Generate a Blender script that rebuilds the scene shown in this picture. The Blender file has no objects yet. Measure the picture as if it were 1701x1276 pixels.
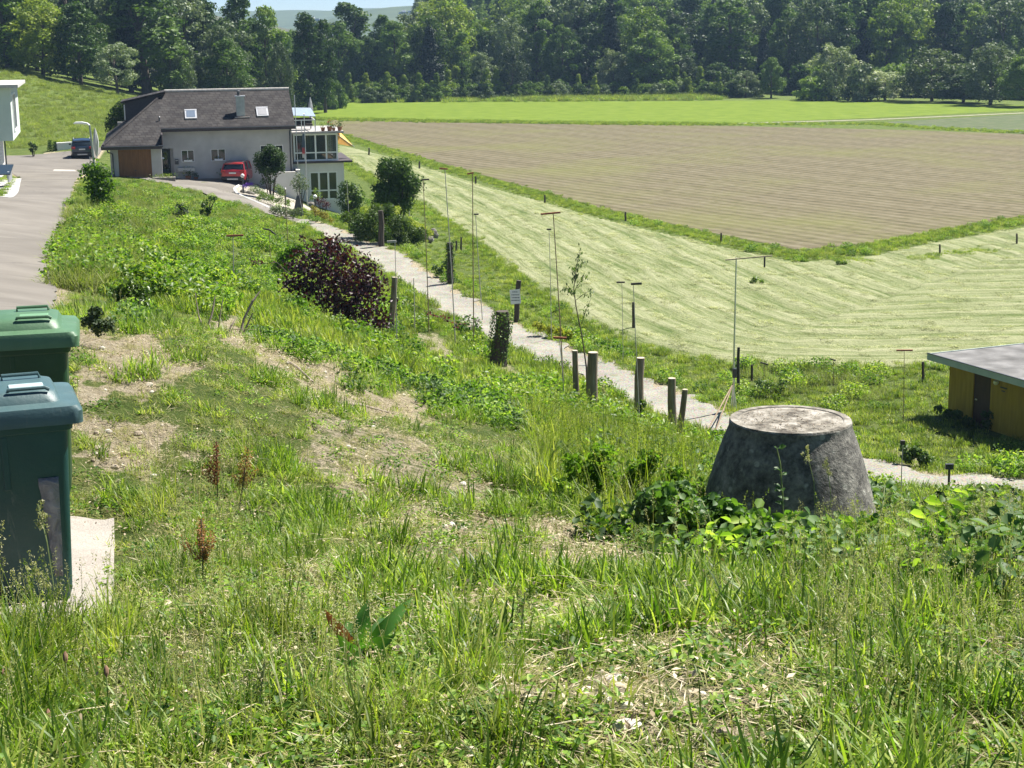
import bpy, math, random
import numpy as np
from mathutils import Vector, Matrix
R = math.radians
SC = bpy.context.scene
COL = SC.collection
# ------------------------------------------------------------------ camera
CZ = 15.0; PITCH = R(12.5); ROLL = R(.7); FPX = 2670.0; PW, PH = 1701.0, 1276.0
cam_d = bpy.data.cameras.new('camera'); cam = bpy.data.objects.new('camera', cam_d); COL.objects.link(cam)
cam.location = (0, 0, CZ); cam.rotation_euler = (Matrix.Rotation(R(90)-PITCH, 3, 'X')@Matrix.Rotation(-ROLL, 3, 'Z')).to_euler()
cam_d.sensor_width = 36; cam_d.lens = 36*FPX/PW; cam_d.clip_start = .1; cam_d.clip_end = 20000
SC.camera = cam
# ------------------------------------------------------------------ sky, sun, exposure
SUN_AZ, SUN_EL = 52, 57          # degrees right of the view direction, elevation
w = bpy.data.worlds.new('World'); SC.world = w; w.use_nodes = True
nt = w.node_tree; bg = nt.nodes['Background']
sky = nt.nodes.new('ShaderNodeTexSky'); sky.sky_type = 'NISHITA'; sky.sun_disc = False
sky.sun_elevation = R(SUN_EL); sky.sun_rotation = R(SUN_AZ); sky.air_density = .7; sky.dust_density = .0; sky.ozone_density = 5.0; sky.altitude = 400
nt.links.new(sky.outputs[0], bg.inputs[0]); bg.inputs[1].default_value = .05
sd = bpy.data.lights.new('sun', 'SUN'); sun = bpy.data.objects.new('sun', sd); COL.objects.link(sun)
sd.energy = 5.0; sd.angle = R(.53); sd.color = (1, .955, .88)
dv = Vector((math.sin(R(SUN_AZ))*math.cos(R(SUN_EL)), math.cos(R(SUN_AZ))*math.cos(R(SUN_EL)), math.sin(R(SUN_EL))))
sun.rotation_euler = dv.to_track_quat('Z', 'Y').to_euler(); sun.location = dv*60
vs = SC.view_settings; vs.view_transform = 'Standard'; vs.look = 'None'; vs.exposure = 1.28; vs.gamma = 1
rnd = random.Random(7); rng = np.random.default_rng(11)
# ------------------------------------------------------------------ pixel <-> place helpers
def ray(px, py):
    u0 = (px-PW/2)/FPX; v0 = (PH/2-py)/FPX
    u = u0*math.cos(ROLL)+v0*math.sin(ROLL); v = -u0*math.sin(ROLL)+v0*math.cos(ROLL)
    return Vector((u, math.cos(PITCH)+v*math.sin(PITCH), -math.sin(PITCH)+v*math.cos(PITCH)))
def P(px, py, Y):
    d = ray(px, py); k = Y/d.y
    return Vector((d.x*k, Y, CZ+d.z*k))
def PZ(px, py, z):
    d = ray(px, py); k = (z-CZ)/d.z
    return Vector((d.x*k, d.y*k, z))
def proj(X, Y, Z):
    X = np.asarray(X, float); Y = np.asarray(Y, float); Z = np.asarray(Z, float)-CZ
    cp, sp = math.cos(PITCH), math.sin(PITCH)
    d = np.maximum(Y*cp-Z*sp, 1e-3); up = Y*sp+Z*cp
    u, v = X/d, up/d; cr, sr = math.cos(ROLL), math.sin(ROLL)
    return PW/2+FPX*(u*cr-v*sr), PH/2-FPX*(u*sr+v*cr), d
# ------------------------------------------------------------------ terrain height
PATH = [(2050, 842, 3.05), (1850, 826, 2.7), (1700, 815, 2.6), (1600, 808, 2.6), (1480, 797, 2.6), (1360, 768, 2.6), (1240, 728, 2.65), (1150, 690, 2.7), (1050, 646, 2.75),
        (950, 603, 2.85), (850, 562, 2.95), (760, 512, 3.05), (690, 465, 3.2), (620, 420, 3.35), (550, 389, 3.5), (480, 365, 3.65), (430, 349, 3.75)]
PATHW = [PZ(a, b, c) for a, b, c in PATH]
# the foot line: where the slope side ends and the flat valley floor begins
FOOT = PATHW[:-1] + [Vector((-10.5, 104, 3.0)), Vector((-9.6, 112, 1.6)), Vector((-10.5, 119, .8)), Vector((-15, 136, .5)), Vector((-27, 165, .4)), Vector((-42, 215, .6)),
         Vector((-52, 270, .8)), Vector((-60, 330, .6)), Vector((-75, 420, .4))]
FX = np.array([[p.x, p.y, p.z] for p in FOOT])
CTRL = [  # (px, py, Y)
 (300,1276,3.7),(850,1276,3.72),(1500,1276,3.7),(130,1010,6.9),(-250,1010,6.9),(500,1000,6.85),(985,1000,6.9),(1500,1000,6.6),(1900,1000,6.6),
 (985,900,9.8),(1200,930,10.5),(1500,935,9.6),(1900,900,9.4),(600,850,11.2),(300,800,11.0),(700,700,17.5),(600,650,18.5),(500,600,19),(400,555,20),(300,560,16.5),
 (850,800,13.9),(985,800,16.2),(1180,872,13.0),(1340,915,12.0),(1100,760,25),(180,600,13.2),(200,540,20),(300,500,33),(450,520,38),(250,450,42),(385,470,50),
 (475,422,72),(300,345,88),(165,352,75),(600,560,46),(700,620,40),(850,700,25),(850,625,47),(648,556,58),(550,560,50),(712,548,62),(787,577,60.5),
 (985,692,48),(1120,738,41.5),(1062,705,44),(1560,856,35),(1700,850,36),(1480,850,37),(1640,880,13),(1250,775,36),
 (80,510,20),(100,400,45),(108,340,74),(125,300,103),(155,266,138),(-120,510,20),(-60,400,45),(20,330,74),(35,297,106),(-40,262,138),(60,263,142),(-300,500,20),(-300,330,90),
 (232,297,114),(262,305,110.5),(300,317,104),(350,329,98.5),(400,342,94),(300,306,112),(350,312,108),(400,325,101),(255,295.5,117),(300,299,118.3),(400,297,120),(220,230,150),
 (30,240,158),(130,235,158),(100,190,200),(20,185,200),(200,195,195),(100,137,243),(20,120,240),(250,160,262),(330,165,280),(-200,100,240),(-200,230,160),(-400,150,220)]
CW = [P(*c) for c in CTRL] + PATHW
CW += [Vector(v) for v in [(-2.5,0,13.35),(3,0,13.35),(-2,-6,13.9),(3,-6,13.9),(-9,0,13.4),(10,2,12.9),(-7,7,12.5),(-8,14,12.0),(12,10,11.2),(-22,45,9.3),(-38,74,7.4),
      (-17,112,3.3),(-11,112,2.0),(-13,118,1.6),(-20,128,2.4),(-24,140,2.2),(-32,140,3.9),(-60,330,3.0),(-120,330,14),(-160,260,22),(-90,200,10.0)]]
CP = np.array([[p.x, p.y, p.z] for p in CW])
def _phi(r2): return r2*np.log(r2+1e-9)*.5
_S = 60.0
def _tps_fit(c, lam=.0006):
    n = len(c); xy = c[:, :2]/_S
    d2 = ((xy[:, None]-xy[None])**2).sum(-1)
    K = _phi(d2)+lam*np.eye(n); Q = np.hstack([np.ones((n, 1)), xy])
    A = np.block([[K, Q], [Q.T, np.zeros((3, 3))]])
    return np.linalg.solve(A, np.concatenate([c[:, 2], [0, 0, 0]]))
TW = _tps_fit(CP)
def _tps(X, Y):
    X = X/_S; Y = Y/_S; out = TW[-3]+TW[-2]*X+TW[-1]*Y
    for i in range(len(CP)):
        out = out+TW[i]*_phi((X-CP[i, 0]/_S)**2+(Y-CP[i, 1]/_S)**2)
    return out
def seg_dist(X, Y, L):
    """distance to polyline L (n,3), signed side (+ = right/valley side), z at nearest"""
    best = np.full(X.shape, 1e18); side = np.zeros(X.shape); zz = np.zeros(X.shape)
    for i in range(len(L)-1):
        a = L[i]; b = L[i+1]; dx, dy = b[0]-a[0], b[1]-a[1]; l2 = dx*dx+dy*dy
        t = np.clip(((X-a[0])*dx+(Y-a[1])*dy)/l2, 0, 1)
        qx, qy = a[0]+t*dx, a[1]+t*dy; d2 = (X-qx)**2+(Y-qy)**2
        cr = dx*(Y-a[1])-dy*(X-a[0])
        m = d2 < best
        best = np.where(m, d2, best); side = np.where(m, -np.sign(cr), side); zz = np.where(m, a[2]+t*(b[2]-a[2]), zz)
    return np.sqrt(best), side, zz
def _h(ix, iy, s):
    v = np.sin(ix*127.1+iy*311.7+s*74.7)*43758.5453
    return v-np.floor(v)
def vnoise(X, Y, s=0):
    ix = np.floor(X); iy = np.floor(Y); fx = X-ix; fy = Y-iy
    fx = fx*fx*(3-2*fx); fy = fy*fy*(3-2*fy)
    return (_h(ix, iy, s)*(1-fx)+_h(ix+1, iy, s)*fx)*(1-fy)+(_h(ix, iy+1, s)*(1-fx)+_h(ix+1, iy+1, s)*fx)*fy
def fbm(X, Y, o=3, s=0):
    a = 0; k = .5
    for i in range(o): a = a+k*vnoise(X*2**i, Y*2**i, s+i); k *= .5
    return a-.5
def zf0(X, Y):
    X = np.atleast_1d(np.asarray(X, float)); Y = np.atleast_1d(np.asarray(Y, float))
    d, side, zz = seg_dist(X, Y, FX)
    z = _tps(X, Y)
    # valley side: keep a flat shelf for the path, then fall to the flat
    wd = np.where(Y < 100, 7.0, np.where(Y < 130, 4.0, 6.0))
    t = np.clip((d-1.3)/wd, 0, 1); t = t*t*(3-2*t)
    zv = zz*(1-t)
    b = np.clip((d*side+1.6)/1.6, 0, 1); b = b*b*(3-2*b)
    zn = z*(1-b)+zz*b
    return np.where(side > 0, zv, zn)
def zf(X, Y):
    X = np.atleast_1d(np.asarray(X, float)); Y = np.atleast_1d(np.asarray(Y, float))
    z = zf0(X, Y)
    d, side, zz = seg_dist(X, Y, FX)
    amp = np.clip((z-.15)*.6, 0, 1)*np.clip((d-1.1)*.8, 0, 1)
    rd = road_dist(X, Y); amp = amp*np.clip((rd-.1)*1.5, 0, 1)*np.clip((np.hypot(X+2.1, Y-6.4)-1.2), 0, 1)
    return z+amp*(fbm(X*.9, Y*.9, 3, 3)*.2+fbm(X*4.3, Y*4.3, 3, 9)*.085)
ROADR = np.array([[p.x, p.y, 0] for p in [Vector((1.2,-6,0)), Vector((-1.6,3,0)), Vector((-2.95,7,0)), Vector((-3.35,10,0)), Vector((-4.1,14,0)), P(80,510,20), P(100,400,45), P(108,340,74), P(125,300,103), P(155,266,138), Vector((-36.5,146,0))]])
ROADL = np.array([[p.x, p.y, 0] for p in [Vector((-4.2,-8,0)), Vector((-5.4,3,0)), Vector((-7,9,0)), Vector((-9.6,20,0)), P(-40,400,45), P(-8,338,76), P(36,297,106), P(-20,268,134), P(-20,262,143)]])
ROADP = np.vstack([ROADR, ROADL[::-1]])
def in_poly(X, Y, poly):
    X = np.asarray(X, float); Y = np.asarray(Y, float)
    c = np.zeros(X.shape, bool); n = len(poly); j = n-1
    for i in range(n):
        xi, yi = poly[i][0], poly[i][1]; xj, yj = poly[j][0], poly[j][1]
        if yi != yj:
            c ^= ((yi > Y) != (yj > Y)) & (X < (xj-xi)*(Y-yi)/(yj-yi)+xi)
        j = i
    return c
def road_dist(X, Y):
    d, _, _ = seg_dist(X, Y, ROADR); d2, _, _ = seg_dist(X, Y, ROADL)
    return np.where(in_poly(X, Y, ROADP), 0, np.minimum(d, d2))
def gz(x, y): return float(zf(x, y)[0])
def G(px, py):
    """first place on the ground seen through a photo pixel"""
    d = ray(px, py); Ys = np.exp(np.linspace(math.log(2.5), math.log(600), 900))
    X = d.x/d.y*Ys; Z = CZ+d.z/d.y*Ys; g = zf(X, Ys)
    i = int(np.argmax(Z <= g)) if (Z <= g).any() else len(Ys)-1
    if i == 0: return Vector((X[0], Ys[0], g[0]))
    a = (Z[i-1]-g[i-1])/((Z[i-1]-g[i-1])+(g[i]-Z[i])+1e-9); Y = Ys[i-1]+a*(Ys[i]-Ys[i-1])
    return Vector((d.x/d.y*Y, Y, gz(d.x/d.y*Y, Y)))
def mpp(p): return (p.y*math.cos(PITCH)-(p.z-CZ)*math.sin(PITCH))/FPX   # metres per photo pixel at a place
# ------------------------------------------------------------------ object helpers
def tag(o, label=None, cat=None, group=None, kind=None):
    if label: o['label'] = label
    if cat: o['category'] = cat
    if group: o['group'] = group
    if kind: o['kind'] = kind
    return o
def empty(name, loc=(0, 0, 0), rz=0, label=None, cat=None, group=None):
    o = bpy.data.objects.new(name, None); COL.objects.link(o); o.location = loc; o.rotation_euler = (0, 0, rz)
    o.empty_display_size = .2
    return tag(o, label, cat, group)
def mesh_np(name, V, quads=None, tris=None, mat=None, parent=None, smooth=False, attrs=None, link=True, fmat=None, loc=None):
    V = np.asarray(V, np.float32).reshape(-1, 3)
    q = np.zeros((0, 4), np.int32) if quads is None else np.asarray(quads, np.int32).reshape(-1, 4)
    t = np.zeros((0, 3), np.int32) if tris is None else np.asarray(tris, np.int32).reshape(-1, 3)
    me = bpy.data.meshes.new(name); me.vertices.add(len(V)); me.vertices.foreach_set('co', V.ravel())
    nl = len(q)*4+len(t)*3; me.loops.add(nl); me.loops.foreach_set('vertex_index', np.concatenate([q.ravel(), t.ravel()]))
    me.polygons.add(len(q)+len(t))
    me.polygons.foreach_set('loop_start', np.concatenate([np.arange(len(q))*4, len(q)*4+np.arange(len(t))*3]).astype(np.int32))
    if smooth: me.polygons.foreach_set('use_smooth', np.ones(len(q)+len(t), bool))
    for k, (dom, val) in (attrs or {}).items():
        a = me.attributes.new(k, 'FLOAT', dom); a.data.foreach_set('value', np.asarray(val, np.float32))
    me.update(calc_edges=True); me.validate()
    for m in (mat if isinstance(mat, (list, tuple)) else [mat]):
        if m: me.materials.append(m)
    if fmat is not None: me.polygons.foreach_set('material_index', np.asarray(fmat, np.int32))
    o = bpy.data.objects.new(name, me)
    if link: COL.objects.link(o)
    if parent: o.parent = parent
    if loc is not None: o.location = loc
    return o
class MB:
    """collects simple solids, built as ONE mesh"""
    def __init__(s): s.v = []; s.f = []
    def poly(s, pts, faces):
        n = len(s.v); s.v += [tuple(p) for p in pts]; s.f += [tuple(n+i for i in f) for f in faces]; return s
    def box(s, c, d, rz=0, rx=0, ry=0):
        M = Matrix.Rotation(rz, 3, 'Z')@Matrix.Rotation(ry, 3, 'Y')@Matrix.Rotation(rx, 3, 'X')
        p = [Vector(c)+M@Vector((x*d[0]/2, y*d[1]/2, z*d[2]/2)) for x in (-1, 1) for y in (-1, 1) for z in (-1, 1)]
        return s.poly(p, [(0,1,3,2),(4,6,7,5),(0,4,5,1),(2,3,7,6),(0,2,6,4),(1,5,7,3)])
    def bx(s, x0, x1, y0, y1, z0, z1): return s.box(((x0+x1)/2, (y0+y1)/2, (z0+z1)/2), (abs(x1-x0), abs(y1-y0), abs(z1-z0)))
    def tube(s, pts, r, n=8, caps=True):
        pts = [Vector(p) for p in pts]; rs = r if isinstance(r, (list, tuple)) else [r]*len(pts)
        base = len(s.v); ref = None
        for i, p in enumerate(pts):
            t = (pts[min(i+1, len(pts)-1)]-pts[max(i-1, 0)]).normalized()
            if ref is None: ref = t.orthogonal().normalized()
            a = (ref-t*ref.dot(t)).normalized(); b = t.cross(a); ref = a
            for k in range(n):
                an = 2*math.pi*k/n; s.v.append(tuple(p+(a*math.cos(an)+b*math.sin(an))*rs[i]))
        for i in range(len(pts)-1):
            for k in range(n):
                k2 = (k+1) % n; s.f.append((base+i*n+k, base+i*n+k2, base+(i+1)*n+k2, base+(i+1)*n+k))
        if caps:
            s.f.append(tuple(base+k for k in range(n))[::-1]); e = base+(len(pts)-1)*n; s.f.append(tuple(e+k for k in range(n)))
        return s
    def lathe(s, prof, n=24, c=(0, 0, 0)):
        base = len(s.v)
        for r, z in prof:
            for k in range(n):
                an = 2*math.pi*k/n; s.v.append((c[0]+r*math.cos(an), c[1]+r*math.sin(an), c[2]+z))
        for i in range(len(prof)-1):
            for k in range(n):
                k2 = (k+1) % n; s.f.append((base+i*n+k, base+i*n+k2, base+(i+1)*n+k2, base+(i+1)*n+k))
        s.f.append(tuple(base+k for k in range(n))[::-1]); e = base+(len(prof)-1)*n; s.f.append(tuple(e+k for k in range(n)))
        return s
    def loft(s, rings, caps=True):
        base = len(s.v); n = len(rings[0])
        for r in rings: s.v += [tuple(p) for p in r]
        for i in range(len(rings)-1):
            for k in range(n):
                k2 = (k+1) % n; s.f.append((base+i*n+k, base+i*n+k2, base+(i+1)*n+k2, base+(i+1)*n+k))
        if caps:
            s.f.append(tuple(base+k for k in range(n))[::-1]); e = base+(len(rings)-1)*n; s.f.append(tuple(e+k for k in range(n)))
        return s
    def prism(s, pts2, z0, z1, f=lambda a, b, c: (a, b, c)):
        n = len(pts2); p = [f(a, b, z0) for a, b in pts2]+[f(a, b, z1) for a, b in pts2]
        return s.poly(p, [tuple(range(n))[::-1], tuple(range(n, 2*n))]+[(i, (i+1) % n, n+(i+1) % n, n+i) for i in range(n)])
    def build(s, name, mat, parent=None, smooth=False, bevel=0, link=True, seg=2):
        me = bpy.data.meshes.new(name); me.from_pydata(s.v, [], s.f); me.update()
        import bmesh
        bm = bmesh.new(); bm.from_mesh(me); bmesh.ops.recalc_face_normals(bm, faces=bm.faces); bm.to_mesh(me); bm.free()
        if smooth:
            me.polygons.foreach_set('use_smooth', [True]*len(me.polygons))
            try: me.set_sharp_from_angle(angle=R(38))
            except Exception: pass
        if mat: me.materials.append(mat)
        o = bpy.data.objects.new(name, me)
        if link: COL.objects.link(o)
        if parent: o.parent = parent
        if bevel:
            m = o.modifiers.new('bevel', 'BEVEL'); m.width = bevel; m.segments = seg; m.limit_method = 'ANGLE'; m.angle_limit = R(35)
        return o
def kids(o): return [c for c in bpy.data.objects if c.parent == o]
def copy_tree(o, parent=None):
    c = o.copy(); COL.objects.link(c); c.parent = parent
    for ch in kids(o): copy_tree(ch, c)
    return c
# ------------------------------------------------------------------ materials
MATS = {}
def newmat(name):
    m = bpy.data.materials.new(name); m.use_nodes = True; MATS[name] = m
    return m, m.node_tree, m.node_tree.nodes['Principled BSDF']
def N(nt, typ, **kw):
    n = nt.nodes.new(typ)
    for k, v in kw.items():
        if k.startswith('i_'): n.inputs[k[2:].replace('_', ' ')].default_value = v
        else: setattr(n, k, v)
    return n
def ramp(nt, fac, stops):
    r = nt.nodes.new('ShaderNodeValToRGB'); e = r.color_ramp.elements
    while len(e) < len(stops): e.new(.5)
    for el, (p, c) in zip(e, stops): el.position = p; el.color = (*c, 1) if len(c) == 3 else c
    nt.links.new(fac, r.inputs[0]); return r.outputs[0]
def mixc(nt, fac, a, b, mode='MIX'):
    n = nt.nodes.new('ShaderNodeMix'); n.data_type = 'RGBA'; n.blend_type = mode
    for s, v in ((n.inputs[0], fac), (n.inputs[6], a), (n.inputs[7], b)):
        if isinstance(v, bpy.types.NodeSocket): nt.links.new(v, s)
        elif isinstance(v, (int, float)): s.default_value = v
        else: s.default_value = (*v, 1)
    return n.outputs[2]
def math_(nt, op, a, b=0.0, c=None):
    n = nt.nodes.new('ShaderNodeMath'); n.operation = op
    for s, v in zip(n.inputs, (a, b, c)):
        if v is None: continue
        if isinstance(v, bpy.types.NodeSocket): nt.links.new(v, s)
        else: s.default_value = v
    return n.outputs[0]
def noise(nt, scale, detail=4, rough=.55, vec=None, dist=0):
    n = N(nt, 'ShaderNodeTexNoise'); n.inputs['Scale'].default_value = scale; n.inputs['Detail'].default_value = detail
    n.inputs['Roughness'].default_value = rough; n.inputs['Distortion'].default_value = dist
    if vec is None:
        vec = N(nt, 'ShaderNodeTexCoord').outputs['Object']
    nt.links.new(vec, n.inputs['Vector']); return n.outputs['Fac']
def bump(nt, h, strength, dist, bsdf):
    b = N(nt, 'ShaderNodeBump'); b.inputs['Strength'].default_value = strength; b.inputs['Distance'].default_value = dist
    nt.links.new(h, b.inputs['Height']); nt.links.new(b.outputs[0], bsdf.inputs['Normal'])
def surf(name, stops, scale=3, rough=.8, detail=5, bmp=0, bscale=None, metal=0, spec=.5, nr=.55, stretch=None):
    m, nt, b = newmat(name)
    vec = N(nt, 'ShaderNodeTexCoord').outputs['Object']
    if stretch:
        mp = N(nt, 'ShaderNodeMapping'); mp.inputs['Scale'].default_value = stretch; nt.links.new(vec, mp.inputs[0]); vec = mp.outputs[0]
    f = noise(nt, scale, detail, nr, vec)
    nt.links.new(ramp(nt, f, stops), b.inputs['Base Color']); b.inputs['Roughness'].default_value = rough
    b.inputs['Metallic'].default_value = metal; b.inputs['Specular IOR Level'].default_value = spec
    if bmp: bump(nt, noise(nt, bscale or scale*4, 4, .6, vec), bmp, .02, b)
    return m
def plain(name, col, rough=.5, metal=0, var=.12, spec=.5, coat=0):
    c = np.array(col); lo = tuple(c*(1-var)); hi = tuple(np.minimum(c*(1+var), 1))
    m = surf(name, [(.3, lo), (.7, hi)], 6, rough, 5, 0, metal=metal, spec=spec)
    m.node_tree.nodes['Principled BSDF'].inputs['Coat Weight'].default_value = coat
    return m
def leafmat(name, cols, trans=.35, rough=.55, spec=.25, instvar=.5, hsv=.25):
    """foliage: a ramp over per-leaf value plus per-copy variation, partly translucent"""
    m, nt, b = newmat(name)
    a = N(nt, 'ShaderNodeAttribute', attribute_name='rnd'); oi = N(nt, 'ShaderNodeObjectInfo')
    f = math_(nt, 'ADD', math_(nt, 'MULTIPLY', a.outputs['Fac'], 1-instvar), math_(nt, 'MULTIPLY', oi.outputs['Random'], instvar))
    n = len(cols); c = ramp(nt, f, [(.12+.76*i/max(n-1, 1), k) for i, k in enumerate(cols)])
    h = N(nt, 'ShaderNodeHueSaturation'); nt.links.new(c, h.inputs['Color'])
    nt.links.new(math_(nt, 'MULTIPLY_ADD', oi.outputs['Random'], hsv*2, 1-hsv), h.inputs['Value'])
    c = h.outputs[0]
    nt.links.new(c, b.inputs['Base Color']); b.inputs['Roughness'].default_value = rough; b.inputs['Specular IOR Level'].default_value = spec
    tr = N(nt, 'ShaderNodeBsdfTranslucent'); g = mixc(nt, 1.0, c, (1.25, 1.35, .55), 'MULTIPLY'); nt.links.new(g, tr.inputs[0])
    mx = N(nt, 'ShaderNodeMixShader'); mx.inputs[0].default_value = trans
    nt.links.new(b.outputs[0], mx.inputs[1]); nt.links.new(tr.outputs[0], mx.inputs[2])
    nt.links.new(mx.outputs[0], nt.nodes['Material Output'].inputs[0])
    return m
# ================================================================== GROUND
FLAT_Z = 0.0
GREEN = (.075, .125, .02)
def ground_material():
    m, nt, b = newmat('ground_soil_and_grass')
    vec = N(nt, 'ShaderNodeTexCoord').outputs['Object']
    n1 = noise(nt, 1.1, 6, .6, vec); n2 = noise(nt, 14, 6, .65, vec); n3 = noise(nt, 70, 4, .7, vec)
    soil = ramp(nt, math_(nt, 'ADD', math_(nt, 'MULTIPLY', n2, .55), math_(nt, 'MULTIPLY', n3, .45)),
                [(.28, (.12, .085, .05)), (.41, (.29, .235, .15)), (.51, (.46, .39, .265)), (.7, (.62, .55, .41))])
    grs = ramp(nt, math_(nt, 'ADD', math_(nt, 'MULTIPLY', n2, .5), math_(nt, 'MULTIPLY', n1, .5)),
               [(.3, (.05, .085, .014)), (.5, (.105, .15, .03)), (.68, (.2, .215, .07))])
    a = N(nt, 'ShaderNodeAttribute', attribute_name='bare')
    f = math_(nt, 'ADD', a.outputs['Fac'], math_(nt, 'MULTIPLY', math_(nt, 'SUBTRACT', n2, .5), 1.1))
    f = ramp(nt, f, [(.35, (0, 0, 0)), (.62, (1, 1, 1))])
    nt.links.new(mixc(nt, f, grs, soil), b.inputs['Base Color'])
    b.inputs['Roughness'].default_value = .95; b.inputs['Specular IOR Level'].default_value = .15
    bump(nt, math_(nt, 'ADD', n2, math_(nt, 'MULTIPLY', n3, .5)), 1.0, .12, b)
    return m
# bare soil areas given as photo outlines dropped on the slope: (outline, strength)
BARE = [([(130,555),(200,555),(330,595),(300,640),(220,660),(130,650)], .8), ([(370,545),(470,560),(570,605),(660,645),(730,705),(640,705),(510,650),(400,600)], .9),
        ([(120,700),(230,700),(330,740),(250,790),(130,770)], .75),
        ([(480,660),(700,740),(830,830),(960,870),(1080,930),(1060,980),(900,960),(700,930),(560,860),(500,760)], .55),
        ([(840,850),(960,860),(1090,930),(1050,965),(940,930),(860,900)], .95),
        ([(480,950),(760,960),(900,1010),(760,1040),(520,1030)], .6),
        ([(860,1000),(1250,1000),(1330,1100),(1250,1276),(880,1276),(800,1130)], .5),
        ([(390,470),(560,560),(700,640),(560,640),(400,560)], .45),
        ([(1460,740),(1560,760),(1560,800),(1470,790)], .5),
        ([(640,545),(800,590),(900,640),(800,660),(690,620)], .5)]
LUSH = [([(-50,1000),(250,1010),(500,1050),(760,1060),(860,1276),(-50,1276)], 1.0),
        ([(1300,900),(1800,860),(1800,1276),(1350,1276)], 1.0), ([(860,700),(1120,760),(1250,880),(1100,930),(900,880)], 1.),
        ([(190,740),(480,740),(520,960),(220,980)], .75)]
def soft_mask(px, py, regs):
    o = np.zeros(px.shape)
    jx = (vnoise(px*.022, py*.03, 5)-.5)*90; jy = (vnoise(px*.025, py*.03, 6)-.5)*50
    for poly, s in regs: o = np.maximum(o, in_poly(px+jx, py+jy, poly)*s)
    return o
def bare_at(X, Y, Z):
    px, py, d = proj(X, Y, Z)
    return soft_mask(px, py, BARE)
rows = np.concatenate([np.linspace(-8, 2.2, 12), np.exp(np.linspace(math.log(2.5), math.log(440), 400))])
cols = np.linspace(-1, 1, 420); cols = np.sign(cols)*np.abs(cols)**1.15
YY = np.repeat(rows[:, None], len(cols), 1); XX = cols[None]*(YY.clip(0)*.62+9)
nearw = YY < 30
ZZ = zf(XX.ravel(), YY.ravel()).reshape(XX.shape)
nr, nc = XX.shape
idx = np.arange(nr*nc).reshape(nr, nc)
q = np.stack([idx[:-1, :-1], idx[:-1, 1:], idx[1:, 1:], idx[1:, :-1]], -1).reshape(-1, 4)
bare = bare_at(XX.ravel(), YY.ravel(), ZZ.ravel())
d_, s_, z_ = seg_dist(XX.ravel(), YY.ravel(), FX)
bare = np.maximum(bare, (np.clip(1.9-d_, 0, 1)*.9)*(YY.ravel() < 100))
bare = np.maximum(bare, np.clip(1-road_dist(XX.ravel(), YY.ravel())*2.2, 0, 1)*.9)
Zg = ZZ.ravel().copy(); Zg[(Zg < .02)] = -.012
ground = mesh_np('ground', np.stack([XX.ravel(), YY.ravel(), Zg], -1), q, mat=ground_material(), smooth=True, attrs={'bare': ('POINT', bare)})
tag(ground, kind='structure')
# wide outer ground below everything, reaching the horizon
og = MB().poly([(-2600, 300, -1.2), (2600, 300, -1.2), (2600, 3000, -1.2), (-2600, 3000, -1.2)], [(0, 1, 2, 3)]).build('far_ground', surf('far_grass', [(.3, (.05, .09, .02)), (.7, (.09, .14, .03))], .02), None)
tag(og, kind='structure')
og2 = MB().poly([(-400, -300, -1.25), (400, -300, -1.25), (400, 299, -1.25), (-400, 299, -1.25)], [(0, 1, 2, 3)]).build('outer_ground', MATS['far_grass'], None); tag(og2, kind='structure')
def drape(name, ring_left, ring_right, n_across, n_along, lift, mat, jag=0, uneven=0):
    """a sheet between two edge lines, laid on the terrain"""
    def resample(L, n):
        L = np.array([[p[0], p[1]] for p in L]); s = np.concatenate([[0], np.cumsum(np.hypot(*(L[1:]-L[:-1]).T))])
        t = np.linspace(0, s[-1], n); return np.stack([np.interp(t, s, L[:, 0]), np.interp(t, s, L[:, 1])], -1)
    A = resample(ring_left, n_along); B = resample(ring_right, n_along)
    if jag:
        for E, sgn in ((A, 1), (B, -1)):
            dvec = (B-A)/np.linalg.norm(B-A, axis=1)[:, None]
            E += sgn*dvec*((vnoise(E[:, 0]*1.7, E[:, 1]*1.7, 3+sgn)-.5)*jag)[:, None]
    t = np.linspace(0, 1, n_across)
    PT = A[:, None]*(1-t[None, :, None])+B[:, None]*t[None, :, None]
    x = PT[..., 0].ravel(); y = PT[..., 1].ravel(); z = zf(x, y)+lift
    if uneven: z += (vnoise(x*3, y*3, 2)-.5)*uneven
    # edges dip so the sheet meets the soil
    id2 = np.arange(n_along*n_across).reshape(n_along, n_across)
    qq = np.stack([id2[:-1, :-1], id2[:-1, 1:], id2[1:, 1:], id2[1:, :-1]], -1).reshape(-1, 4)
    o = mesh_np(name, np.stack([x, y, z], -1), qq, mat=mat, smooth=True)
    return o
def offset_line(L, d):
    out = []
    for i in range(len(L)):
        a = L[max(i-1, 0)]; b = L[min(i+1, len(L)-1)]; t = Vector((b[0]-a[0], b[1]-a[1])).normalized()
        out.append((L[i][0]-t.y*d, L[i][1]+t.x*d))
    return out
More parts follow.
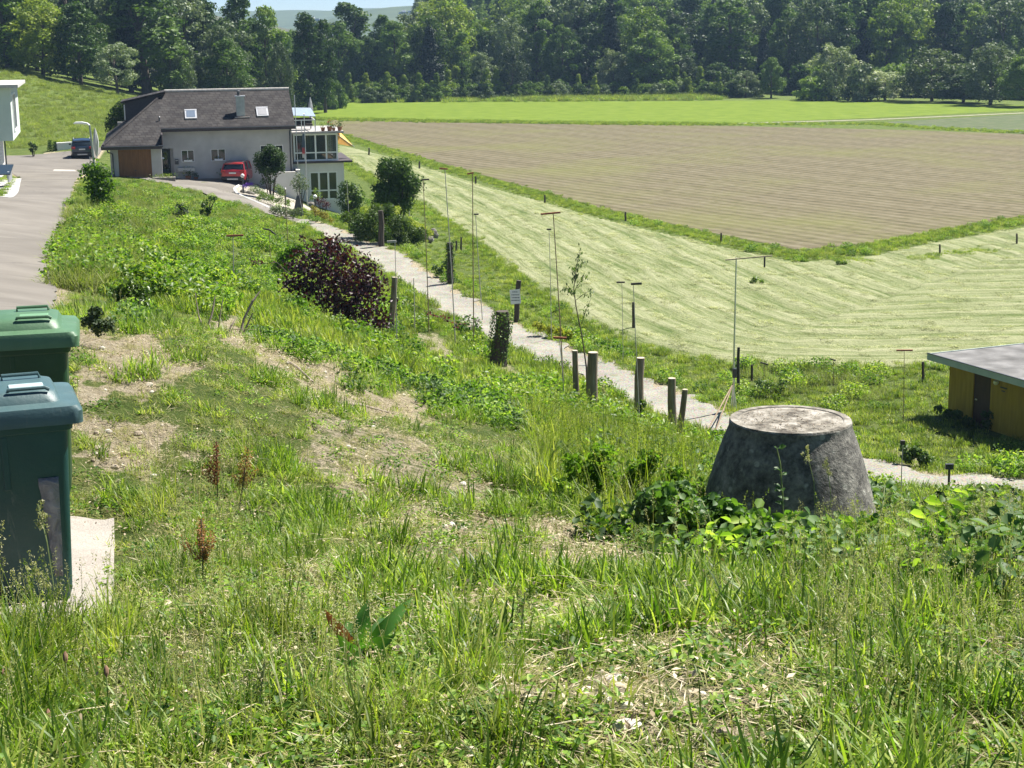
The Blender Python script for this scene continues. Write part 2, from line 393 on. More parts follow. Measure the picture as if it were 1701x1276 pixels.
# gravel
m, nt, b = newmat('gravel'); vec = N(nt, 'ShaderNodeTexCoord').outputs['Object']
v = N(nt, 'ShaderNodeTexVoronoi'); v.inputs['Scale'].default_value = 16; nt.links.new(vec, v.inputs['Vector'])
n1 = noise(nt, .9, 5, .6, vec); n2 = noise(nt, 25, 4, .6, vec)
c = ramp(nt, math_(nt, 'ADD', math_(nt, 'MULTIPLY', n2, .6), math_(nt, 'MULTIPLY', n1, .4)), [(.3, (.12, .112, .088)), (.47, (.225, .213, .175)), (.7, (.35, .335, .285))])
c = mixc(nt, .25, c, v.outputs['Color'], 'SOFT_LIGHT'); c = mixc(nt, ramp(nt, noise(nt, 2.2, 5, .65, vec), [(.58, (0, 0, 0)), (.7, (.7, .7, .7))]), c, (.16, .17, .07))
nt.links.new(c, b.inputs['Base Color']); b.inputs['Roughness'].default_value = .95
bump(nt, v.outputs['Distance'], .6, .03, b)
PL = [(p.x, p.y) for p in PATHW]
gp = drape('gravel_path', offset_line(PL, -1.15), offset_line(PL, 1.15), 10, 420, .035, MATS['gravel'], jag=1.15, uneven=.05); tag(gp, kind='structure')
# asphalt
m, nt, b = newmat('asphalt'); vec = N(nt, 'ShaderNodeTexCoord').outputs['Object']
n1 = noise(nt, .35, 6, .6, vec); n2 = noise(nt, 90, 3, .7, vec)
c = ramp(nt, math_(nt, 'ADD', math_(nt, 'MULTIPLY', n1, .75), math_(nt, 'MULTIPLY', n2, .25)), [(.3, (.125, .114, .098)), (.5, (.165, .151, .131)), (.7, (.215, .198, .172))])
vo = N(nt, 'ShaderNodeTexVoronoi', feature='DISTANCE_TO_EDGE'); vo.inputs['Scale'].default_value = .16
wv = N(nt, 'ShaderNodeVectorMath', operation='ADD'); nn = N(nt, 'ShaderNodeTexNoise'); nn.inputs['Scale'].default_value = .8; nt.links.new(vec, nn.inputs['Vector'])
nt.links.new(vec, wv.inputs[0]); nt.links.new(nn.outputs['Color'], wv.inputs[1]); nt.links.new(wv.outputs[0], vo.inputs['Vector'])
c = mixc(nt, ramp(nt, vo.outputs['Distance'], [(0, (.75, .75, .75)), (.006, (0, 0, 0))]), c, (.06, .055, .05))
nt.links.new(c, b.inputs['Base Color']); b.inputs['Roughness'].default_value = .9; b.inputs['Specular IOR Level'].default_value = .15; bump(nt, n2, .25, .01, b)
road = drape('road', [(p[0], p[1]) for p in ROADL], [(p[0], p[1]) for p in ROADR], 24, 300, .03, MATS['asphalt'], jag=.12); tag(road, kind='structure')
# driveway / yard in front of the house (sheet over the slope)
yl = [G(458, 360), G(430, 351), G(400, 341), G(350, 328), G(300, 316), G(262, 304), G(232, 297.5), G(186, 293)]
yr = [G(500, 366), G(475, 349), G(445, 340), G(405, 329), G(388, 314), P(430, 297, 119.5), P(400, 296, 120), P(300, 297, 119.5), P(215, 290, 118)]
yard = drape('driveway', yl, yr, 26, 90, .05, MATS['asphalt']); tag(yard, kind='structure')
# lighter patch and drain strip on the road
pm = surf('pale_asphalt_patch', [(.3, (.33, .3, .27)), (.7, (.42, .39, .35))], 2, .9)
a = [PZ(88, 287, gz(*G(100, 284).xy)), PZ(90, 281, gz(*G(100, 284).xy))]; bb = [PZ(127, 286, gz(*G(115, 284).xy)), PZ(124, 280, gz(*G(115, 284).xy))]
tag(drape('road_patch', a, bb, 8, 8, .036, pm), kind='structure')
# pale concrete kerb apron on the left of the road
apron = surf('light_concrete', [(.3, (.33, .32, .3)), (.7, (.45, .44, .42))], 1.5, .9)
a = [P(-60, 330, 78), P(-20, 310, 96), P(6, 297, 106)]; bb = [P(12, 330, 76), P(30, 312, 90), P(36, 297, 105)]
tag(drape('pavement', a, bb, 8, 20, .05, apron), kind='structure')
# ---------------------------------------------------------------- flat fields (sheets on the valley floor)
def sheet(name, pts, z, mat, nx=2, ny=2):
    o = MB().poly([(p.x, p.y, z) for p in pts], [tuple(range(len(pts)))]).build(name, mat); tag(o, kind='structure'); return o
def Z0(a, b): return PZ(a, b, 0)
# ploughed field
m, nt, b = newmat('ploughed_soil'); vec = N(nt, 'ShaderNodeTexCoord').outputs['Object']
p0, p1 = Z0(650, 232), Z0(1500, 330); fang = math.atan2(p1.y-p0.y, p1.x-p0.x)
mp = N(nt, 'ShaderNodeMapping'); mp.inputs['Rotation'].default_value = (0, 0, -fang); nt.links.new(vec, mp.inputs[0])
sep = N(nt, 'ShaderNodeSeparateXYZ'); nt.links.new(mp.outputs[0], sep.inputs[0])
nn = noise(nt, .15, 3, .5, vec)
w1 = math_(nt, 'SINE', math_(nt, 'ADD', math_(nt, 'MULTIPLY', sep.outputs['Y'], 2*math.pi/1.5), math_(nt, 'MULTIPLY', nn, 2.5)))
w2 = math_(nt, 'SINE', math_(nt, 'ADD', math_(nt, 'MULTIPLY', sep.outputs['Y'], 2*math.pi/6.1), math_(nt, 'MULTIPLY', nn, 3)))
mp2 = N(nt, 'ShaderNodeMapping'); mp2.inputs['Rotation'].default_value = (0, 0, -fang); mp2.inputs['Scale'].default_value = (.75, 1.35, 1); nt.links.new(vec, mp2.inputs[0])
n1 = noise(nt, 1.1, 6, .65, mp2.outputs[0]); n2 = noise(nt, .045, 5, .6, vec); n3 = noise(nt, 2.5, 4, .7, vec)
f = math_(nt, 'ADD', math_(nt, 'MULTIPLY', n1, .85), math_(nt, 'ADD', math_(nt, 'MULTIPLY', w1, .07), math_(nt, 'MULTIPLY', w2, .03)))
c = ramp(nt, f, [(.2, (.058, .05, .027)), (.4, (.122, .104, .064)), (.6, (.178, .155, .104))])
g = ramp(nt, math_(nt, 'ADD', math_(nt, 'MULTIPLY', n2, .7), math_(nt, 'MULTIPLY', n3, .35)), [(.5, (.04, .04, .04)), (.68, (.65, .65, .65))])
c = mixc(nt, g, c, (.14, .15, .045))
nt.links.new(c, b.inputs['Base Color']); b.inputs['Roughness'].default_value = .95; b.inputs['Specular IOR Level'].default_value = .1
bump(nt, math_(nt, 'ADD', n1, math_(nt, 'MULTIPLY', w1, .35)), .7, .1, b)
PLOUGH = [Z0(548, 199), Z0(700, 203), Z0(900, 206), Z0(1200, 209), Z0(1500, 216), Z0(1850, 228), Z0(1850, 330), Z0(1701, 358), Z0(1560, 383), Z0(1440, 405), Z0(1325, 415), Z0(1180, 386), Z0(1000, 346), Z0(800, 290), Z0(650, 246), Z0(560, 218)]
sheet('ploughed_field', PLOUGH, .004, MATS['ploughed_soil'])
# bright crop field
m = surf('young_crop', [(.3, (.095, .145, .012)), (.5, (.12, .175, .016)), (.7, (.155, .205, .026))], .35, .9, 6, .8, 6, spec=.1)
CROP = [Z0(440, 187), Z0(470, 192), Z0(500, 197.5), Z0(700, 200), Z0(1000, 204.5), Z0(1200, 205), Z0(1450, 196), Z0(1700, 183.5), Z0(1900, 176), Z0(1900, 172), Z0(1650, 175.5), Z0(1500, 170), Z0(1300, 167), Z0(1100, 168), Z0(800, 169), Z0(480, 168), Z0(430, 171)]
sheet('crop_field', CROP, .004, m)
m = surf('field_track_dust', [(.3, (.14, .15, .07)), (.6, (.28, .26, .18))], .8, .95)
sheet('field_track', [Z0(1150, 206.5), Z0(1450, 198.3), Z0(1900, 178.2), Z0(1900, 179.6), Z0(1450, 199.6), Z0(1150, 208)], .012, m)
m = surf('dark_crop', [(.3, (.035, .055, .012)), (.5, (.06, .085, .02)), (.7, (.1, .1, .05))], .5, .95, 6, .8, 5)
sheet('vegetable_field', [Z0(1450, 204), Z0(1700, 190), Z0(1950, 180), Z0(1950, 214), Z0(1700, 222), Z0(1550, 213)], .008, m)
m = surf('rough_verge', [(.3, (.06, .11, .02)), (.5, (.11, .17, .035)), (.7, (.17, .2, .06))], .8, .95, 6, 1, 6)
# hay meadow with windrows: a real relief following the meadow edge
EDGE = np.array([[*PZ(a, b_, 0).xy, 0] for a, b_ in [(560, 262), (620, 300), (690, 340), (760, 385), (830, 440), (900, 492), (960, 535), (1040, 572), (1150, 600), (1300, 612), (1500, 612), (1750, 606), (2000, 600)]])
HAYP = [tuple(p[:2]) for p in EDGE]+[tuple(Z0(a, c_).xy) for a, c_ in [(2000, 330), (1880, 345), (1701, 377), (1560, 400), (1440, 425), (1325, 436), (1180, 405), (1000, 363), (800, 306), (650, 261), (590, 246), (560, 240)]]
xs = np.arange(-32, 52, .38); ys = np.arange(66, 215, .38)
HX, HY = np.meshgrid(xs, ys); inside = in_poly(HX, HY, HAYP)
ed, es, _ = seg_dist(HX.ravel(), HY.ravel(), EDGE); ed = ed.reshape(HX.shape)
sgl = np.concatenate([[0], np.cumsum(np.hypot(*(EDGE[1:, :2]-EDGE[:-1, :2]).T))]); al = np.zeros(HX.size); bd = np.full(HX.size, 1e9)
for i in range(len(EDGE)-1):
    dx_, dy_ = (EDGE[i+1]-EDGE[i])[:2]; t_ = np.clip(((HX.ravel()-EDGE[i, 0])*dx_+(HY.ravel()-EDGE[i, 1])*dy_)/(dx_**2+dy_**2), 0, 1)
    dd_ = np.hypot(HX.ravel()-EDGE[i, 0]-t_*dx_, HY.ravel()-EDGE[i, 1]-t_*dy_); mm = dd_ < bd; bd = np.where(mm, dd_, bd); al = np.where(mm, sgl[i]+t_*(sgl[i+1]-sgl[i]), al)
al = al.reshape(HX.shape)
wob = (fbm(HX*.06, HY*.06, 2, 4))*1.6+fbm(HX*.6, HY*.6, 2, 14)*.25
ph = (ed+wob)/2.3; ridge = np.abs(((ph % 1)-.5))*2; ridge = np.clip(1.25-ridge*1.9, 0, 1)
hn = fbm(al*.45, ed*2.6, 3, 8)+.5; hn2 = fbm(al*.09, ed*.8, 3, 18)+.5
b1, _, _ = seg_dist(HX.ravel(), HY.ravel(), np.array([[*p, 0] for p in HAYP+HAYP[:1]]))
tap = np.clip((b1.reshape(HX.shape)-.35)/1.2, 0, 1)
HZ = .0+tap*(.03+ridge*(.02+.26*hn*hn2*1.6)+hn*.05)+.004
jj, ii = HX.shape; hid = np.arange(jj*ii).reshape(jj, ii)
ok = inside[:-1, :-1] & inside[1:, 1:] & inside[:-1, 1:] & inside[1:, :-1]
hq = np.stack([hid[:-1, :-1], hid[:-1, 1:], hid[1:, 1:], hid[1:, :-1]], -1)[ok]
m, nt, b = newmat('cut_hay'); vec = N(nt, 'ShaderNodeTexCoord').outputs['Object']
a = N(nt, 'ShaderNodeAttribute', attribute_name='ridge')
cbn = N(nt, 'ShaderNodeCombineXYZ'); aa = N(nt, 'ShaderNodeAttribute', attribute_name='along'); ae = N(nt, 'ShaderNodeAttribute', attribute_name='across')
nt.links.new(math_(nt, 'MULTIPLY', aa.outputs['Fac'], .13), cbn.inputs[0]); nt.links.new(math_(nt, 'MULTIPLY', ae.outputs['Fac'], 2.3), cbn.inputs[1])
n1 = noise(nt, 1.0, 8, .66, cbn.outputs[0], .15); n2 = noise(nt, .12, 4, .6, vec); n3 = noise(nt, 5, 5, .7, vec)
f = math_(nt, 'ADD', math_(nt, 'ADD', math_(nt, 'MULTIPLY', n1, .78), math_(nt, 'MULTIPLY', n3, .16)), math_(nt, 'ADD', math_(nt, 'MULTIPLY', a.outputs['Fac'], .1), math_(nt, 'MULTIPLY', n2, .14)))
c = ramp(nt, f, [(.37, (.045, .085, .014)), (.46, (.11, .145, .042)), (.55, (.18, .205, .088)), (.7, (.29, .30, .165))])
nt.links.new(c, b.inputs['Base Color']); b.inputs['Roughness'].default_value = .9; b.inputs['Specular IOR Level'].default_value = .15
bump(nt, math_(nt, 'ADD', n1, n3), 1.0, .12, b)
hay = mesh_np('hay_meadow', np.stack([HX.ravel(), HY.ravel(), HZ.ravel()], -1), hq, mat=m, smooth=True, attrs={'ridge': ('POINT', ridge.ravel()), 'along': ('POINT', al.ravel()+wob.ravel()), 'across': ('POINT', ed.ravel()+wob.ravel())}); tag(hay, kind='structure')
# ---------------------------------------------------------------- river and wooded hills
def zhill(X, Y):
    X = np.asarray(X, float); Y = np.asarray(Y, float)
    # the hill rises behind the river on the right, shoulder slopes down to the left
    shoulder = 1/(1+np.exp(-(X-(-5))/38))
    r = np.clip((Y-385-(40*(1-shoulder)))/330, 0, 1); r = r*r*(3-2*r)
    lh = np.clip((-X-62)/110, 0, 1)*np.clip((Y-235)/140, 0, 1)
    return -1+r*62*shoulder+lh*26
hx = np.linspace(-330, 420, 90); hy = np.linspace(378, 900, 80)
A, B = np.meshgrid(hx, hy); hz = zhill(A, B)+fbm(A*.02, B*.02, 3, 5)*6*np.clip((B-390)/50, 0, 1)
k = np.arange(A.size).reshape(A.shape)
hill = mesh_np('wooded_hill_slope', np.stack([A.ravel(), B.ravel(), hz.ravel()], -1), np.stack([k[:-1, :-1], k[:-1, 1:], k[1:, 1:], k[1:, :-1]], -1).reshape(-1, 4),
     mat=surf('forest_floor', [(.3, (.03, .04, .015)), (.7, (.07, .07, .03))], .2), smooth=True); hill.name = 'hill'; tag(hill, kind='structure')
m, nt, b = newmat('river_water'); b.inputs['Base Color'].default_value = (.1, .2, .2, 1); b.inputs['Roughness'].default_value = .12
bump(nt, noise(nt, .8, 3, .5), .4, .1, b)
riv = MB().poly([(10, 352, -.02), (200, 346, -.02), (200, 385, -.02), (10, 385, -.02)], [(0, 1, 2, 3)]).build('river', m); tag(riv, kind='structure')
# far blue ridges beyond the valley
for k, (Y0, x0, x1, s) in enumerate([(1500, -1300, 700, 3), (2300, -1900, 1200, 9)]):
    n = 140; X = np.linspace(x0, x1, n); nz = fbm(X/160+s, X*0+s, 4, s)
    H = (13+24/(1+np.exp(-(X+165)/22))+nz*6) if k == 0 else 42+nz*16
    V = []
    for X_, h_ in zip(X, H): V += [(X_, Y0-300, -5), (X_, Y0-120, h_*.55), (X_, Y0, h_), (X_, Y0+400, -5)]
    qd = []
    for i in range(n-1):
        a_ = i*4
        for j in range(3): qd.append((a_+j, a_+4+j, a_+5+j, a_+1+j))
    o = mesh_np('distant_ridge', V, qd, mat=surf('ridge_forest_%d' % k, [(.3, (.03, .055, .02)), (.7, (.06, .09, .035))], .05, bmp=1, bscale=.1), smooth=True); tag(o, kind='structure')
# ================================================================== FOLIAGE GENERATORS
def leaf_quads(C, Nn, L, W, rg, fold=.12, tang=None):
    n = len(C); Nn = Nn/np.linalg.norm(Nn, axis=1)[:, None].clip(1e-6)
    t = rg.normal(size=(n, 3)) if tang is None else tang
    t = t-Nn*(t*Nn).sum(1)[:, None]; t /= np.linalg.norm(t, axis=1)[:, None].clip(1e-6)
    b = np.cross(Nn, t); L = np.broadcast_to(L, n)[:, None]; W = np.broadcast_to(W, n)[:, None]
    V = np.stack([C-t*L*.5, C+b*W*.5+Nn*W*fold-t*L*.05, C+t*L*.5, C-b*W*.5+Nn*W*fold-t*L*.05], 1)
    return V.reshape(-1, 3), np.arange(n*4).reshape(n, 4)
def leaf6(C, Nn, L, W, rg, fold=.16, tang=None):
    n = len(C); Nn = Nn/np.linalg.norm(Nn, axis=1)[:, None].clip(1e-6)
    t = rg.normal(size=(n, 3)) if tang is None else tang
    t = t-Nn*(t*Nn).sum(1)[:, None]; t /= np.linalg.norm(t, axis=1)[:, None].clip(1e-6)
    b = np.cross(Nn, t); L = np.broadcast_to(L, n)[:, None]; W = np.broadcast_to(W, n)[:, None]
    V = np.stack([C-t*L*.5, C-t*L*.22+b*W*.46+Nn*W*fold, C+t*L*.16+b*W*.42+Nn*W*fold, C+t*L*.5-Nn*L*.06, C+t*L*.16-b*W*.42+Nn*W*fold, C-t*L*.22-b*W*.46+Nn*W*fold], 1)
    k = np.arange(n)[:, None]*6; Q = np.stack([k+np.array([[0, 1, 2, 3]]), k+np.array([[0, 3, 4, 5]])], 1).reshape(-1, 4)
    return V.reshape(-1, 3), Q
def blob_leaves(cs, rs, per, L, rg, up=.25, squash=.8, jit=.55, spread=(.55, 1.05), six=False):
    cs = np.asarray(cs, float); rs = np.asarray(rs, float)
    cnt = np.maximum(4, (per*(rs/rs.mean())**2)).astype(int)
    I = np.repeat(np.arange(len(cs)), cnt); n = len(I)
    d = rg.normal(size=(n, 3)); d /= np.linalg.norm(d, axis=1)[:, None]; d[:, 2] += up; d /= np.linalg.norm(d, axis=1)[:, None]
    rr = rg.uniform(spread[0], spread[1], n)[:, None]
    C = cs[I]+d*np.array([1, 1, squash])*rs[I][:, None]*rr
    Nn = d+rg.normal(size=(n, 3))*jit
    ll = L*rg.uniform(.6, 1.35, n)
    V, Q = (leaf6 if six else leaf_quads)(C, Nn, ll, ll*.72, rg)
    blobv = rg.uniform(0, 1, len(cs))[I]
    r = np.clip(.55*blobv+.45*rg.uniform(0, 1, n), 0, 1)
    if six: r = np.repeat(r, 2)
    return V, Q, r
def crown_blobs(H, z0, Wd, prof, nb, rb, rg, lop=.18):
    """blob centres through a crown: height H, from z0, half-width Wd, prof(t) in 0..1"""
    cs = []; rs = []
    a0 = rg.uniform(0, 6.28)
    while len(cs) < nb:
        t = rg.uniform(0, 1)**.9; an = rg.uniform(0, 6.28)
        lob = 1+lop*math.sin(3*an+a0+t*5)+lop*.6*math.sin(5*an-a0*2+t*9)
        rad = Wd*prof(t)*lob*math.sqrt(rg.uniform(.25, 1))
        r = rb*rg.uniform(.6, 1.3)*(1-.35*t)
        cs.append((rad*math.cos(an)*.85, rad*math.sin(an)*.85, z0+(H-z0-r*.6)*t)); rs.append(r)
    return cs, rs
P_ROUND = lambda t: math.sin(math.pi*min(1, (.14+.86*t)**.8)) ** .55 if t < .999 else .1
P_OVAL = lambda t: math.sin(math.pi*(.12+.83*t)) ** .7
P_COL = lambda t: (1-t*t*.75)*(.75+.25*min(1, t*5))
P_CONE = lambda t: (1-t)**.85*.98+.04
P_BUSH = lambda t: math.sqrt(max(.02, 1-t*t*.9))
bark = surf('tree_bark', [(.3, (.055, .042, .03)), (.7, (.13, .105, .08))], 5, .95, 5, .8, 10, stretch=(1, 1, .25))
def tree_proto(name, H, Wd, prof, nb, rb, per, L, mat, seed, z0=.18, trunk=True, up=.25, droop=False, tr=.02):
    rg = np.random.default_rng(seed)
    cs, rs = crown_blobs(H, z0*H, Wd, prof, nb, rb, rg)
    V, Q, r = blob_leaves(cs, rs, per, L, rg, up=up, squash=1.25 if droop else .8)
    e = bpy.data.objects.new(name, None)
    cr = mesh_np('crown', V, Q, mat=mat, attrs={'rnd': ('FACE', r)}, link=False); cr.parent = e
    out = [cr]
    if trunk:
        mb = MB(); lean = rg.normal(size=2)*.03*H
        tp = [(0, 0, -.5), (lean[0]*.1, lean[1]*.1, H*.12), (lean[0]*.5, lean[1]*.5, H*.4), (lean[0], lean[1], H*.75)]
        mb.tube(tp, [H*tr*1.35, H*tr, H*tr*.7, H*tr*.2], 8)
        for i in range(9):
            c = cs[int(rg.integers(len(cs)))]; zb = max(.14*H, min(c[2]*.7, H*.6)); f = zb/(H*.75)
            b0 = Vector((lean[0]*f, lean[1]*f, zb)); mid = (b0+Vector(c))/2+Vector((0, 0, -.03*H))
            mb.tube([b0, mid, c], [H*tr*.4, H*tr*.25, H*tr*.08], 5)
        tk = mb.build('trunk', bark, None, smooth=True, link=False); tk.parent = e; out.append(tk)
    return e, out
def place_tree(pr, loc, s, sxy, rz, label, cat='tree', group=None, name=None):
    e, parts = pr
    c = e.copy(); c.name = name or e.name; COL.objects.link(c); c.location = loc; c.rotation_euler = (0, 0, rz); c.scale = (sxy, sxy, s)
    tag(c, label, cat, group)
    for p in parts:
        k = p.copy(); COL.objects.link(k); k.parent = c
    return c
Ld = leafmat('leaf_dark', [(.028, .062, .012), (.05, .1, .018), (.085, .145, .026), (.14, .2, .045)], .3)
Lm = leafmat('leaf_mid', [(.038, .08, .014), (.07, .13, .021), (.115, .185, .03), (.18, .24, .05)], .35)
Ly = leafmat('leaf_yellow_green', [(.05, .095, .012), (.09, .155, .018), (.15, .21, .028), (.22, .26, .045)], .38)
Lg = leafmat('leaf_grey_green', [(.045, .075, .03), (.08, .12, .05), (.13, .17, .085), (.22, .26, .15)], .25)
Lw = leafmat('leaf_and_blossom', [(.05, .09, .03), (.1, .14, .05), (.2, .24, .12), (.5, .52, .4)], .3)
Lc = leafmat('conifer_needles', [(.01, .024, .01), (.018, .038, .014), (.03, .055, .02)], .1)
TP = [tree_proto('broadleaf_tree', 16, 5.6, P_ROUND, 105, 1.5, 95, .42, Ld, 1),
      tree_proto('broadleaf_tree', 17, 5.2, P_ROUND, 105, 1.4, 95, .42, Lm, 2),
      tree_proto('broadleaf_tree', 16, 5.4, P_OVAL, 100, 1.5, 90, .42, Ly, 3),
      tree_proto('tall_tree', 20, 4.2, P_COL, 105, 1.5, 90, .42, Ld, 4, z0=.12),
      tree_proto('tall_tree', 20, 4.0, P_OVAL, 100, 1.4, 90, .42, Lm, 5, z0=.15),
      tree_proto('willow_tree', 14, 5.4, P_OVAL, 100, 1.3, 95, .38, Lg, 6, z0=.08, droop=True),
      tree_proto('conifer_tree', 20, 3.4, P_CONE, 150, .95, 60, .4, Lc, 7, z0=.06, up=-.1),
      tree_proto('blossoming_tree', 11, 5.8, P_BUSH, 90, 1.3, 95, .36, Lw, 8, z0=.1),
      tree_proto('broadleaf_tree', 15, 5.0, P_OVAL, 65, 1.25, 80, .42, Lg, 9, z0=.2),
      tree_proto('bush', 4.2, 2.8, P_BUSH, 45, .75, 70, .3, Lm, 10, z0=.04, trunk=False),
      tree_proto('bush', 3.8, 2.8, P_BUSH, 45, .75, 70, .3, Lg, 11, z0=.04, trunk=False),
      tree_proto('young_tree', 7, 2.1, P_CONE, 45, .7, 60, .3, Ly, 12, z0=.1)]
TH = [16, 17, 16, 20, 20, 14, 20, 11, 15, 4.2, 3.8, 7]; TWD = [5.9, 5.5, 5.6, 4.6, 4.3, 5.7, 3.6, 6.2, 5.3, 3.2, 3.2, 2.3]
# (px, top y, base y, crown width px, distance, kind, label)
FT = [(18,-70,128,150,250,3,'dark tall tree at the top left corner above the pale house'),
 (72,-5,140,110,246,2,'yellow green rounded tree at the upper left behind the grassy hill'),
 (135,10,146,115,246,0,'dark broad tree right of the yellow green tree on the grassy hill'),
 (196,72,152,82,240,8,'low rounded grey green tree at the edge of the grassy hill'),
 (245,-45,155,165,262,3,'tallest dark tree left of the sky gap above the house roof'),
 (300,72,160,66,262,5,'short grey green tree above the left roof end'),
 (343,8,162,120,285,0,'dark tree right beside the left edge of the open sky'),
 (372,84,165,60,270,8,'small pale green tree in front of dark trees above the house ridge'),
 (402,2,166,90,292,4,'tall mid green tree above the chimney'),
 (445,18,167,92,296,1,'broad mid green tree above the right skylight'),
 (468,78,168,55,285,5,'grey green small tree right of the chimney behind the roof'),
 (512,28,163,72,300,3,'tall dark tree with a bare trunk above the right end of the ridge'),
 (540,40,163,50,302,4,'narrow tree with a thin trunk standing at the meadow edge right of the house'),
 (582,14,160,100,345,4,'high rounded tree left of the far blue hill'),
 (598,72,163,88,338,0,'dark wide tree with hanging branches left of the light round bush'),
 (655,62,160,84,345,1,'mid green tree below the far hospital block'),
 (690,90,160,60,350,5,'grey green tree left of the slim tall tree in the edge row'),
 (716,48,164,54,334,6,'slim tall tree with bare lower trunk in the forest edge row'),
 (758,112,163,42,331,11,'small yellow green young tree in front of the forest edge'),
 (800,88,165,52,331,8,'grey green oval tree right of the small yellow green one'),
 (851,84,165,62,332,5,'drooping grey green tree standing out from the forest edge'),
 (780,30,158,110,356,1,'large mid green tree behind the small yellow green tree'),
 (905,28,158,120,352,0,'large dark tree behind the drooping grey green one'),
 (968,36,157,100,352,3,'dark tall tree left of the pale spreading tree'),
 (1020,84,160,74,338,7,'pale spreading tree with a dark trunk zone in the centre of the forest edge'),
 (1080,56,160,92,342,1,'rounded mid green tree right of the pale spreading tree'),
 (1126,30,158,96,356,8,'tall silvery green tree behind the rounded one'),
 (1134,96,159,66,338,5,'low silvery tree right of the rounded mid green tree'),
 (1190,106,160,66,340,1,'low mid green tree near the centre right of the forest edge'),
 (1212,14,160,100,356,4,'tall tree with visible stems left of the gap to the river'),
 (1238,118,163,52,336,8,'small loose tree left of the single round tree'),
 (1281,98,164,46,332,1,'single round dark green tree on a thin trunk before the river'),
 (1350,128,168,76,330,9,'low bushy tree right of the river gap'),
 (1388,76,165,110,345,7,'tree with white blossom clusters right of the river gap'),
 (1470,118,168,110,334,7,'wide low tree joining the dark hedge on the right'),
 (1548,82,170,130,340,7,'largest white blossoming tree above the dark hedge'),
 (1600,125,172,90,330,0,'dark low tree over the hedge on the right'),
 (1645,78,175,104,325,5,'grey green willow near the right edge above the hedge'),
 (1706,84,178,100,320,0,'dark tree cut by the right edge of the picture'),
 (622,136,166,46,326,9,'light green round bush below the far hospital block'),
 (655,138,163,54,330,9,'wider mid green bush right of the light round bush'),
 (705,130,163,64,330,9,'mid green bush at the foot of the slim tall tree'),
 (556,134,163,46,318,9,'round bush right of the bare trunks beside the house'),
 (890,134,161,50,334,9,'round bush between the drooping tree and the hedge line'),
 (945,139,160,74,334,10,'long low bush at the crop field centre'),
 (990,141,160,56,334,10,'low bush left of the pale spreading tree'),
 (1372,118,168,60,328,10,'pale low bush in front of the white blossoming tree'),
 (1430,108,169,90,330,10,'wide pale bush between the two blossoming trees')]
grp = 'trees and bushes along the forest edge'
for i, (px, ty, by, wd, Y, k, lab) in enumerate(FT):
    p = P(px, by, Y) if px < 560 else PZ(px, by, -.1)
    if px >= 560 and Y > 348: p = p*(Y/338); p.z = 0
    m_ = mpp(p); h = (by-ty)*m_*1.0; z = gz(p.x, p.y) if px < 560 else 0
    if px < 560: h += max(0, p.z-z); z = min(z, p.z) if z > p.z-3 else p.z
    place_tree(TP[k], (p.x, p.y, z-.2), h/TH[k]*1.04, wd*m_/2/TWD[k]*1.08, rnd.uniform(0, 6.28), lab, 'bush' if k in (9, 10) else 'tree', grp)
USED = {}
def behind(row, sk):
    f = min((q for q in FT if q[0] > 560 and len(q[6].split()) < 12), key=lambda q: abs(q[0]-sk)); kx = (row, f[0]); USED[kx] = USED.get(kx, 0)+1
    pre = ('second row tree', 'third row tree')[row]; how = ['behind the', 'further back behind the', 'close beside and behind the', 'next along behind the', 'farthest along behind the'][min(USED[kx]-1, 4)]
    return ' '.join((pre+' '+how+' '+f[6]).split()[:16])
# second rows that close the edge: individuals behind the named ones
n2 = 0
for row, (Y0, step, hh, lab) in enumerate([(368, 6.6, 19, 'tree in the dense second row behind the forest edge'), (384, 7.5, 22, 'tall tree in the third row behind the forest edge')]):
    x = -45
    while x < 128:
        if not (38 < x < 52 and row == 0):
            k = rnd.choice([0, 0, 1, 3, 3, 4, 4, 5, 6, 8, 2]); h = hh*rnd.uniform(.75, 1.12)
            sk = proj(x, Y0, 0)[0]
            if sk < 700: h *= .82 if sk > 530 else .9
            place_tree(TP[k], (x, Y0+rnd.uniform(-6, 6), -.3), h/TH[k], h/TH[k]*rnd.uniform(.9, 1.15), rnd.uniform(0, 6.28), behind(row, sk), 'tree', 'trees of the dense rows behind the forest edge'); n2 += 1
        x += step*rnd.uniform(.75, 1.25)
for row, (Y0, step, hh) in enumerate([(262, 7.5, 19), (278, 8, 22), (300, 8, 24)]):
    x = -118+row*3; wi = -1
    while x < -38-row*6+ (0 if row < 2 else 6):
        wi += 1; sk = float(proj(x, Y0, 0)[0]); h = hh*rnd.uniform(.8, 1.1)
        if sk > 290: h *= .8
        k = rnd.choice([0, 0, 3, 3, 4, 1, 2, 6, 8]); z = gz(x, Y0)
        place_tree(TP[k], (x, Y0+rnd.uniform(-5, 5), z-.3), h/TH[k], h/TH[k]*rnd.uniform(.85, 1.1), rnd.uniform(0, 6.28), '%s tree of the %s row in the wood behind the grassy hill' % (['first', 'second', 'third', 'fourth', 'fifth', 'sixth', 'seventh', 'eighth', 'ninth', 'tenth', 'eleventh', 'twelfth', 'thirteenth', 'fourteenth', 'fifteenth'][wi]+' leftmost' if wi else 'leftmost', ['nearest', 'middle', 'farthest'][row]), 'tree', 'trees of the wood on the left'); n2 += 1
        x += step*rnd.uniform(.75, 1.25)
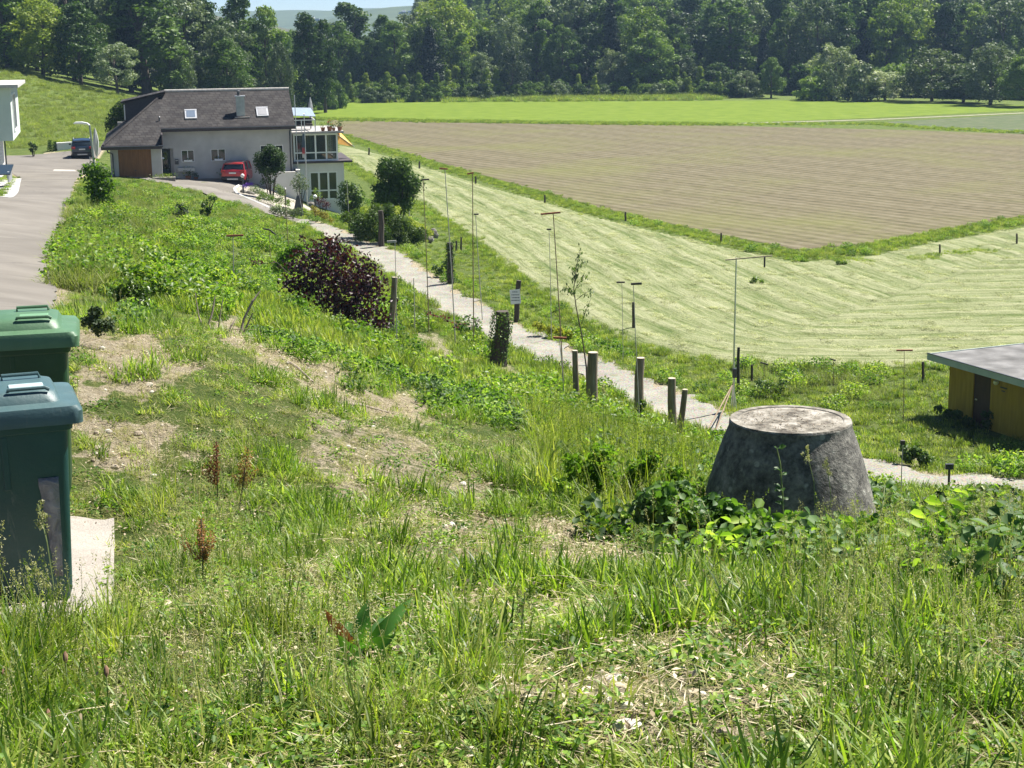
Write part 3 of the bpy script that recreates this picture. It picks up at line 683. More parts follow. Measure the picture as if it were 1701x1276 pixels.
# ------------------------------------------------------------------ instancing for what nobody could count
def proto_collection(name, objs):
    c = bpy.data.collections.new(name)
    for o in objs: c.objects.link(o)
    return c
def scatter(name, pos, rz, scl, idx, coll, label, cat, tilt=None, sclv=None, kind='stuff', mat=None):
    n = len(pos)
    me = bpy.data.meshes.new(name); me.vertices.add(n); me.vertices.foreach_set('co', np.asarray(pos, np.float32).ravel())
    a = me.attributes.new('rot', 'FLOAT_VECTOR', 'POINT'); rv = np.zeros((n, 3), np.float32); rv[:, 2] = rz
    if tilt is not None: rv[:, :2] = tilt
    a.data.foreach_set('vector', rv.ravel())
    a = me.attributes.new('scl', 'FLOAT_VECTOR', 'POINT'); sv = np.repeat(np.asarray(scl, np.float32)[:, None], 3, 1)
    if sclv is not None: sv = np.asarray(sclv, np.float32)
    a.data.foreach_set('vector', sv.ravel())
    a = me.attributes.new('pick', 'INT', 'POINT'); a.data.foreach_set('value', np.asarray(idx, np.int32))
    o = bpy.data.objects.new(name, me); COL.objects.link(o)
    ng = bpy.data.node_groups.new(name+'_spread', 'GeometryNodeTree')
    ng.interface.new_socket('Geometry', in_out='INPUT', socket_type='NodeSocketGeometry'); ng.interface.new_socket('Geometry', in_out='OUTPUT', socket_type='NodeSocketGeometry')
    gi = ng.nodes.new('NodeGroupInput'); go = ng.nodes.new('NodeGroupOutput')
    ci = ng.nodes.new('GeometryNodeCollectionInfo'); ci.inputs['Collection'].default_value = coll
    ci.inputs['Separate Children'].default_value = True; ci.inputs['Reset Children'].default_value = True
    ip = ng.nodes.new('GeometryNodeInstanceOnPoints'); ip.inputs['Pick Instance'].default_value = True
    def attr(nm, t):
        q = ng.nodes.new('GeometryNodeInputNamedAttribute'); q.data_type = t; q.inputs['Name'].default_value = nm; return q.outputs[0]
    ng.links.new(gi.outputs[0], ip.inputs['Points']); ng.links.new(ci.outputs[0], ip.inputs['Instance'])
    ng.links.new(attr('pick', 'INT'), ip.inputs['Instance Index']); ng.links.new(attr('rot', 'FLOAT_VECTOR'), ip.inputs['Rotation']); ng.links.new(attr('scl', 'FLOAT_VECTOR'), ip.inputs['Scale'])
    ng.links.new(ip.outputs[0], go.inputs[0])
    md = o.modifiers.new('spread', 'NODES'); md.node_group = ng
    return tag(o, label, cat, kind=kind)
# wood on the hill behind: crowns only
cw = []
for i, (e, parts) in enumerate(TP[:7]+[TP[8]]):
    c = parts[0].copy(); c.name = 'wood_%02d' % i; c.parent = None; cw.append(c)
wood_c = proto_collection('wood_crowns', cw)
WH = [16, 17, 16, 20, 20, 14, 20, 15]
pos = []; sc_ = []; ix = []
Y = 396.0
while Y < 700:
    x = -Y*.36-10
    while x < Y*.42+15:
        zz = float(zhill(x, Y)); k = rnd.choice([0, 0, 1, 1, 2, 3, 3, 4, 4, 5, 6, 7]); h = rnd.uniform(15, 25)
        if x < 0: h *= .72
        sk = float(proj(x, Y, 0)[0])
        # the valley opening, where the far ridges and the sky show
        if not (sk < 700 and Y > 430): pos.append((x+rnd.uniform(-2, 2), Y+rnd.uniform(-4, 4), zz-.5)); sc_.append(h/WH[k]); ix.append(k)
        x += rnd.uniform(6, 10.5)
    Y += 9.5
scatter('woodland', pos, rng.uniform(0, 6.28, len(pos)), sc_, ix, wood_c, 'dense mixed green forest covering the hill behind the fields', 'forest')
# undergrowth strip and dark hedge along the forest edge
hb = proto_collection('edge_bushes', [c for c in [TP[9][1][0].copy(), TP[10][1][0].copy(), TP[11][1][0].copy()]])
for i, c in enumerate(hb.objects): c.parent = None
pos = []; sc_ = []; ix = []
for i in range(520):
    px = rnd.uniform(300, 1260) if i < 300 else rnd.uniform(1330, 1760)
    Y = (351-18*abs(px-1000)/700 if px > 560 else 283+(px-300)*.13)+rnd.uniform(-1, 10)
    if px > 1330: Y = 352-(px-1330)*.085+rnd.uniform(0, 7)
    if px < 560: p = P(px, 160, Y); z = gz(p.x, Y)
    else: p = P(px, 160, Y); z = 0
    pos.append((p.x, Y, z-.2)); sc_.append(rnd.uniform(.4, 1.0)*(1.0 if px < 1330 else 1.7)); ix.append(rnd.choice([0, 0, 1, 1, 2]) if px < 1330 else 0)
scatter('undergrowth', pos, rng.uniform(0, 6.28, len(pos)), sc_, ix, hb, 'low undergrowth and hedge at the foot of the forest edge', 'undergrowth')

place_tree(TP[1], (28.0, 66.5, 0), .85, .85, 2.0, 'tree beside the hut just beyond the right edge, its shade falling on the hut roof', 'tree')
# ================================================================== BUILDINGS
class Frame:
    """local frame on the ground plan: u along the front, w away from the viewer, z up (absolute)"""
    def __init__(s, o, deg): s.o = Vector((o[0], o[1], 0)); a = R(deg); s.U = Vector((math.cos(a), math.sin(a), 0)); s.W = Vector((-math.sin(a), math.cos(a), 0)); s.a = a
    def hit(s, px, py, w):
        d = ray(px, py); k = (w+s.o.dot(s.W))/(d.dot(s.W)); p = d*k
        return p.dot(s.U)-s.o.dot(s.U), CZ+p.z
def lb(m, x0, x1, y0, y1, z0, z1): return m.bx(x0, x1, y0, y1, z0, z1)
plaster = surf('grey_plaster', [(.3, (.41, .40, .38)), (.7, (.51, .50, .48))], 1.2, .9, 6, .25, 40)
white_p = surf('white_plaster', [(.3, (.62, .61, .58)), (.7, (.72, .71, .68))], 1.2, .85, 6, .2, 40)
fascia_m = surf('dark_brown_fascia', [(.3, (.045, .035, .04)), (.7, (.07, .055, .055))], 3, .7)
white_f = plain('white_frame_paint', (.78, .79, .78), .4, var=.05)
m, nt, b = newmat('window_glass'); b.inputs['Base Color'].default_value = (.02, .028, .03, 1); b.inputs['Roughness'].default_value = .04; b.inputs['Specular IOR Level'].default_value = .9
bump(nt, noise(nt, 1.5, 2, .5), .04, .05, b); glass = m
curtain = surf('pale_curtain', [(.35, (.3, .31, .3)), (.65, (.5, .5, .48))], 4, .9, stretch=(6, 6, .3))
metal = plain('zinc_metal', (.5, .51, .52), .45, .7)
dkmetal = plain('dark_metal', (.05, .055, .06), .45, .3)
def roof_material():
    m, nt, b = newmat('slate_roof_tiles'); tc = N(nt, 'ShaderNodeTexCoord').outputs['Object']
    sp = N(nt, 'ShaderNodeSeparateXYZ'); nt.links.new(tc, sp.inputs[0])
    cb = N(nt, 'ShaderNodeCombineXYZ')
    # courses follow height; joints follow the eave direction, slightly diagonal
    nt.links.new(math_(nt, 'ADD', sp.outputs['X'], math_(nt, 'MULTIPLY', sp.outputs['Z'], .55)), cb.inputs[0]); nt.links.new(math_(nt, 'MULTIPLY', sp.outputs['Z'], 2.4), cb.inputs[1])
    br = N(nt, 'ShaderNodeTexBrick'); br.inputs['Scale'].default_value = 1; br.inputs['Brick Width'].default_value = .42; br.inputs['Row Height'].default_value = .36
    br.inputs['Mortar Size'].default_value = .035; br.inputs['Color1'].default_value = (.024, .022, .022, 1); br.inputs['Color2'].default_value = (.05, .046, .044, 1); br.inputs['Mortar'].default_value = (.02, .017, .017, 1)
    nt.links.new(cb.outputs[0], br.inputs['Vector'])
    n1 = noise(nt, 1.3, 6, .65, tc); c = mixc(nt, ramp(nt, n1, [(.45, (0, 0, 0)), (.75, (.45, .45, .45))]), br.outputs['Color'], (.095, .09, .083))
    nt.links.new(c, b.inputs['Base Color']); b.inputs['Roughness'].default_value = .85; b.inputs['Specular IOR Level'].default_value = .15
    bump(nt, math_(nt, 'ADD', br.outputs['Fac'], math_(nt, 'MULTIPLY', n1, -.4)), -.8, .03, b); return m
roofm = roof_material()
HF = Frame((-23.0, 118.5), 11.5)
house = empty('house', (-23.0, 118.5, 0), HF.a, 'grey rendered house with dark tiled roof, brown garage door and glazed bay, beside the fields', 'house')
def wall_holes(name, u0, u1, z0, z1, w, th, holes, mat, parent):
    """front wall with real openings"""
    us = sorted({u0, u1, *[h[0] for h in holes], *[h[1] for h in holes]}); zs = sorted({z0, z1, *[h[2] for h in holes], *[h[3] for h in holes]})
    mb = MB()
    for i in range(len(us)-1):
        for j in range(len(zs)-1):
            cu, cz = (us[i]+us[i+1])/2, (zs[j]+zs[j+1])/2
            if any(h[0] < cu < h[1] and h[2] < cz < h[3] for h in holes): continue
            mb.bx(us[i], us[i+1], w, w+th, zs[j], zs[j+1])
    return mb.build(name, mat, parent)
def window(parent, u0, u1, z0, z1, w, mull=1, trans=None, inner=None, name='window', frame=.06, split=None):
    g = MB().bx(u0+.01, u1-.01, w+.10, w+.12, z0+.01, z1-.01).build(name, glass, parent)
    f = MB(); t = frame
    f.bx(u0, u1, w+.03, w+.09, z0, z0+t); f.bx(u0, u1, w+.03, w+.09, z1-t, z1)
    f.bx(u0, u0+t, w+.03, w+.09, z0+t, z1-t); f.bx(u1-t, u1, w+.03, w+.09, z0+t, z1-t)
    for k in range(mull):
        c = u0+(u1-u0)*(k+1)/(mull+1); f.bx(c-t*.7, c+t*.7, w+.02, w+.09, z0+t, z1-t)
    if trans is not None:
        e = [u0+t]+[u0+(u1-u0)*(k+1)/(mull+1) for k in range(mull)]+[u1-t]
        for k in range(len(e)-1): f.bx(e[k]+t*.7*(k > 0), e[k+1]-t*.7*(k < len(e)-2), w+.03, w+.09, trans-t/2, trans+t/2)
    f.build('frame', white_f, g)
    return g
# walls
holes = [(-.96, -.05, 5.68, 6.54), (1.16, 2.21, 5.70, 6.57), (4.75, 6.43, 5.1, 6.75)]
wall_holes('wall', -1.55, 7.1, 1.5, 8.0, 0, .3, holes, plaster, house)
MB().bx(-2.33, -1.55, .002, .3, 6.7, 8.0).bx(-2.6, -1.75, 1.2, 1.4, 3.5, 6.7).bx(-1.75, -1.55, .3, 1.4, 3.5, 6.7).build('recess_wall', plaster, house)
for h, ml in zip(holes, (1, 1, 2)): window(house, *h, 0, ml, frame=.038 if ml == 1 else .05, trans=(h[2]+h[3])/2 if ml == 2 else None)
wd = surf('brown_wood_door', [(.3, (.17, .068, .018)), (.5, (.225, .095, .028)), (.7, (.28, .125, .04))], 2.5, .55, 5, .3, 12, stretch=(9, 1, .5))
wall_holes('garage_wall', -5.93, -2.35, 2.5, 7.0, -2.3, .25, [(-5.38, -3.08, 4.6, 6.84)], plaster, house)
MB().bx(-5.93, -5.68, -2.05, 8, 2.5, 7.0).bx(-2.6, -2.35, -2.05, 1.2, 2.5, 7.0).build('side_wall', plaster, house)
MB().bx(6.85, 7.1, .3, 9.5, 1.5, 8.2).bx(-5.68, 6.85, 9.2, 9.5, 1.5, 8.2).build('rear_wall', plaster, house)
gd = MB()
for k in range(12):
    x0 = -5.38+k*2.3/12; gd.bx(x0+.008, x0+2.3/12-.008, -2.2, -2.15, 4.55, 6.84)
gd.bx(-5.38, -3.08, -2.15, -2.12, 4.55, 6.84)
g = gd.build('garage_door', wd, house); MB().bx(-4.3, -4.16, -2.24, -2.2, 5.35, 5.39).build('handle', dkmetal, g)
d = MB().bx(-2.5, -1.78, 1.12, 1.18, 4.3, 6.55).build('door', plain('dark_teal_door', (.05, .09, .085), .4), house)
MB().bx(-2.3, -1.98, 1.1, 1.118, 5.2, 6.35).build('pane', glass, d); MB().bx(-1.9, -1.87, 1.06, 1.118, 5.2, 5.5).build('handle', metal, d)
# roof
rf = MB()
A = (-6.35, -3.0, 7.18); B_ = (-2.3, -3.0, 7.18); Cc = (-2.3, -.5, 8.21); D = (7.35, -.5, 8.21); E = (7.35, 5.3, 10.6); F_ = (-1.86, 5.3, 10.6); Gq = (7.35, 10.4, 8.5); Hq = (-6.6, 10.4, 7.3); 
T = .16
def slab(pts, nrm=(0, 0, -1)):
    n = len(pts); lo = [(p[0], p[1], p[2]-T) for p in pts]
    rf.poly(list(pts)+lo, [tuple(range(n)), tuple(range(n, 2*n))[::-1]]+[(i, n+i, n+(i+1) % n, (i+1) % n) for i in range(n)])
slab([A, B_, Cc, D, E, F_]); slab([A, F_, Hq]); slab([F_, E, Gq, Hq])
roof = rf.build('roof', roofm, house)
rc = MB().tube([(-1.95, 5.3, 10.62), (7.38, 5.3, 10.62)], .13, 8).build('ridge_cap', surf('weathered_ridge', [(.3, (.3, .28, .25)), (.7, (.48, .46, .42))], 5, .9), roof)
MB().tube([(A[0], A[1], A[2]+.03), (F_[0], F_[1], F_[2]+.02)], .09, 6).build('hip_cap', roofm, roof)
MB().bx(-2.36, 7.4, -.58, -.5, 7.92, 8.2).bx(-6.42, -2.28, -3.08, -3.0, 6.9, 7.17).bx(-2.3, -2.22, -3.0, -.58, 6.98, 7.9).bx(7.33, 7.41, -.5, .3, 7.95, 8.15).bx(-6.5, -6.42, -3.08, 10.3, 6.92, 7.17).build('fascia', fascia_m, roof)
MB().tube([(-2.3, -.62, 8.13), (7.4, -.62, 8.13)], .05, 8).tube([(-6.4, -3.12, 7.1), (-2.2, -3.12, 7.1)], .05, 8).build('gutter', dkmetal, roof)
MB().tube([(-6.1, -3.05, 7.0), (-6.05, -2.5, 6.7), (-5.75, -2.38, 6.6), (-5.75, -2.38, 4.3)], .05, 8).build('downpipe', dkmetal, house); MB().tube([(7.0, -.5, 8.0), (6.95, -.1, 7.7), (6.95, -.08, 3.5)], .05, 8).build('downpipe', dkmetal, house)
def zr(w): return 7.18+.412*(w+3)
def skylight(u, w0, wid, ln, mat2):
    sl = math.atan(.412); c = (u, w0+ln/2*math.cos(sl), zr(w0+ln/2*math.cos(sl))+.06)
    s = MB().box(c, (wid+.14, ln+.14, .12), rx=sl).build('skylight', metal, roof)
    c2 = (c[0], c[1]-.03, c[2]+.065); MB().box(c2, (wid-.1, ln-.25, .02), rx=sl).build('pane', mat2, s)
    MB().box((c[0], w0+ln*math.cos(sl)-.02, c[2]+ln/2*math.sin(sl)+.03), (wid+.16, .16, .1), rx=sl).build('shutter_box', metal, s)
    return s
pane_m, nt, b = newmat('skylight_glass'); b.inputs['Base Color'].default_value = (.3, .36, .42, 1); b.inputs['Roughness'].default_value = .15; b.inputs['Metallic'].default_value = .6
skylight(-.12, .75, .72, 1.35, pane_m); skylight(5.1, .9, .72, 1.35, plain('grey_roller_shutter', (.23, .23, .24), .6))
ch = MB().bx(3.2, 3.82, 1.1, 1.75, 8.6, 10.25).build('chimney', surf('chimney_render', [(.3, (.36, .38, .35)), (.7, (.5, .51, .47))], 3, .9), roof)
MB().bx(3.14, 3.88, 1.04, 1.81, 10.25, 10.33).build('cap', metal, ch); MB().lathe([(.09, 0), (.09, .28), (.16, .3), (.16, .34), (.02, .42)], 12, (3.4, 1.43, 10.33)).build('pot', dkmetal, ch)
MB().bx(3.05, 4.15, .72, 1.08, zr(.9)-.02, zr(.9)+.02).build('flashing', surf('pale_flashing', [(.3, (.3, .28, .25)), (.7, (.5, .47, .43))], 3, .8), ch)
MB().lathe([(.05, 0), (.05, .28), (.09, .3), (.01, .38)], 10, (-2.4, .6, zr(.6)-.02)).build('vent_pipe', dkmetal, roof)
# dormer on the left hip
dm = MB().poly([(-1.9, 4.2, 10.65), (-1.9, 8.2, 10.65), (-5.2, 8.2, 9.95), (-5.2, 4.2, 9.95), (-1.9, 4.2, 10.5), (-1.9, 8.2, 10.5), (-5.2, 8.2, 9.8), (-5.2, 4.2, 9.8)],
     [(0, 1, 2, 3), (7, 6, 5, 4), (0, 3, 7, 4), (1, 5, 6, 2), (3, 2, 6, 7), (0, 4, 5, 1)]).build('dormer', roofm, roof)
MB().poly([(-1.95, 4.5, 10.48), (-4.9, 4.5, 9.86), (-4.9, 4.5, 7.8), (-1.95, 7.9, 10.48), (-4.9, 7.9, 9.86), (-4.9, 7.9, 7.8)], [(0, 1, 2), (3, 5, 4), (1, 4, 5, 2), (0, 2, 5, 3), (0, 3, 4, 1)]).build('cheek', plain('dark_slate_cladding', (.05, .048, .055), .7), dm)
MB().bx(-4.96, -4.91, 4.75, 7.6, 8.75, 9.6).build('window', glass, dm)
MB().bx(-4.99, -4.9, 4.62, 4.74, 8.6, 9.7).bx(-5.0, -4.905, 4.75, 7.6, 8.62, 8.74).build('frame', white_f, dm)
# glazed bay at the right end
bay = MB().bx(7.102, 10.62, 1.25, 8.5, 1.2, 5.25).build('lower_storey', white_p, house)
wl = [(8.37, 10.47, 2.5, 4.62)]
MB().bx(7.102, 8.37, 1.0, 1.25, 1.2, 5.25).bx(10.47, 10.97, 1.0, 1.25, 1.2, 5.25).bx(8.37, 10.47, 1.0, 1.25, 4.62, 5.25).bx(8.37, 10.47, 1.0, 1.25, 1.2, 2.5).bx(10.62, 10.97, 1.25, 8.5, 1.2, 5.25).build('lower_wall', white_p, house)
window(house, 8.37, 10.47, 2.5, 4.62, 1.0, 2, 3.2, frame=.1)
MB().bx(7.102, 11.6, .7, 9.0, 5.27, 5.42).build('balcony_slab', fascia_m, house)
MB().bx(7.3, 10.4, 1.6, 7.5, 5.42, 5.46).bx(7.102, 7.3, 1.4, 7.8, 5.42, 7.4).bx(7.3, 10.4, 7.5, 7.6, 5.46, 7.4).build('sunroom_floor', surf('wood_floor', [(.3, (.2, .13, .07)), (.7, (.3, .2, .1))], 2), house)
for k, cx in enumerate([7.75, 8.55, 9.35]):
    pts = []
    cm = MB()
    for j in range(8):
        x0 = cx+.9+(j*.05) if k == 2 else cx+j*.045; cm.bx(x0, x0+.03, 1.75+.04*(j % 2), 1.79+.04*(j % 2), 5.5, 7.3)
    cm.build('curtain', curtain, house)
gb = MB(); gf = MB(); us = [7.32, 8.1, 8.9, 9.7, 10.5]
gf.bx(7.25, 10.58, .97, 1.1, 5.42, 5.54).bx(7.25, 10.58, .97, 1.1, 7.33, 7.46)
for u in us: gf.bx(u-.06, u+.06, .97, 1.1, 5.54, 7.33)
for i in range(4): gf.bx(us[i]+.06, us[i+1]-.06, .985, 1.08, 6.0, 6.09)
for w_ in (2.7, 4.4, 6.1, 7.8): gf.bx(10.46, 10.58, w_-.06, w_+.06, 5.54, 7.33)
gf.bx(10.46, 10.58, 1.1, 7.8, 5.42, 5.54).bx(10.46, 10.58, 1.1, 7.8, 7.33, 7.46)
m, nt, b = newmat('clear_glass'); b.inputs['Base Color'].default_value = (.6, .68, .66, 1); b.inputs['Roughness'].default_value = .03; b.inputs['Transmission Weight'].default_value = .0; b.inputs['Alpha'].default_value = .42; b.inputs['Specular IOR Level'].default_value = 1
b.inputs['Base Color'].default_value = (.05, .08, .08, 1); clear = m
for i in range(4): gb.bx(us[i]+.06, us[i+1]-.06, 1.02, 1.035, 5.54, 7.33)
gb.bx(10.51, 10.525, 1.1, 7.8, 5.54, 7.33)
sw = gb.build('sunroom_window', clear, house); gf.build('frame', white_f, sw)
MB().bx(7.102, 11.0, .55, 8.2, 7.47, 7.62).build('terrace_slab', surf('terrace_edge', [(.3, (.28, .27, .26)), (.7, (.4, .38, .36))], 2), house)
rl = MB()
for u in (7.9, 8.9): rl.bx(u-.03, u+.03, .7, .76, 7.62, 8.45)
rl.bx(7.3, 8.93, .7, .76, 8.45, 8.5).bx(7.3, 8.87, .715, .745, 8.0, 8.03).bx(8.87, 8.93, .7, 5, 8.45, 8.5).bx(8.87, 8.93, 4.9, 4.96, 7.62, 8.45)
rl.build('railing', white_f, house)
aw = MB().poly([(10.55, 1.3, 7.35), (10.95, 3.6, 7.45), (12.0, 3.0, 6.25), (10.66, 1.45, 6.6), (10.55, 1.33, 7.35), (10.95, 3.63, 7.45), (12.0, 3.03, 6.25), (10.66, 1.48, 6.6)], [(0, 1, 2, 3), (7, 6, 5, 4), (0, 4, 5, 1), (1, 5, 6, 2), (2, 6, 7, 3), (3, 7, 4, 0)])
aw.build('awning', surf('orange_awning_cloth', [(.35, (.62, .3, .06)), (.65, (.75, .4, .1))], 3, .8, stretch=(.2, 6, 1)), house)
MB().tube([(10.5, 1.25, 7.38), (12.03, 3.02, 6.24)], .025, 8).build('awning_bar', metal, house)
def HW(u, w, z): return Vector((HF.o+HF.U*u+HF.W*w)[:2]+(z,))
# low garden wall in front of the bay
gw = empty('garden_wall', HW(5.2, -.9, 0), HF.a, 'low white retaining wall between the small tree and the glazed bay', 'wall')
MB().bx(0, 2.3, -.1, .1, 2.5, 4.78).bx(2.1, 2.3, .1, 2.0, 2.5, 4.9).build('wall', white_p, gw); MB().bx(-.05, 2.05, -.14, .14, 4.78, 4.84).bx(2.06, 2.34, -.14, 1.9, 4.9, 4.96).build('coping', surf('pale_coping', [(.3, (.6, .58, .55)), (.7, (.72, .7, .66))], 3), gw)
# wall fittings
lamp = empty('wall_lamp', HW(-2.35, -.6, 6.0), HF.a, 'small white wall lamp beside the front door recess', 'lamp')
MB().lathe([(.03, 0), (.17, .02), (.14, .1), (.03, .16)], 14, (0, 0, 0)).build('lamp_shade', white_f, lamp); MB().bx(-.02, .02, 0, .16, .04, .08).build('bracket', dkmetal, lamp)
mb_ = empty('mailbox', HW(-1.32, -.12, 5.55), HF.a, 'dark letter box on the grey wall left of the flower box window', 'mailbox')
MB().bx(-.13, .13, -.1, .1, 0, .36).build('box', dkmetal, mb_, bevel=.02); MB().bx(-.1, .1, -.112, -.101, .26, .3).build('slot_flap', metal, mb_)
# ------------------------------------------------------------------ small potted plants, planters
def sprigs(name, c, r, h, n, mat, parent=None, L=.08, seed=0, link=True):
    rg = np.random.default_rng(seed); C = rg.normal(size=(n, 3))*np.array([r*.5, r*.5, 0])+np.array(c); C[:, 2] += rg.uniform(0, h, n)
    V, Q = leaf_quads(C, rg.normal(size=(n, 3))+[0, 0, .6], L*rg.uniform(.6, 1.3, n), L*.6, rg)
    return mesh_np(name, V, Q, mat=mat, parent=parent, attrs={'rnd': ('FACE', rg.uniform(0, 1, n))}, link=link)
petal_p = leafmat('purple_petals', [(.12, .05, .4), (.22, .1, .6), (.32, .18, .7)], .2)
petal_r = leafmat('red_petals', [(.35, .02, .03), (.55, .04, .05)], .2)
stonem = surf('rough_stone', [(.3, (.1, .09, .075)), (.7, (.25, .23, .2))], 4, .9, 6, .8, 14)
fb = empty('flower_box', HW(-.68, -.2, 5.02), HF.a, 'long pale flower box on the wall under the left window', 'flower box')
MB().bx(-.62, .62, -.16, .16, 0, .27).build('box', surf('pale_concrete_box', [(.3, (.42, .41, .38)), (.7, (.55, .54, .5))], 4), fb, bevel=.02)
sprigs('plants', (0, 0, .27), .6, .12, 60, Lm, fb, .07, 3)
for u, z, lab in ((-.5, 5.7, 'white trough of plants on the sill of the left window'), (1.7, 5.72, 'white trough of plants on the sill of the middle window')):
    e = empty('window_box', HW(u, -.1, z), HF.a, lab, 'flower box'); MB().bx(-.3, .3, -.09, .09, 0, .15).build('box', white_f, e, bevel=.01); sprigs('plants', (0, 0, .15), .3, .14, 45, Ld, e, .07, int(u*7)+20)
pl = empty('stone_planter', P(274, 303, 114.6), HF.a, 'low stone planter with plants in front of the front door', 'planter')
MB().bx(-.85, .75, -.4, .35, -.3, .38).build('trough', stonem, pl, bevel=.04); MB().box((-.98, -.1, .12), (.12, 1.6, .3), rz=.35).build('kerb_stone', white_p, pl)
sprigs('plants', (-.05, 0, .38), .9, .22, 220, Ly, pl, .1, 5)
def pot(loc, lab, fl=None, s=1, seed=0, leaf=None):
    e = empty('potted_plant', loc, 0, lab, 'potted plant', None); e.scale = (s, s, s)
    MB().lathe([(.13, 0), (.18, .25), (.2, .25), (.2, .3), (.17, .3), (.16, .26)], 14).build('pot', surf('terracotta_%d' % seed, [(.3, (.28, .12, .06)), (.7, (.38, .17, .09))], 5), e)
    sprigs('plant', (0, 0, .3), .28, .4, 70, leaf or Lm, e, .12, seed)
    if fl: sprigs('flowers', (0, 0, .45), .25, .3, 16, fl, e, .09, seed+50)
    return e
pot(HW(9.5, 1.0, 7.62), 'potted plant with yellowish leaves left on the roof terrace edge', None, .9, 31, Ly)
pot(HW(10.0, .95, 7.62), 'dark potted plant in the middle of the roof terrace edge', petal_r, 1.1, 32, Ld)
pot(HW(10.3, 1.0, 7.62), 'small dark potted plant between two larger ones on the terrace edge', None, .7, 33, Ld)
pot(HW(10.75, .95, 7.62), 'spreading potted plant at the right end of the roof terrace edge', None, 1.0, 34, Ld)
pot(HW(-.55, -.35, 4.38), 'dark potted plant on the ground below the flower box', None, 1.1, 35, Ld)
pot(HW(.0, -.3, 4.35), 'smaller dark potted plant to the right of the one below the flower box', None, .8, 36, Ld)
pot(HW(2.0, -.3, 4.35), 'dark potted plant against the wall left of the red car', petal_r, 1.2, 37, Ld)
pot(HW(-2.15, -.3, 4.5), 'leafy potted plant beside the front door recess', None, 1.2, 38, Lg)
# terrace lounge set with blue-grey canopy, closed parasols
sw_ = empty('garden_lounge', HW(8.1, 3.2, 7.62), HF.a, 'terrace seat under a blue grey canopy behind the white railing', 'garden seat')
MB().poly([(-1, -.9, 1.15), (1.0, -.9, 1.05), (.8, .9, 1.6), (-.9, .9, 1.65), (-1, -.9, 1.12), (1.0, -.9, 1.02), (.8, .9, 1.57), (-.9, .9, 1.62)], [(0, 1, 2, 3), (7, 6, 5, 4), (0, 4, 5, 1), (1, 5, 6, 2), (2, 6, 7, 3), (3, 7, 4, 0)]).build('canopy', plain('blue_grey_canvas', (.22, .28, .36), .8), sw_)
for x, y in ((-.95, -.85), (.95, -.85), (-.85, .85), (.75, .85)): MB().bx(x-.03, x+.03, y-.03, y+.03, 0, 1.05 if y < 0 else 1.58).build('post', dkmetal, sw_)
MB().bx(-.8, .8, -.3, .4, .3, .45).bx(-.8, .8, .3, .42, .45, .9).build('seat', plain('dark_wicker', (.06, .05, .045), .8), sw_)
def parasol(loc, h, r, lab, mat):
    e = empty('closed_parasol', loc, 0, lab, 'parasol')
    MB().tube([(0, 0, 0), (0, 0, h)], .03, 8).build('pole', metal, e)
    rg = random.Random(int(h*100)); rings = []
    for i in range(9):
        t = i/8; rr = r*(.25+.75*math.sin(min(1, t*1.35)*math.pi*.62))*(1-t**3)+.02; z = h*.32+t*h*.7
        rings.append([(math.cos(a)*rr*(1+.22*(k % 2)), math.sin(a)*rr*(1+.22*(k % 2)), z) for k, a in enumerate([2*math.pi*q/14 for q in range(14)])])
    MB().loft(rings).build('canopy', mat, e, smooth=True)
    MB().bx(-.25, .25, -.25, .25, 0, .08).build('base', dkmetal, e); return e
cloth = surf('pale_grey_cloth', [(.3, (.42, .43, .41)), (.7, (.58, .59, .57))], 3, .9)
parasol(HW(9.0, 5.5, 7.3), 2.6, .16, 'closed white parasol on the roof terrace against the green field', cloth)
p = P(161, 262, 131); parasol(Vector((p.x, p.y, gz(p.x, p.y))), 3.2, .2, 'tall closed grey parasol behind the street lamp at the left house corner', cloth)
# ------------------------------------------------------------------ white house at the left edge
WF = Frame((-31.75, 104), 14)
wh = empty('white_house', (-31.75, 104, 0), WF.a, 'pale house with flat roof cut by the left edge beside the road', 'house')
mint = surf('pale_green_plaster', [(.3, (.50, .56, .50)), (.7, (.58, .64, .58))], 1, .9, 6, .2, 40)
MB().bx(-12, 0, 0, 10, 8.3, 11.65).build('upper_storey', mint, wh)
MB().bx(-12, -1.2, 1.2, 10, 3, 8.3).build('lower_storey', white_p, wh)
MB().bx(-12.5, .55, -.5, 10.5, 11.65, 11.85).build('roof_slab', surf('roof_gravel', [(.3, (.4, .39, .37)), (.7, (.52, .5, .48))], 6), wh)
wv = MB().bx(.0, .02, 2.0, 5.2, 8.9, 11.1).build('window', glass, wh); MB().bx(.0, .06, 1.85, 2.0, 8.8, 11.2).bx(0, .06, 5.2, 5.35, 8.8, 11.2).bx(0, .05, 3.5, 3.62, 8.9, 11.1).bx(0, .06, 2.0, 5.2, 8.75, 8.9).bx(0, .06, 2, 5.2, 11.1, 11.2).build('frame', white_f, wv)
MB().bx(-1.25, -1.15, .2, 1.1, 3, 8.25).bx(-.6, -.52, .3, .38, 3, 8.3).build('porch_post', dkmetal, wh)
bx = MB().bx(-3.2, -.9, 2.2, 5.5, 11.85, 12.5).build('roof_terrace_wall', surf('grey_metal_panel', [(.3, (.2, .2, .2)), (.7, (.3, .3, .3))], 2), wh); MB().bx(-3.3, -.8, 2.1, 5.6, 12.5, 12.56).build('coping', metal, bx)
r2 = MB()
for i in range(6): r2.bx(-5.5+i*.4, -5.46+i*.4, .5, .54, 11.85, 12.75)
r2.bx(-5.6, -3.3, .5, .54, 12.75, 12.8).build('railing', dkmetal, wh)
def WW(u, w, z): return Vector((WF.o+WF.U*u+WF.W*w)[:2]+(z,))
pot(WW(-1.7, .9, 11.85), 'small plant on the flat roof of the pale house', None, 1.1, 41, Ld)
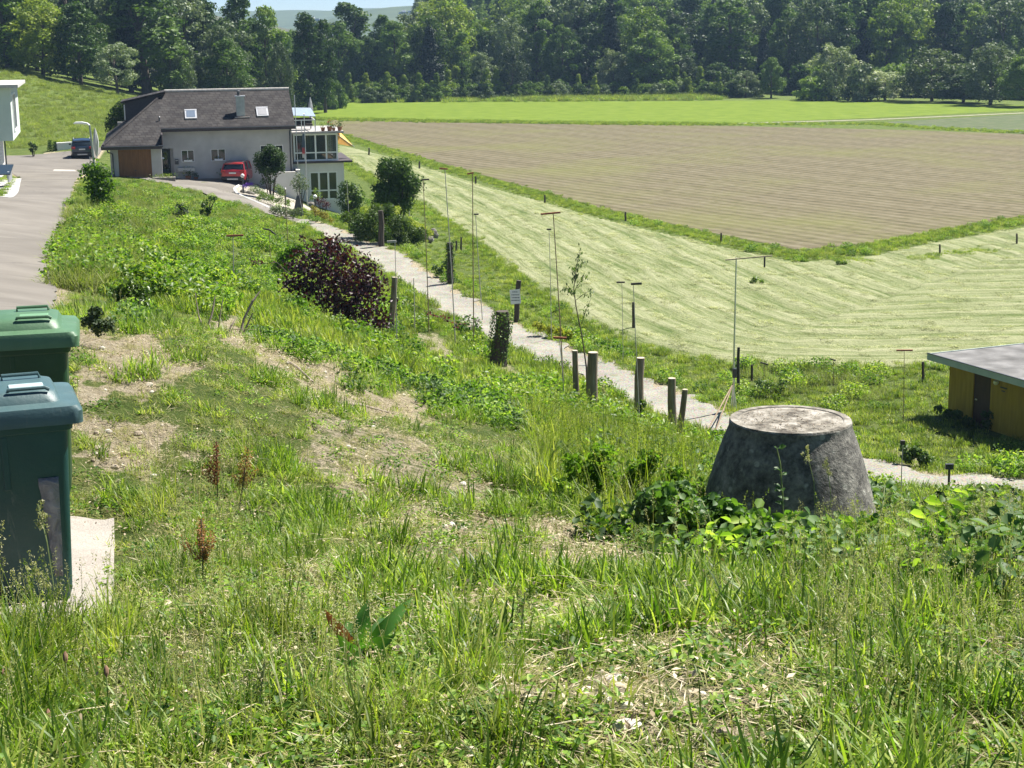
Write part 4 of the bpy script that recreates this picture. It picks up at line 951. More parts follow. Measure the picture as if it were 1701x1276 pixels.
tb = empty('garden_table', WW(-2.4, 1.2, 11.85), 0, 'dark table with red item on the flat roof of the pale house', 'table')
MB().bx(-.6, .6, -.4, .4, .66, .72).build('tabletop', dkmetal, tb)
for x in (-.5, .5):
    for y in (-.3, .3): MB().bx(x-.03, x+.03, y-.03, y+.03, 0, .66).build('leg', dkmetal, tb)
# carport shadow at the road edge, put in as a dark blue sheet
hp_ = empty('carport_shade', P(6, 292, 96), R(12), 'dark blue sheet standing for carport shade before the pale house by the road', 'panel')
MB().box((-.3, 0, .35), (1.6, 2.6, .06), rx=R(8)).build('panel', plain('carport_shade_blue', (.015, .03, .06), .25), hp_); MB().bx(-.95, -.85, -1.0, 1.0, -.3, .3).bx(.3, .4, -1, 1, -.3, .3).build('frame', metal, hp_)
# ------------------------------------------------------------------ yellow hut on the right
HU = Frame((17.0, 61.0), -67.0)     # u runs along the front wall to the right and towards the viewer
hut = empty('garden_hut', (17.0, 61.0, 0), HU.a, 'yellow hut with flat grey roof and brown door at the right edge', 'hut')
yel = surf('yellow_ochre_wood', [(.3, (.30, .19, .015)), (.5, (.37, .24, .02)), (.7, (.43, .29, .035))], 1.5, .8, 5, .4, 14, stretch=(5, 5, .6))
def hu(px): return HU.hit(px, 640, 0)[0]
u1, u2, zt = hu(1617), hu(1646), 2.22
wall_holes('wall', 0, 8.5, -.6, zt, 0, .12, [(u1, u2, -.6, zt-.12)], yel, hut)
MB().bx(0, .12, .12, 5.2, -.6, zt).bx(8.38, 8.5, .12, 5.2, -.6, zt).bx(.12, 8.38, 5.08, 5.2, -.6, zt).build('rear_wall', yel, hut)
dr = MB().bx(u1, u2, .05, .1, -.6, zt-.12).build('door', surf('dark_brown_door', [(.3, (.05, .025, .015)), (.7, (.085, .042, .025))], 3, .7, stretch=(6, 6, .5)), hut)
MB().bx(u1+.1, u1+.2, .02, .049, .95, 1.0).build('handle', metal, dr)
rm = surf('roofing_felt', spec=.2, stops= [(.3, (.09, .088, .085)), (.5, (.16, .157, .153)), (.7, (.25, .245, .24))], scale=.9, rough=.9, detail=6, bmp=.6, bscale=12)
MB().bx(-.55, 9, -.6, 5.7, zt+.02, zt+.18).build('roof', rm, hut)
MB().bx(-.6, 9.05, -.64, -.6, zt-.04, zt+.21).bx(-.6, -.55, -.6, 5.74, zt-.04, zt+.21).bx(-.55, 9.05, 5.7, 5.74, zt-.04, zt+.23).build('fascia', surf('pale_green_fascia', [(.3, (.36, .43, .39)), (.7, (.45, .52, .48))], 2), hut)
MB().bx(-.62, 9.07, -.66, -.58, zt+.211, zt+.235).bx(-.62, 9.07, 5.66, 5.76, zt+.231, zt+.27).build('roof_edge_strip', dkmetal, hut)
hl = empty('wall_lamp', Vector((HU.o+HU.U*hu(1657)-HU.W*.08)[:2]+(1.8,)), HU.a, 'small white lamp under the eave of the yellow hut', 'lamp')
MB().lathe([(.05, 0), (.1, .06), (.1, .14), (.04, .17)], 12).build('lamp_shade', white_f, hl); MB().bx(-.02, .02, 0, .09, .1, .14).build('bracket', dkmetal, hl)
nb_ = tag(MB().bx(-.18, .18, 0, .02, 0, .05).bx(-.1, .08, 0, .02, -.12, -.08).build('name_board', dkmetal), 'small dark plate under the eave beside the lamp of the yellow hut', 'plate')
nb_.location = Vector((HU.o+HU.U*hu(1668)-HU.W*.03)[:2]+(1.72,)); nb_.rotation_euler = (0, 0, HU.a)
rng3 = np.random.default_rng(5); V, Q = leaf_quads(np.stack([rng3.uniform(-.4, 8.5, 1500), 5.4-np.abs(rng3.normal(0, .45, 1500)), np.full(1500, zt+.2)], -1), rng3.normal(size=(1500, 3))*.3+[0, 0, 1], .09, .06, rng3)
mesh_np('fallen_leaves', V, Q, mat=leafmat('brown_litter', [(.16, .09, .04), (.3, .2, .11), (.2, .15, .09)], .1), parent=hut, attrs={'rnd': ('FACE', rng3.uniform(0, 1, 1500))})
# far hospital and tower blocks on the far ridge
far_w = plain('far_pale_wall', (.55, .56, .56), .8)
for px, py, wpx, hpx, Y, lab in ((690, 28, 22, 20, 1440, 'distant tall pale block on the far wooded ridge'), (672, 26, 16, 12, 1445, 'distant lower pale block left of the tall one on the ridge'), (520, 36, 22, 10, 1440, 'distant pale block above the trees right of the house ridge')):
    p = P(px, py, Y); k = mpp(p); e = empty('apartment_block', (p.x, p.y, p.z-hpx*k*.5), .1, lab, 'building')
    wb = MB().bx(-wpx*k/2, wpx*k/2, 0, 25, -40, hpx*k).bx(-wpx*k*.18, wpx*k*.12, 4, 16, hpx*k, hpx*k*1.25).build('wall', far_w, e)
    n = 6; g_ = MB()
    for i in range(n): g_.bx(-wpx*k/2+1, wpx*k/2-1, -.3, -.02, (i+.35)*hpx*k/n, (i+.7)*hpx*k/n)
    g_.build('window_band', glass, e)
p = P(25, 28, 330); e = empty('hillside_house', (p.x, p.y, p.z-3), .2, 'house glimpsed between the trees at the top left corner', 'house')
MB().bx(-4, 4, 0, 8, -12, 3).build('wall', white_p, e); MB().prism([(-4.6, 3), (4.6, 3), (0, 5.6)], -.5, 8.5, lambda a_, b_, c_: (a_, c_, b_)).build('roof', surf('red_tiles', [(.3, (.25, .1, .06)), (.7, (.36, .16, .1))], 2), e)
# ================================================================== CARS
def car(loc, az, paint, lab, L=4.3, W=1.8, H=1.62):
    """a compact SUV: +y is forward"""
    e = empty('parked_car', loc, -R(az), lab, 'car')
    hw = W/2
    def ring(y, hw_, zb, zt_, crown=.04):
        return [(-hw_*.93, y, zb), (-hw_, y, zb+.18), (-hw_*1.0, y, (zb+zt_)/2), (-hw_*.96, y, zt_-.06), (-hw_*.85, y, zt_), (0, y, zt_+crown), (hw_*.85, y, zt_), (hw_*.96, y, zt_-.06), (hw_*1.0, y, (zb+zt_)/2), (hw_, y, zb+.18), (hw_*.93, y, zb), (0, y, zb)]
    st = [(-L/2, .80, .5, .95), (-L/2+.06, .92, .36, 1.02), (-L/2+.35, .99, .28, 1.05), (-1.0, 1, .26, 1.06), (0, 1, .26, 1.04), (.8, 1, .26, 1.02), (1.4, .98, .28, .98), (L/2-.3, .95, .3, .88), (L/2-.05, .86, .34, .74), (L/2, .76, .42, .64)]
    MB().loft([ring(y, hw*f, zb, zt_) for y, f, zb, zt_ in st]).build('body', paint, e, smooth=True)
    def gr(y, f, z): return [(-hw*.93, y, 1.0), (-hw*f, y, z-.08), (-hw*f*.88, y, z), (0, y, z+.03), (hw*f*.88, y, z), (hw*f, y, z-.08), (hw*.93, y, 1.0)]
    MB().loft([gr(-L/2+.13, .86, 1.06), gr(-L/2+.42, .80, H-.16), gr(-L/2+.6, .80, H-.10), gr(-.2, .80, H-.06), gr(.35, .79, H-.1), gr(1.12, .86, 1.03)]).build('window', glass, e, smooth=True)
    r = MB().loft([[(-hw*f*.92, y, z), (0, y, z+.035), (hw*f*.92, y, z), (hw*f*.9, y, z-.05), (-hw*f*.9, y, z-.05)] for y, f, z in ((-L/2+.36, .8, H-.15), (-L/2+.6, .82, H-.075), (-.2, .82, H-.03), (.42, .8, H-.09))])
    r.build('roof', paint, e, smooth=True)
    pp = MB()
    for s in (-1, 1):
        pp.tube([(s*hw*.91, -L/2+.18, 1.03), (s*hw*.80, -L/2+.45, H-.16)], .05, 6); pp.tube([(s*hw*.93, .05, 1.03), (s*hw*.8, -.02, H-.1)], .035, 6); pp.tube([(s*hw*.93, -.95, 1.03), (s*hw*.8, -.9, H-.1)], .04, 6)
        pp.tube([(s*hw*.91, 1.1, 1.03), (s*hw*.8, .4, H-.1)], .045, 6)
    pp.build('pillar', paint, e)
    for s in (-1, 1): MB().tube([(s*hw*.72, -1.5, H-.02), (s*hw*.73, -.3, H+.035), (s*hw*.72, .3, H-.03)], .022, 6).build('roof_rail', metal, e)
    MB().bx(-hw*.92, hw*.92, -L/2-.05, -L/2+.1, .3, .58).build('bumper', plain('black_plastic', (.02, .02, .022), .6), e, bevel=.05)
    MB().bx(-hw*.45, hw*.45, -L/2-.07, -L/2-.051, .33, .44).build('skid_plate', metal, e, bevel=.008)
    MB().bx(-.26, .26, -L/2-.02, -L/2+.01, .76, .87).build('number_plate', plain('plate_white', (.7, .7, .68), .5), e)
    for s in (-1, 1):
        MB().box((s*hw*.78, -L/2+.05, .93), (.32, .14, .2), rz=s*.25).build('tail_light', plain('tail_red_%d%s' % (s, lab[:3]), (.32, .015, .015), .2), e, bevel=.03)
        MB().box((s*hw*.76, L/2-.12, .74), (.34, .2, .14), rz=-s*.3).build('headlight', plain('lamp_clear_%d%s' % (s, lab[:3]), (.7, .72, .74), .1), e, bevel=.03)
        MB().box((s*(hw+.1), .75, 1.08), (.2, .12, .14)).build('wing_mirror', paint, e, bevel=.03)
        MB().bx(s*hw*.99-.01, s*hw*.99+.01, -.35, -.17, .88, .92).bx(s*hw*.99-.01, s*hw*.99+.01, .5, .68, .88, .92).build('door_handle', metal, e)
        for y in (-L/2+.82, L/2-.85):
            t = MB(); prof = [(.20, -.1), (.31, -.11), (.335, -.07), (.335, .07), (.31, .11), (.20, .1)]
            t.lathe(prof, 24); ty = t.build('tyre', plain('tyre_rubber', (.02, .02, .02), .85) if 'tyre_rubber' not in MATS else MATS['tyre_rubber'], None, smooth=True)
            wh_ = bpy.data.objects.new('wheel', None); COL.objects.link(wh_); wh_.parent = e; wh_.location = (s*(hw-.1), y, .335); wh_.rotation_euler = (0, R(90), 0); ty.parent = wh_
            rm_ = MB().lathe([(.2, -.04), (.2, .03), (.03, .05)], 20)
            for q in range(5): a_ = q*2*math.pi/5; rm_.box((math.cos(a_)*.11, math.sin(a_)*.11, s*.09), (.2, .05, .03), rz=a_)
            rm_.build('rim', metal, wh_)
    return e
def paintm(n, c):
    m = plain(n, c, .28, .15, .04, coat=1); return m
rp = P(388, 306, 117.2); redc = car(Vector((rp.x+.18, rp.y+2.15, 0)), 6, paintm('red_car_paint', (.42, .012, .02)), 'red compact car parked against the grey house wall')
redc.location.z = rp.z-.02
p = P(137, 264, 138.5); c2 = car(Vector((p.x-.5, p.y+2.1, p.z)), -14, paintm('dark_blue_car_paint', (.012, .03, .055)), 'dark blue car parked at the far end of the road', 4.5, 1.85, 1.66)
# ================================================================== STREET LAMP, FLAG, GARDEN THINGS
base = P(159, 285, 112)
sl = empty('street_lamp', (base.x, base.y, gz(base.x, base.y)-.2), 0, 'grey street lamp with a curved arm beside the left corner of the house', 'street lamp')
zt_ = P(150, 206, 112).z-sl.location.z
MB().tube([(0, 0, 0), (-.12, 0, zt_*.5), (-.2, 0, zt_-.1)], [.09, .075, .06], 10).build('pole', plain('grey_green_pole', (.2, .24, .23), .5), sl)
k = mpp(base)
MB().tube([(-.2, 0, zt_-.1), (-.35, 0, zt_+.02), (-.7, 0, zt_+.08), (-1.15, 0, zt_+.08), (-1.3, 0, zt_+.04)], [.05, .07, .09, .08, .03], 8).build('arm', white_f, sl)
MB().bx(-.36, -.31, -.02, .02, -.3, zt_*.42).build('side_post', metal, sl)
def post_thing(name, loc, top, r, mat, lab, cat, parts=None):
    pass
fp = G(511, 343); top = P(511, 190, fp.y)
fl = empty('flagpole', fp-Vector((0, 0, .3)), 0, 'thin white flagpole with a drooping flag in front of the glazed bay', 'flagpole')
h = top.z-fp.z+.3
MB().tube([(0, 0, 0), (0, 0, h)], [.045, .03], 8).build('pole', metal, fl); MB().lathe([(.01, 0), (.05, .04), (.01, .08)], 10, (0, 0, h)).build('finial', metal, fl)
flag = MB(); rings = []
zz0 = P(511, 222, fp.y).z-fp.z+.3; zz1 = P(511, 262, fp.y).z-fp.z+.3
for i in range(10):
    t = i/9; z = zz0+(zz1-zz0)*t; wd_ = .07+.09*math.sin(t*3.0)+.2*max(0, t-.7)
    rings.append([(-.02+wd_*math.cos(a)*(.7 if a > 3 else 1)-.1, .07*math.sin(a)*(1+.5*math.sin(t*9+a*3)), z) for a in [2*math.pi*q/12 for q in range(12)]])
m, nt, b = newmat('flag_cloth'); tc = N(nt, 'ShaderNodeTexCoord').outputs['Object']; sp = N(nt, 'ShaderNodeSeparateXYZ'); nt.links.new(tc, sp.inputs[0])
f = math_(nt, 'DIVIDE', math_(nt, 'SUBTRACT', sp.outputs['Z'], zz1), zz0-zz1)
nt.links.new(ramp(nt, f, [(.12, (.5, .5, .5)), (.2, (.42, .05, .05)), (.38, (.35, .06, .06)), (.45, (.05, .08, .11)), (1, (.1, .13, .15))]), b.inputs['Base Color']); b.inputs['Roughness'].default_value = .8
flag.loft(rings).build('flag', m, fl, smooth=True)
fp2 = P(496, 290, 118.2); e = empty('white_mast', (fp2.x, fp2.y, 2.5), 0, 'thin white mast at the right corner of the grey house wall', 'mast')
t2 = P(489, 158, 118.2); MB().tube([(0, 0, 0), (t2.x-fp2.x, 0, t2.z-2.5)], .03, 8).build('pole', metal, e)
globe_m, nt, b = newmat('white_globe'); b.inputs['Base Color'].default_value = (.8, .8, .78, 1); b.inputs['Roughness'].default_value = .2
for px, pt, pb, lab in ((404, 292, 318, 'garden lamp with white globe at the kerb by the red car'), (524, 327, 350, 'garden lamp with white globe in front of the lower glazed windows'), (474, 314, 330, 'low garden lamp with a small white globe on the planted bed')):
    g_ = PZ(px, pb, 3.6) if px > 420 else PZ(px, pb, 4.0); g_.z = gz(g_.x, g_.y); t = P(px, pt, g_.y); r_ = .14 if px != 474 else .08
    e = empty('garden_lamp', g_, 0, lab, 'garden lamp'); hh = max(.5, t.z-g_.z)
    MB().tube([(0, 0, -.2), (0, 0, hh-r_)], .06, 8).build('post', dkmetal, e)
    MB().lathe([(r_*math.sin(a), hh+r_*math.cos(a)*-1) for a in [math.pi*q/10 for q in range(11)]], 14).build('globe', globe_m, e, smooth=True)
# kerb round the planted bed
kb = [PZ(408, 309, 4.05), PZ(396, 309, 4.05), PZ(389, 313, 4.02), PZ(391, 319, 4.0), PZ(402, 326, 3.95), PZ(420, 333, 3.9), PZ(445, 338, 3.85), PZ(472, 342, 3.8)]
kc = MB().tube([Vector((p.x, p.y, gz(p.x, p.y)+.06)) for p in kb], .1, 6).build('kerb', white_p); tag(kc, 'curved pale kerb round the planted bed by the driveway', 'kerb')
bedp = kb+[PZ(500, 343, 3.5), PZ(530, 335, 3.0), PZ(500, 310, 3.8), PZ(450, 303, 4.0), PZ(420, 303, 4.05)]
cx, cy = sum(p.x for p in bedp)/len(bedp), sum(p.y for p in bedp)/len(bedp)
bm_ = MB(); n = len(bedp); bm_.poly([(cx, cy, gz(cx, cy)+.25)]+[(p.x, p.y, gz(p.x, p.y)+.07) for p in bedp], [(0, i+1, (i+1) % n+1) for i in range(n)])
tag(bm_.build('planted_bed', surf('bed_soil_stones', [(.3, (.12, .1, .07)), (.5, (.3, .27, .22)), (.7, (.5, .47, .42))], 4, .95, 6, 1, 8)), kind='structure')
ob_b = PZ(495, 349, 3.3); ob_b.z = gz(ob_b.x, ob_b.y)-.1
ob = MB(); kk = mpp(ob_b); ob.loft([[(-9*kk, -.16, 0), (8*kk, -.2, 0), (9*kk, .18, 0), (-8*kk, .16, 0)], [(-5*kk, -.12, .75), (6*kk, -.13, .75), (6*kk, .12, .75), (-5*kk, .1, .75)], [(-1*kk, -.06, 1.42), (3*kk, -.06, 1.45), (3*kk, .05, 1.46), (-1*kk, .05, 1.4)]])
o = ob.build('standing_stone', surf('dark_slate', [(.3, (.05, .055, .06)), (.7, (.1, .105, .11))], 6, .8, 5, .6, 12)); o.location = ob_b; tag(o, 'dark pointed standing stone at the edge of the driveway', 'stone')
# boulders of the rockery
for px, py, s, lab in ((404, 322, .26, 'pale rockery stone nearest the kerb'), (415, 326, .36, 'pale rockery stone beside the grey cushion plants'), (425, 325, .3, 'rounded pale rockery stone below the low green plants'), (512, 334, .4, 'large pale block behind the dark standing stone'), (517, 344, .36, 'pale stone right of the dark standing stone'),
                       (700, 398, .45, 'pale boulder at the lower end of the rock garden hedge'), (720, 395, .38, 'largest pale slab standing by the rock garden'), (712, 402, .4, 'low pale boulder beside the standing slab')):
    g_ = G(px, py); rr = random.Random(px); me = MB()
    rings = []
    for i in range(6):
        t = i/5; r_ = s*math.sin(math.pi*(.12+.8*t))**.6
        rings.append([(math.cos(a)*r_*rr.uniform(.8, 1.15), math.sin(a)*r_*.8*rr.uniform(.8, 1.1), (t-.25)*s*(1.3 if px != 720 else 2.2)) for a in [2*math.pi*q/9 for q in range(9)]])
    o = me.loft(rings).build('boulder', stonem, None, bevel=.02); o.location = g_+Vector((0, 0, .05)); tag(o, lab, 'boulder', 'rockery stones')
# ================================================================== SHRUBS traced as clumps with real depth
def shrub(name, circles, Y, mat, per, L, lab, cat='shrub', zbase=None, dscale=.8, stem=True, up=.3, seed=0, squash=1.0, group=None, spread=(.35, 1.08), flowers=None):
    """circles: (px, py, r px) leaf clumps at distance Y, each given its own depth"""
    rg = np.random.default_rng(seed+len(circles)*7+int(circles[0][0]))
    cs = []; rs = []
    xs_ = [c[0] for c in circles]; cxm = (min(xs_)+max(xs_))/2; hwid = (max(xs_)-min(xs_))/2+1e-3
    b = P(cxm, max(c[1]+c[2] for c in circles), Y); b = Vector((b.x, b.y, gz(b.x, b.y) if zbase is None else zbase)); k = mpp(b)
    for px, py, r in circles:
        dpt = math.sqrt(max(0, 1-((px-cxm)/hwid)**2*.8))*hwid*k*dscale
        for q in range(2 if dpt > r*k else 1):
            y = Y+rg.uniform(-1, 1)*dpt; p = P(px, py, y); cs.append(tuple(p-b)); rs.append(r*k*(y/Y))
    V, Q, rr = blob_leaves(cs, rs, per, L, rg, up=up, squash=squash, spread=spread, jit=.8, six=Y < 60)
    e = empty(name, b, 0, lab, cat, group)
    mesh_np('foliage', V, Q, mat=mat, parent=e, attrs={'rnd': ('FACE', rr)})
    if stem:
        mb = MB()
        for i in range(min(7, len(cs))):
            c = cs[i*len(cs)//min(7, len(cs))]; mb.tube([(rg.normal()*.05, rg.normal()*.05, -.2), (c[0]*.4, c[1]*.4, max(.1, c[2]*.5)), c], [.05, .035, .012], 5)
        mb.build('stem', bark, e)
    return e
def circ(x0, x1, y0, y1, n, r, seed, shape=None):
    rr = random.Random(seed); o = []
    while len(o) < n:
        a, b = rr.uniform(-1, 1), rr.uniform(-1, 1)
        if a*a+b*b < 1: o.append(((x0+x1)/2+a*((x1-x0)/2-r*.8), (y0+y1)/2+b*((y1-y0)/2-r*.8), r*rr.uniform(.7, 1.25)))
    return o
Lb = leafmat('copper_beech_leaf', [(.022, .008, .012), (.055, .014, .02), (.11, .022, .028), (.19, .045, .04)], .3, .45, .4)
Ls = leafmat('glossy_shrub_leaf', [(.035, .08, .012), (.07, .13, .02), (.12, .19, .03), (.19, .25, .06)], .4, .4, .5)
Lbr = leafmat('bright_weed_leaf', [(.07, .14, .015), (.12, .21, .022), (.18, .28, .035), (.26, .35, .07)], .45)
Lo = leafmat('orange_ground_cover', [(.3, .15, .03), (.24, .2, .04), (.14, .17, .03)], .3)
Lyl = leafmat('golden_leaf', [(.25, .26, .03), (.34, .35, .05), (.2, .26, .04)], .4)
Gw_ = leafmat('nettle_leaf', [(.05, .12, .012), (.1, .2, .02), (.17, .29, .035), (.3, .4, .08)], .5)
Llau = leafmat('laurel_leaf', [(.07, .15, .012), (.13, .24, .02), (.21, .33, .035), (.3, .4, .08)], .6, .5, .3)
Ldh = leafmat('hedge_leaf', [(.02, .05, .01), (.04, .08, .014), (.075, .12, .02), (.14, .18, .035)], .35)
# copper beech
shrub('copper_beech', [(500,450,26),(520,430,26),(545,420,24),(560,415,18),(575,432,24),(600,450,26),(615,470,24),(625,495,24),(632,520,20),(634,540,16),(540,455,32),(570,470,34),(520,480,26),(495,478,20),(590,500,32),(550,495,30),(610,525,22),(480,470,16),(556,402,8),(548,398,6),(625,548,12),(600,480,30),(575,520,24),(600,545,18),(560,530,20)],
      51, Lb, 85, .12, 'copper beech bush with dark red leaves on the slope beside the path', 'bush', dscale=.5, up=.2, spread=(.2, 1.55), squash=.9)
def sprig(pts, Y, mat, lab, cat, n=26, L=.11, r=.012, grp=None):
    """thin twig with leaves along photo points"""
    P3 = [P(a, b, Y+i*.06) for i, (a, b) in enumerate(pts)]; o = P3[0]; e = empty('leafy_twig', o, 0, lab, cat, grp)
    MB().tube([p-o for p in P3], r, 5).build('twig', bark, e)
    rg = np.random.default_rng(int(pts[0][0])); C = []
    for i in range(n):
        t = .25+.75*rg.uniform(); f = t*(len(P3)-1); a = min(int(f), len(P3)-2); C.append(P3[a].lerp(P3[a+1], f-a)-o+Vector(rg.normal(size=3)*L*.45))
    V, Q = leaf_quads(np.array(C), rg.normal(size=(n, 3))+[0, 0, .7], L, L*.62, rg); mesh_np('leaves', V, Q, mat=mat, parent=e, attrs={'rnd': ('FACE', rg.uniform(0, 1, n))}); return e
sprig([(520,440),(513,415),(505,398),(500,392)], 50.5, Lb, 'red leaved shoot rising from the top left of the copper beech', 'twig', 24)
sprig([(530,430),(524,408),(522,398)], 50.5, Lb, 'shorter red leaved shoot beside the top left one of the copper beech', 'twig', 18)
sprig([(560,430),(553,412),(550,400)], 50.5, Lb, 'red leaved shoot at the top centre of the copper beech', 'twig', 22)
sprig([(480,455),(460,436),(430,438),(412,430)], 50, Lb, 'low red leaved branch reaching left from the copper beech', 'twig', 26)
sprig([(797,534),(760,540),(735,528),(712,520)], 56, Lb, 'low red leaved branch crossing the poles beside the path', 'twig', 40, .13)
# shrubs by the house and on the bank
shrub('laurel_shrub', circ(612, 702, 262, 352, 26, 15, 3)+[(650,350,16),(670,345,16),(630,340,14),(640,285,14),(665,280,12)], 99, Ld, 230, .15, 'largest dark rounded shrub right of the glazed house, by the hay meadow')
shrub('dark_shrub', circ(556, 606, 296, 366, 14, 12, 4), 103, Ld, 150, .13, 'dark upright shrub in front of the lower glazed storey')
shrub('small_round_tree', [(440,262,14),(455,258,14),(447,250,10),(432,272,12),(462,270,12),(448,274,14),(455,285,10),(440,284,10),(430,262,10),(468,262,10),(466,280,9),(431,280,9),(450,262,14)], 112.5, Ld, 330, .12, 'small round tree with dark crown right of the red car', 'tree', stem=True)
shrub('low_shrub', [(446,298,9),(438,302,7),(452,304,7)], 112.5, Ld, 120, .1, 'dark low shrub under the small round tree', stem=False)
shrub('clipped_shrub', [(465,318,9),(462,312,7),(468,322,8)], 108.5, Ld, 200, .08, 'clipped round green shrub in the planted bed', stem=False)
shrub('dwarf_conifer', [(496,296,9),(490,306,9),(503,304,10),(497,314,10),(508,312,7)], 110, Lg, 140, .1, 'feathery olive green shrub in front of the low white wall')
shrub('cushion_plant', [(425,316,8),(433,320,7),(417,314,6),(440,325,7),(450,328,7)], 110, Lg, 110, .08, 'grey green cushion plants along the planted bed', stem=False)
shrub('low_plants', [(436,325,7),(446,330,7),(455,333,7),(430,330,5),(465,334,7),(478,336,6)], 109, Lm, 110, .08, 'green low plants in front of the clipped shrub', stem=False)
shrub('purple_flowers', [(411,308,5),(417,307,5),(406,310,4)], 112.5, petal_p, 150, .06, 'patch of purple flowers beside the garden lamp', 'flowers', stem=False)
shrub('purple_leaved_shrub', [(536,338,9),(528,334,7),(543,341,7)], 106, Lb, 110, .09, 'purple brown shrub below the lower glazed windows')
shrub('golden_shrub', [(524,318,6),(530,326,7),(519,330,6)], 108, Ly, 80, .09, 'yellow green shrub behind the second garden lamp', stem=False)
shrub('spreading_juniper', [(462,350,9),(475,353,10),(488,356,9),(452,349,6),(498,352,7)], 99, Lg, 130, .1, 'grey green spreading juniper at the mouth of the gravel path', stem=False)
shrub('rock_garden_hedge', [(600,372,16),(620,365,17),(640,362,17),(655,372,16),(670,376,15),(612,388,14),(635,388,15),(658,392,13),(685,388,13),(700,390,12),(590,360,12),(575,362,10),(625,350,12),(645,350,12),(600,392,13),(620,400,13),(645,402,13),(670,400,12),(690,400,10),(590,378,12)], 90, Ldh, 420, .11, 'broad dark hedge mass of the rock garden above the path')
shrub('golden_ground_cover', [(605,350,8),(630,347,8),(655,354,8),(680,368,8),(700,380,8),(660,348,7),(690,375,8),(715,388,7)], 96, Lyl, 120, .09, 'yellow green ground cover on top of the rock garden hedge', stem=False)
shrub('orange_ground_cover', [(525,352,7),(540,360,7),(550,367,6),(532,356,6),(520,346,5)], 97, Lo, 120, .08, 'orange ground cover beside the gravel path mouth', stem=False)
shrub('laurel_bush', [(150,292,16),(160,285,16),(172,296,16),(165,305,17),(155,315,16),(175,318,15),(170,332,14),(180,342,10),(160,330,12),(145,280,8),(185,308,9),(172,350,8)], 74, Llau, 130, .15, 'bright green upright laurel bush at the road edge', spread=(.2, 1.4))
p_ = P(200, 195, 145); shrub('dark_tree_behind_house', [(205,180,14),(195,190,14),(212,190,14),(188,205,13),(203,205,15),(220,178,10),(180,213,8)], 134, Ld, 200, .2, 'dark bushy tree behind the left side of the house roof', 'tree', zbase=4.5)
shrub('leafy_bush', [(215,480,20),(235,490,20),(195,490,16),(225,510,20),(205,505,16)], 27, Ls, 180, .07, 'light leafy bush on the bank beside the road')
shrub('blue_green_shrub', [(150,535,14),(165,545,15),(180,540,12),(160,520,12)], 14.5, Lg, 180, .035, 'dull green low shrub just behind the green bin', stem=False)
shrub('wild_shoot', [(340,340,7),(350,332,6),(358,330,5),(345,350,6),(335,352,5)], 86, Ls, 50, .16, 'loose leafy shoots standing on the bank above the driveway', dscale=.4)
shrub('rose_bush', [(300,345,8),(308,352,8),(295,356,7)], 80, Lg, 60, .13, 'grey green shoots on the bank below the garage', dscale=.4)
for c, Y, lab in (([(740,440,8),(730,452,9),(745,455,7),(722,446,6)], 69, 'dark green bush at the foot of the dark ivy post'),
                  ([(1277,645,11),(1292,650,12),(1262,638,9),(1300,640,9)], 58, 'green bush on the verge right of the tripod pole'),
                  ([(1520,752,10),(1535,762,11),(1508,760,10),(1545,768,8),(1500,745,7)], 46, 'dark bush beside the path under the thin pole on the right'),
                  ([(1560,830,9),(1545,836,9),(1575,838,8),(1535,842,6)], 38, 'small bush at the foot of the dark marker post'),
                  ([(1650,690,10),(1665,700,10),(1640,705,9),(1672,675,7),(1635,690,7)], 55, 'wild shrub in front of the yellow hut'),
                  ([(1590,690,9),(1605,700,9),(1575,688,8),(1560,680,8)], 58, 'dark grass tussock bush at the corner of the yellow hut'),
                  ([(1255,465,6),(1265,470,5),(1248,470,5)], 87, 'lone green weed clump in the hay meadow'),
                  ([(1392,436,4),(1398,438,4),(1404,437,4)], 98, 'small green tuft at the upper part of the hay meadow')):
    Y = G(sum(q[0] for q in c)/len(c), max(q[1]+q[2] for q in c)-1).y
    shrub('small_bush', c, Y, Ls if 'green' in lab and 'dark' not in lab else Ld, 120, .1, lab, 'bush', dscale=.6, stem=False)
# sapling
b0 = G(976, 668); Ys = b0.y
sp_ = empty('sapling', b0, 0, 'slender sapling with drooping leaves among the wooden posts', 'sapling')
pts = [P(a, b, Ys)-b0 for a, b in ((976, 668), (974, 610), (967, 560), (957, 510), (953, 480), (958, 440), (964, 415))]
tw = MB().tube(pts, [.03, .026, .022, .018, .014, .01, .006], 6)
br_ = []
for a, b, c, d in ((955, 495, 940, 470), (956, 480, 975, 455), (955, 500, 985, 480), (958, 450, 970, 435), (953, 490, 935, 480), (957, 470, 948, 445), (965, 540, 982, 495)):
    s_ = P(a, b, Ys)-b0; t_ = P(c, d, Ys+rnd.uniform(-.4, .4))-b0; tw.tube([s_, (s_+t_)/2+Vector((0, 0, .03)), t_], [.01, .008, .004], 5); br_.append((s_, t_))
tw.build('stem', bark, sp_)
rg = np.random.default_rng(8); C = []
for s_, t_ in br_+[(pts[-3], pts[-1])]*2:
    for i in range(22): C.append(s_.lerp(t_, rg.uniform(.2, 1.05))+Vector(rg.normal(size=3)*.06))
C = np.array(C); T_ = np.tile([0, 0, -1.], (len(C), 1))+rg.normal(size=(len(C), 3))*.35
V, Q = leaf_quads(C, rg.normal(size=(len(C), 3))+[0, -.6, 0], .14, .05, rg, tang=T_); mesh_np('leaves', V, Q, mat=Ls, parent=sp_, attrs={'rnd': ('FACE', rg.uniform(0, 1, len(C)))})
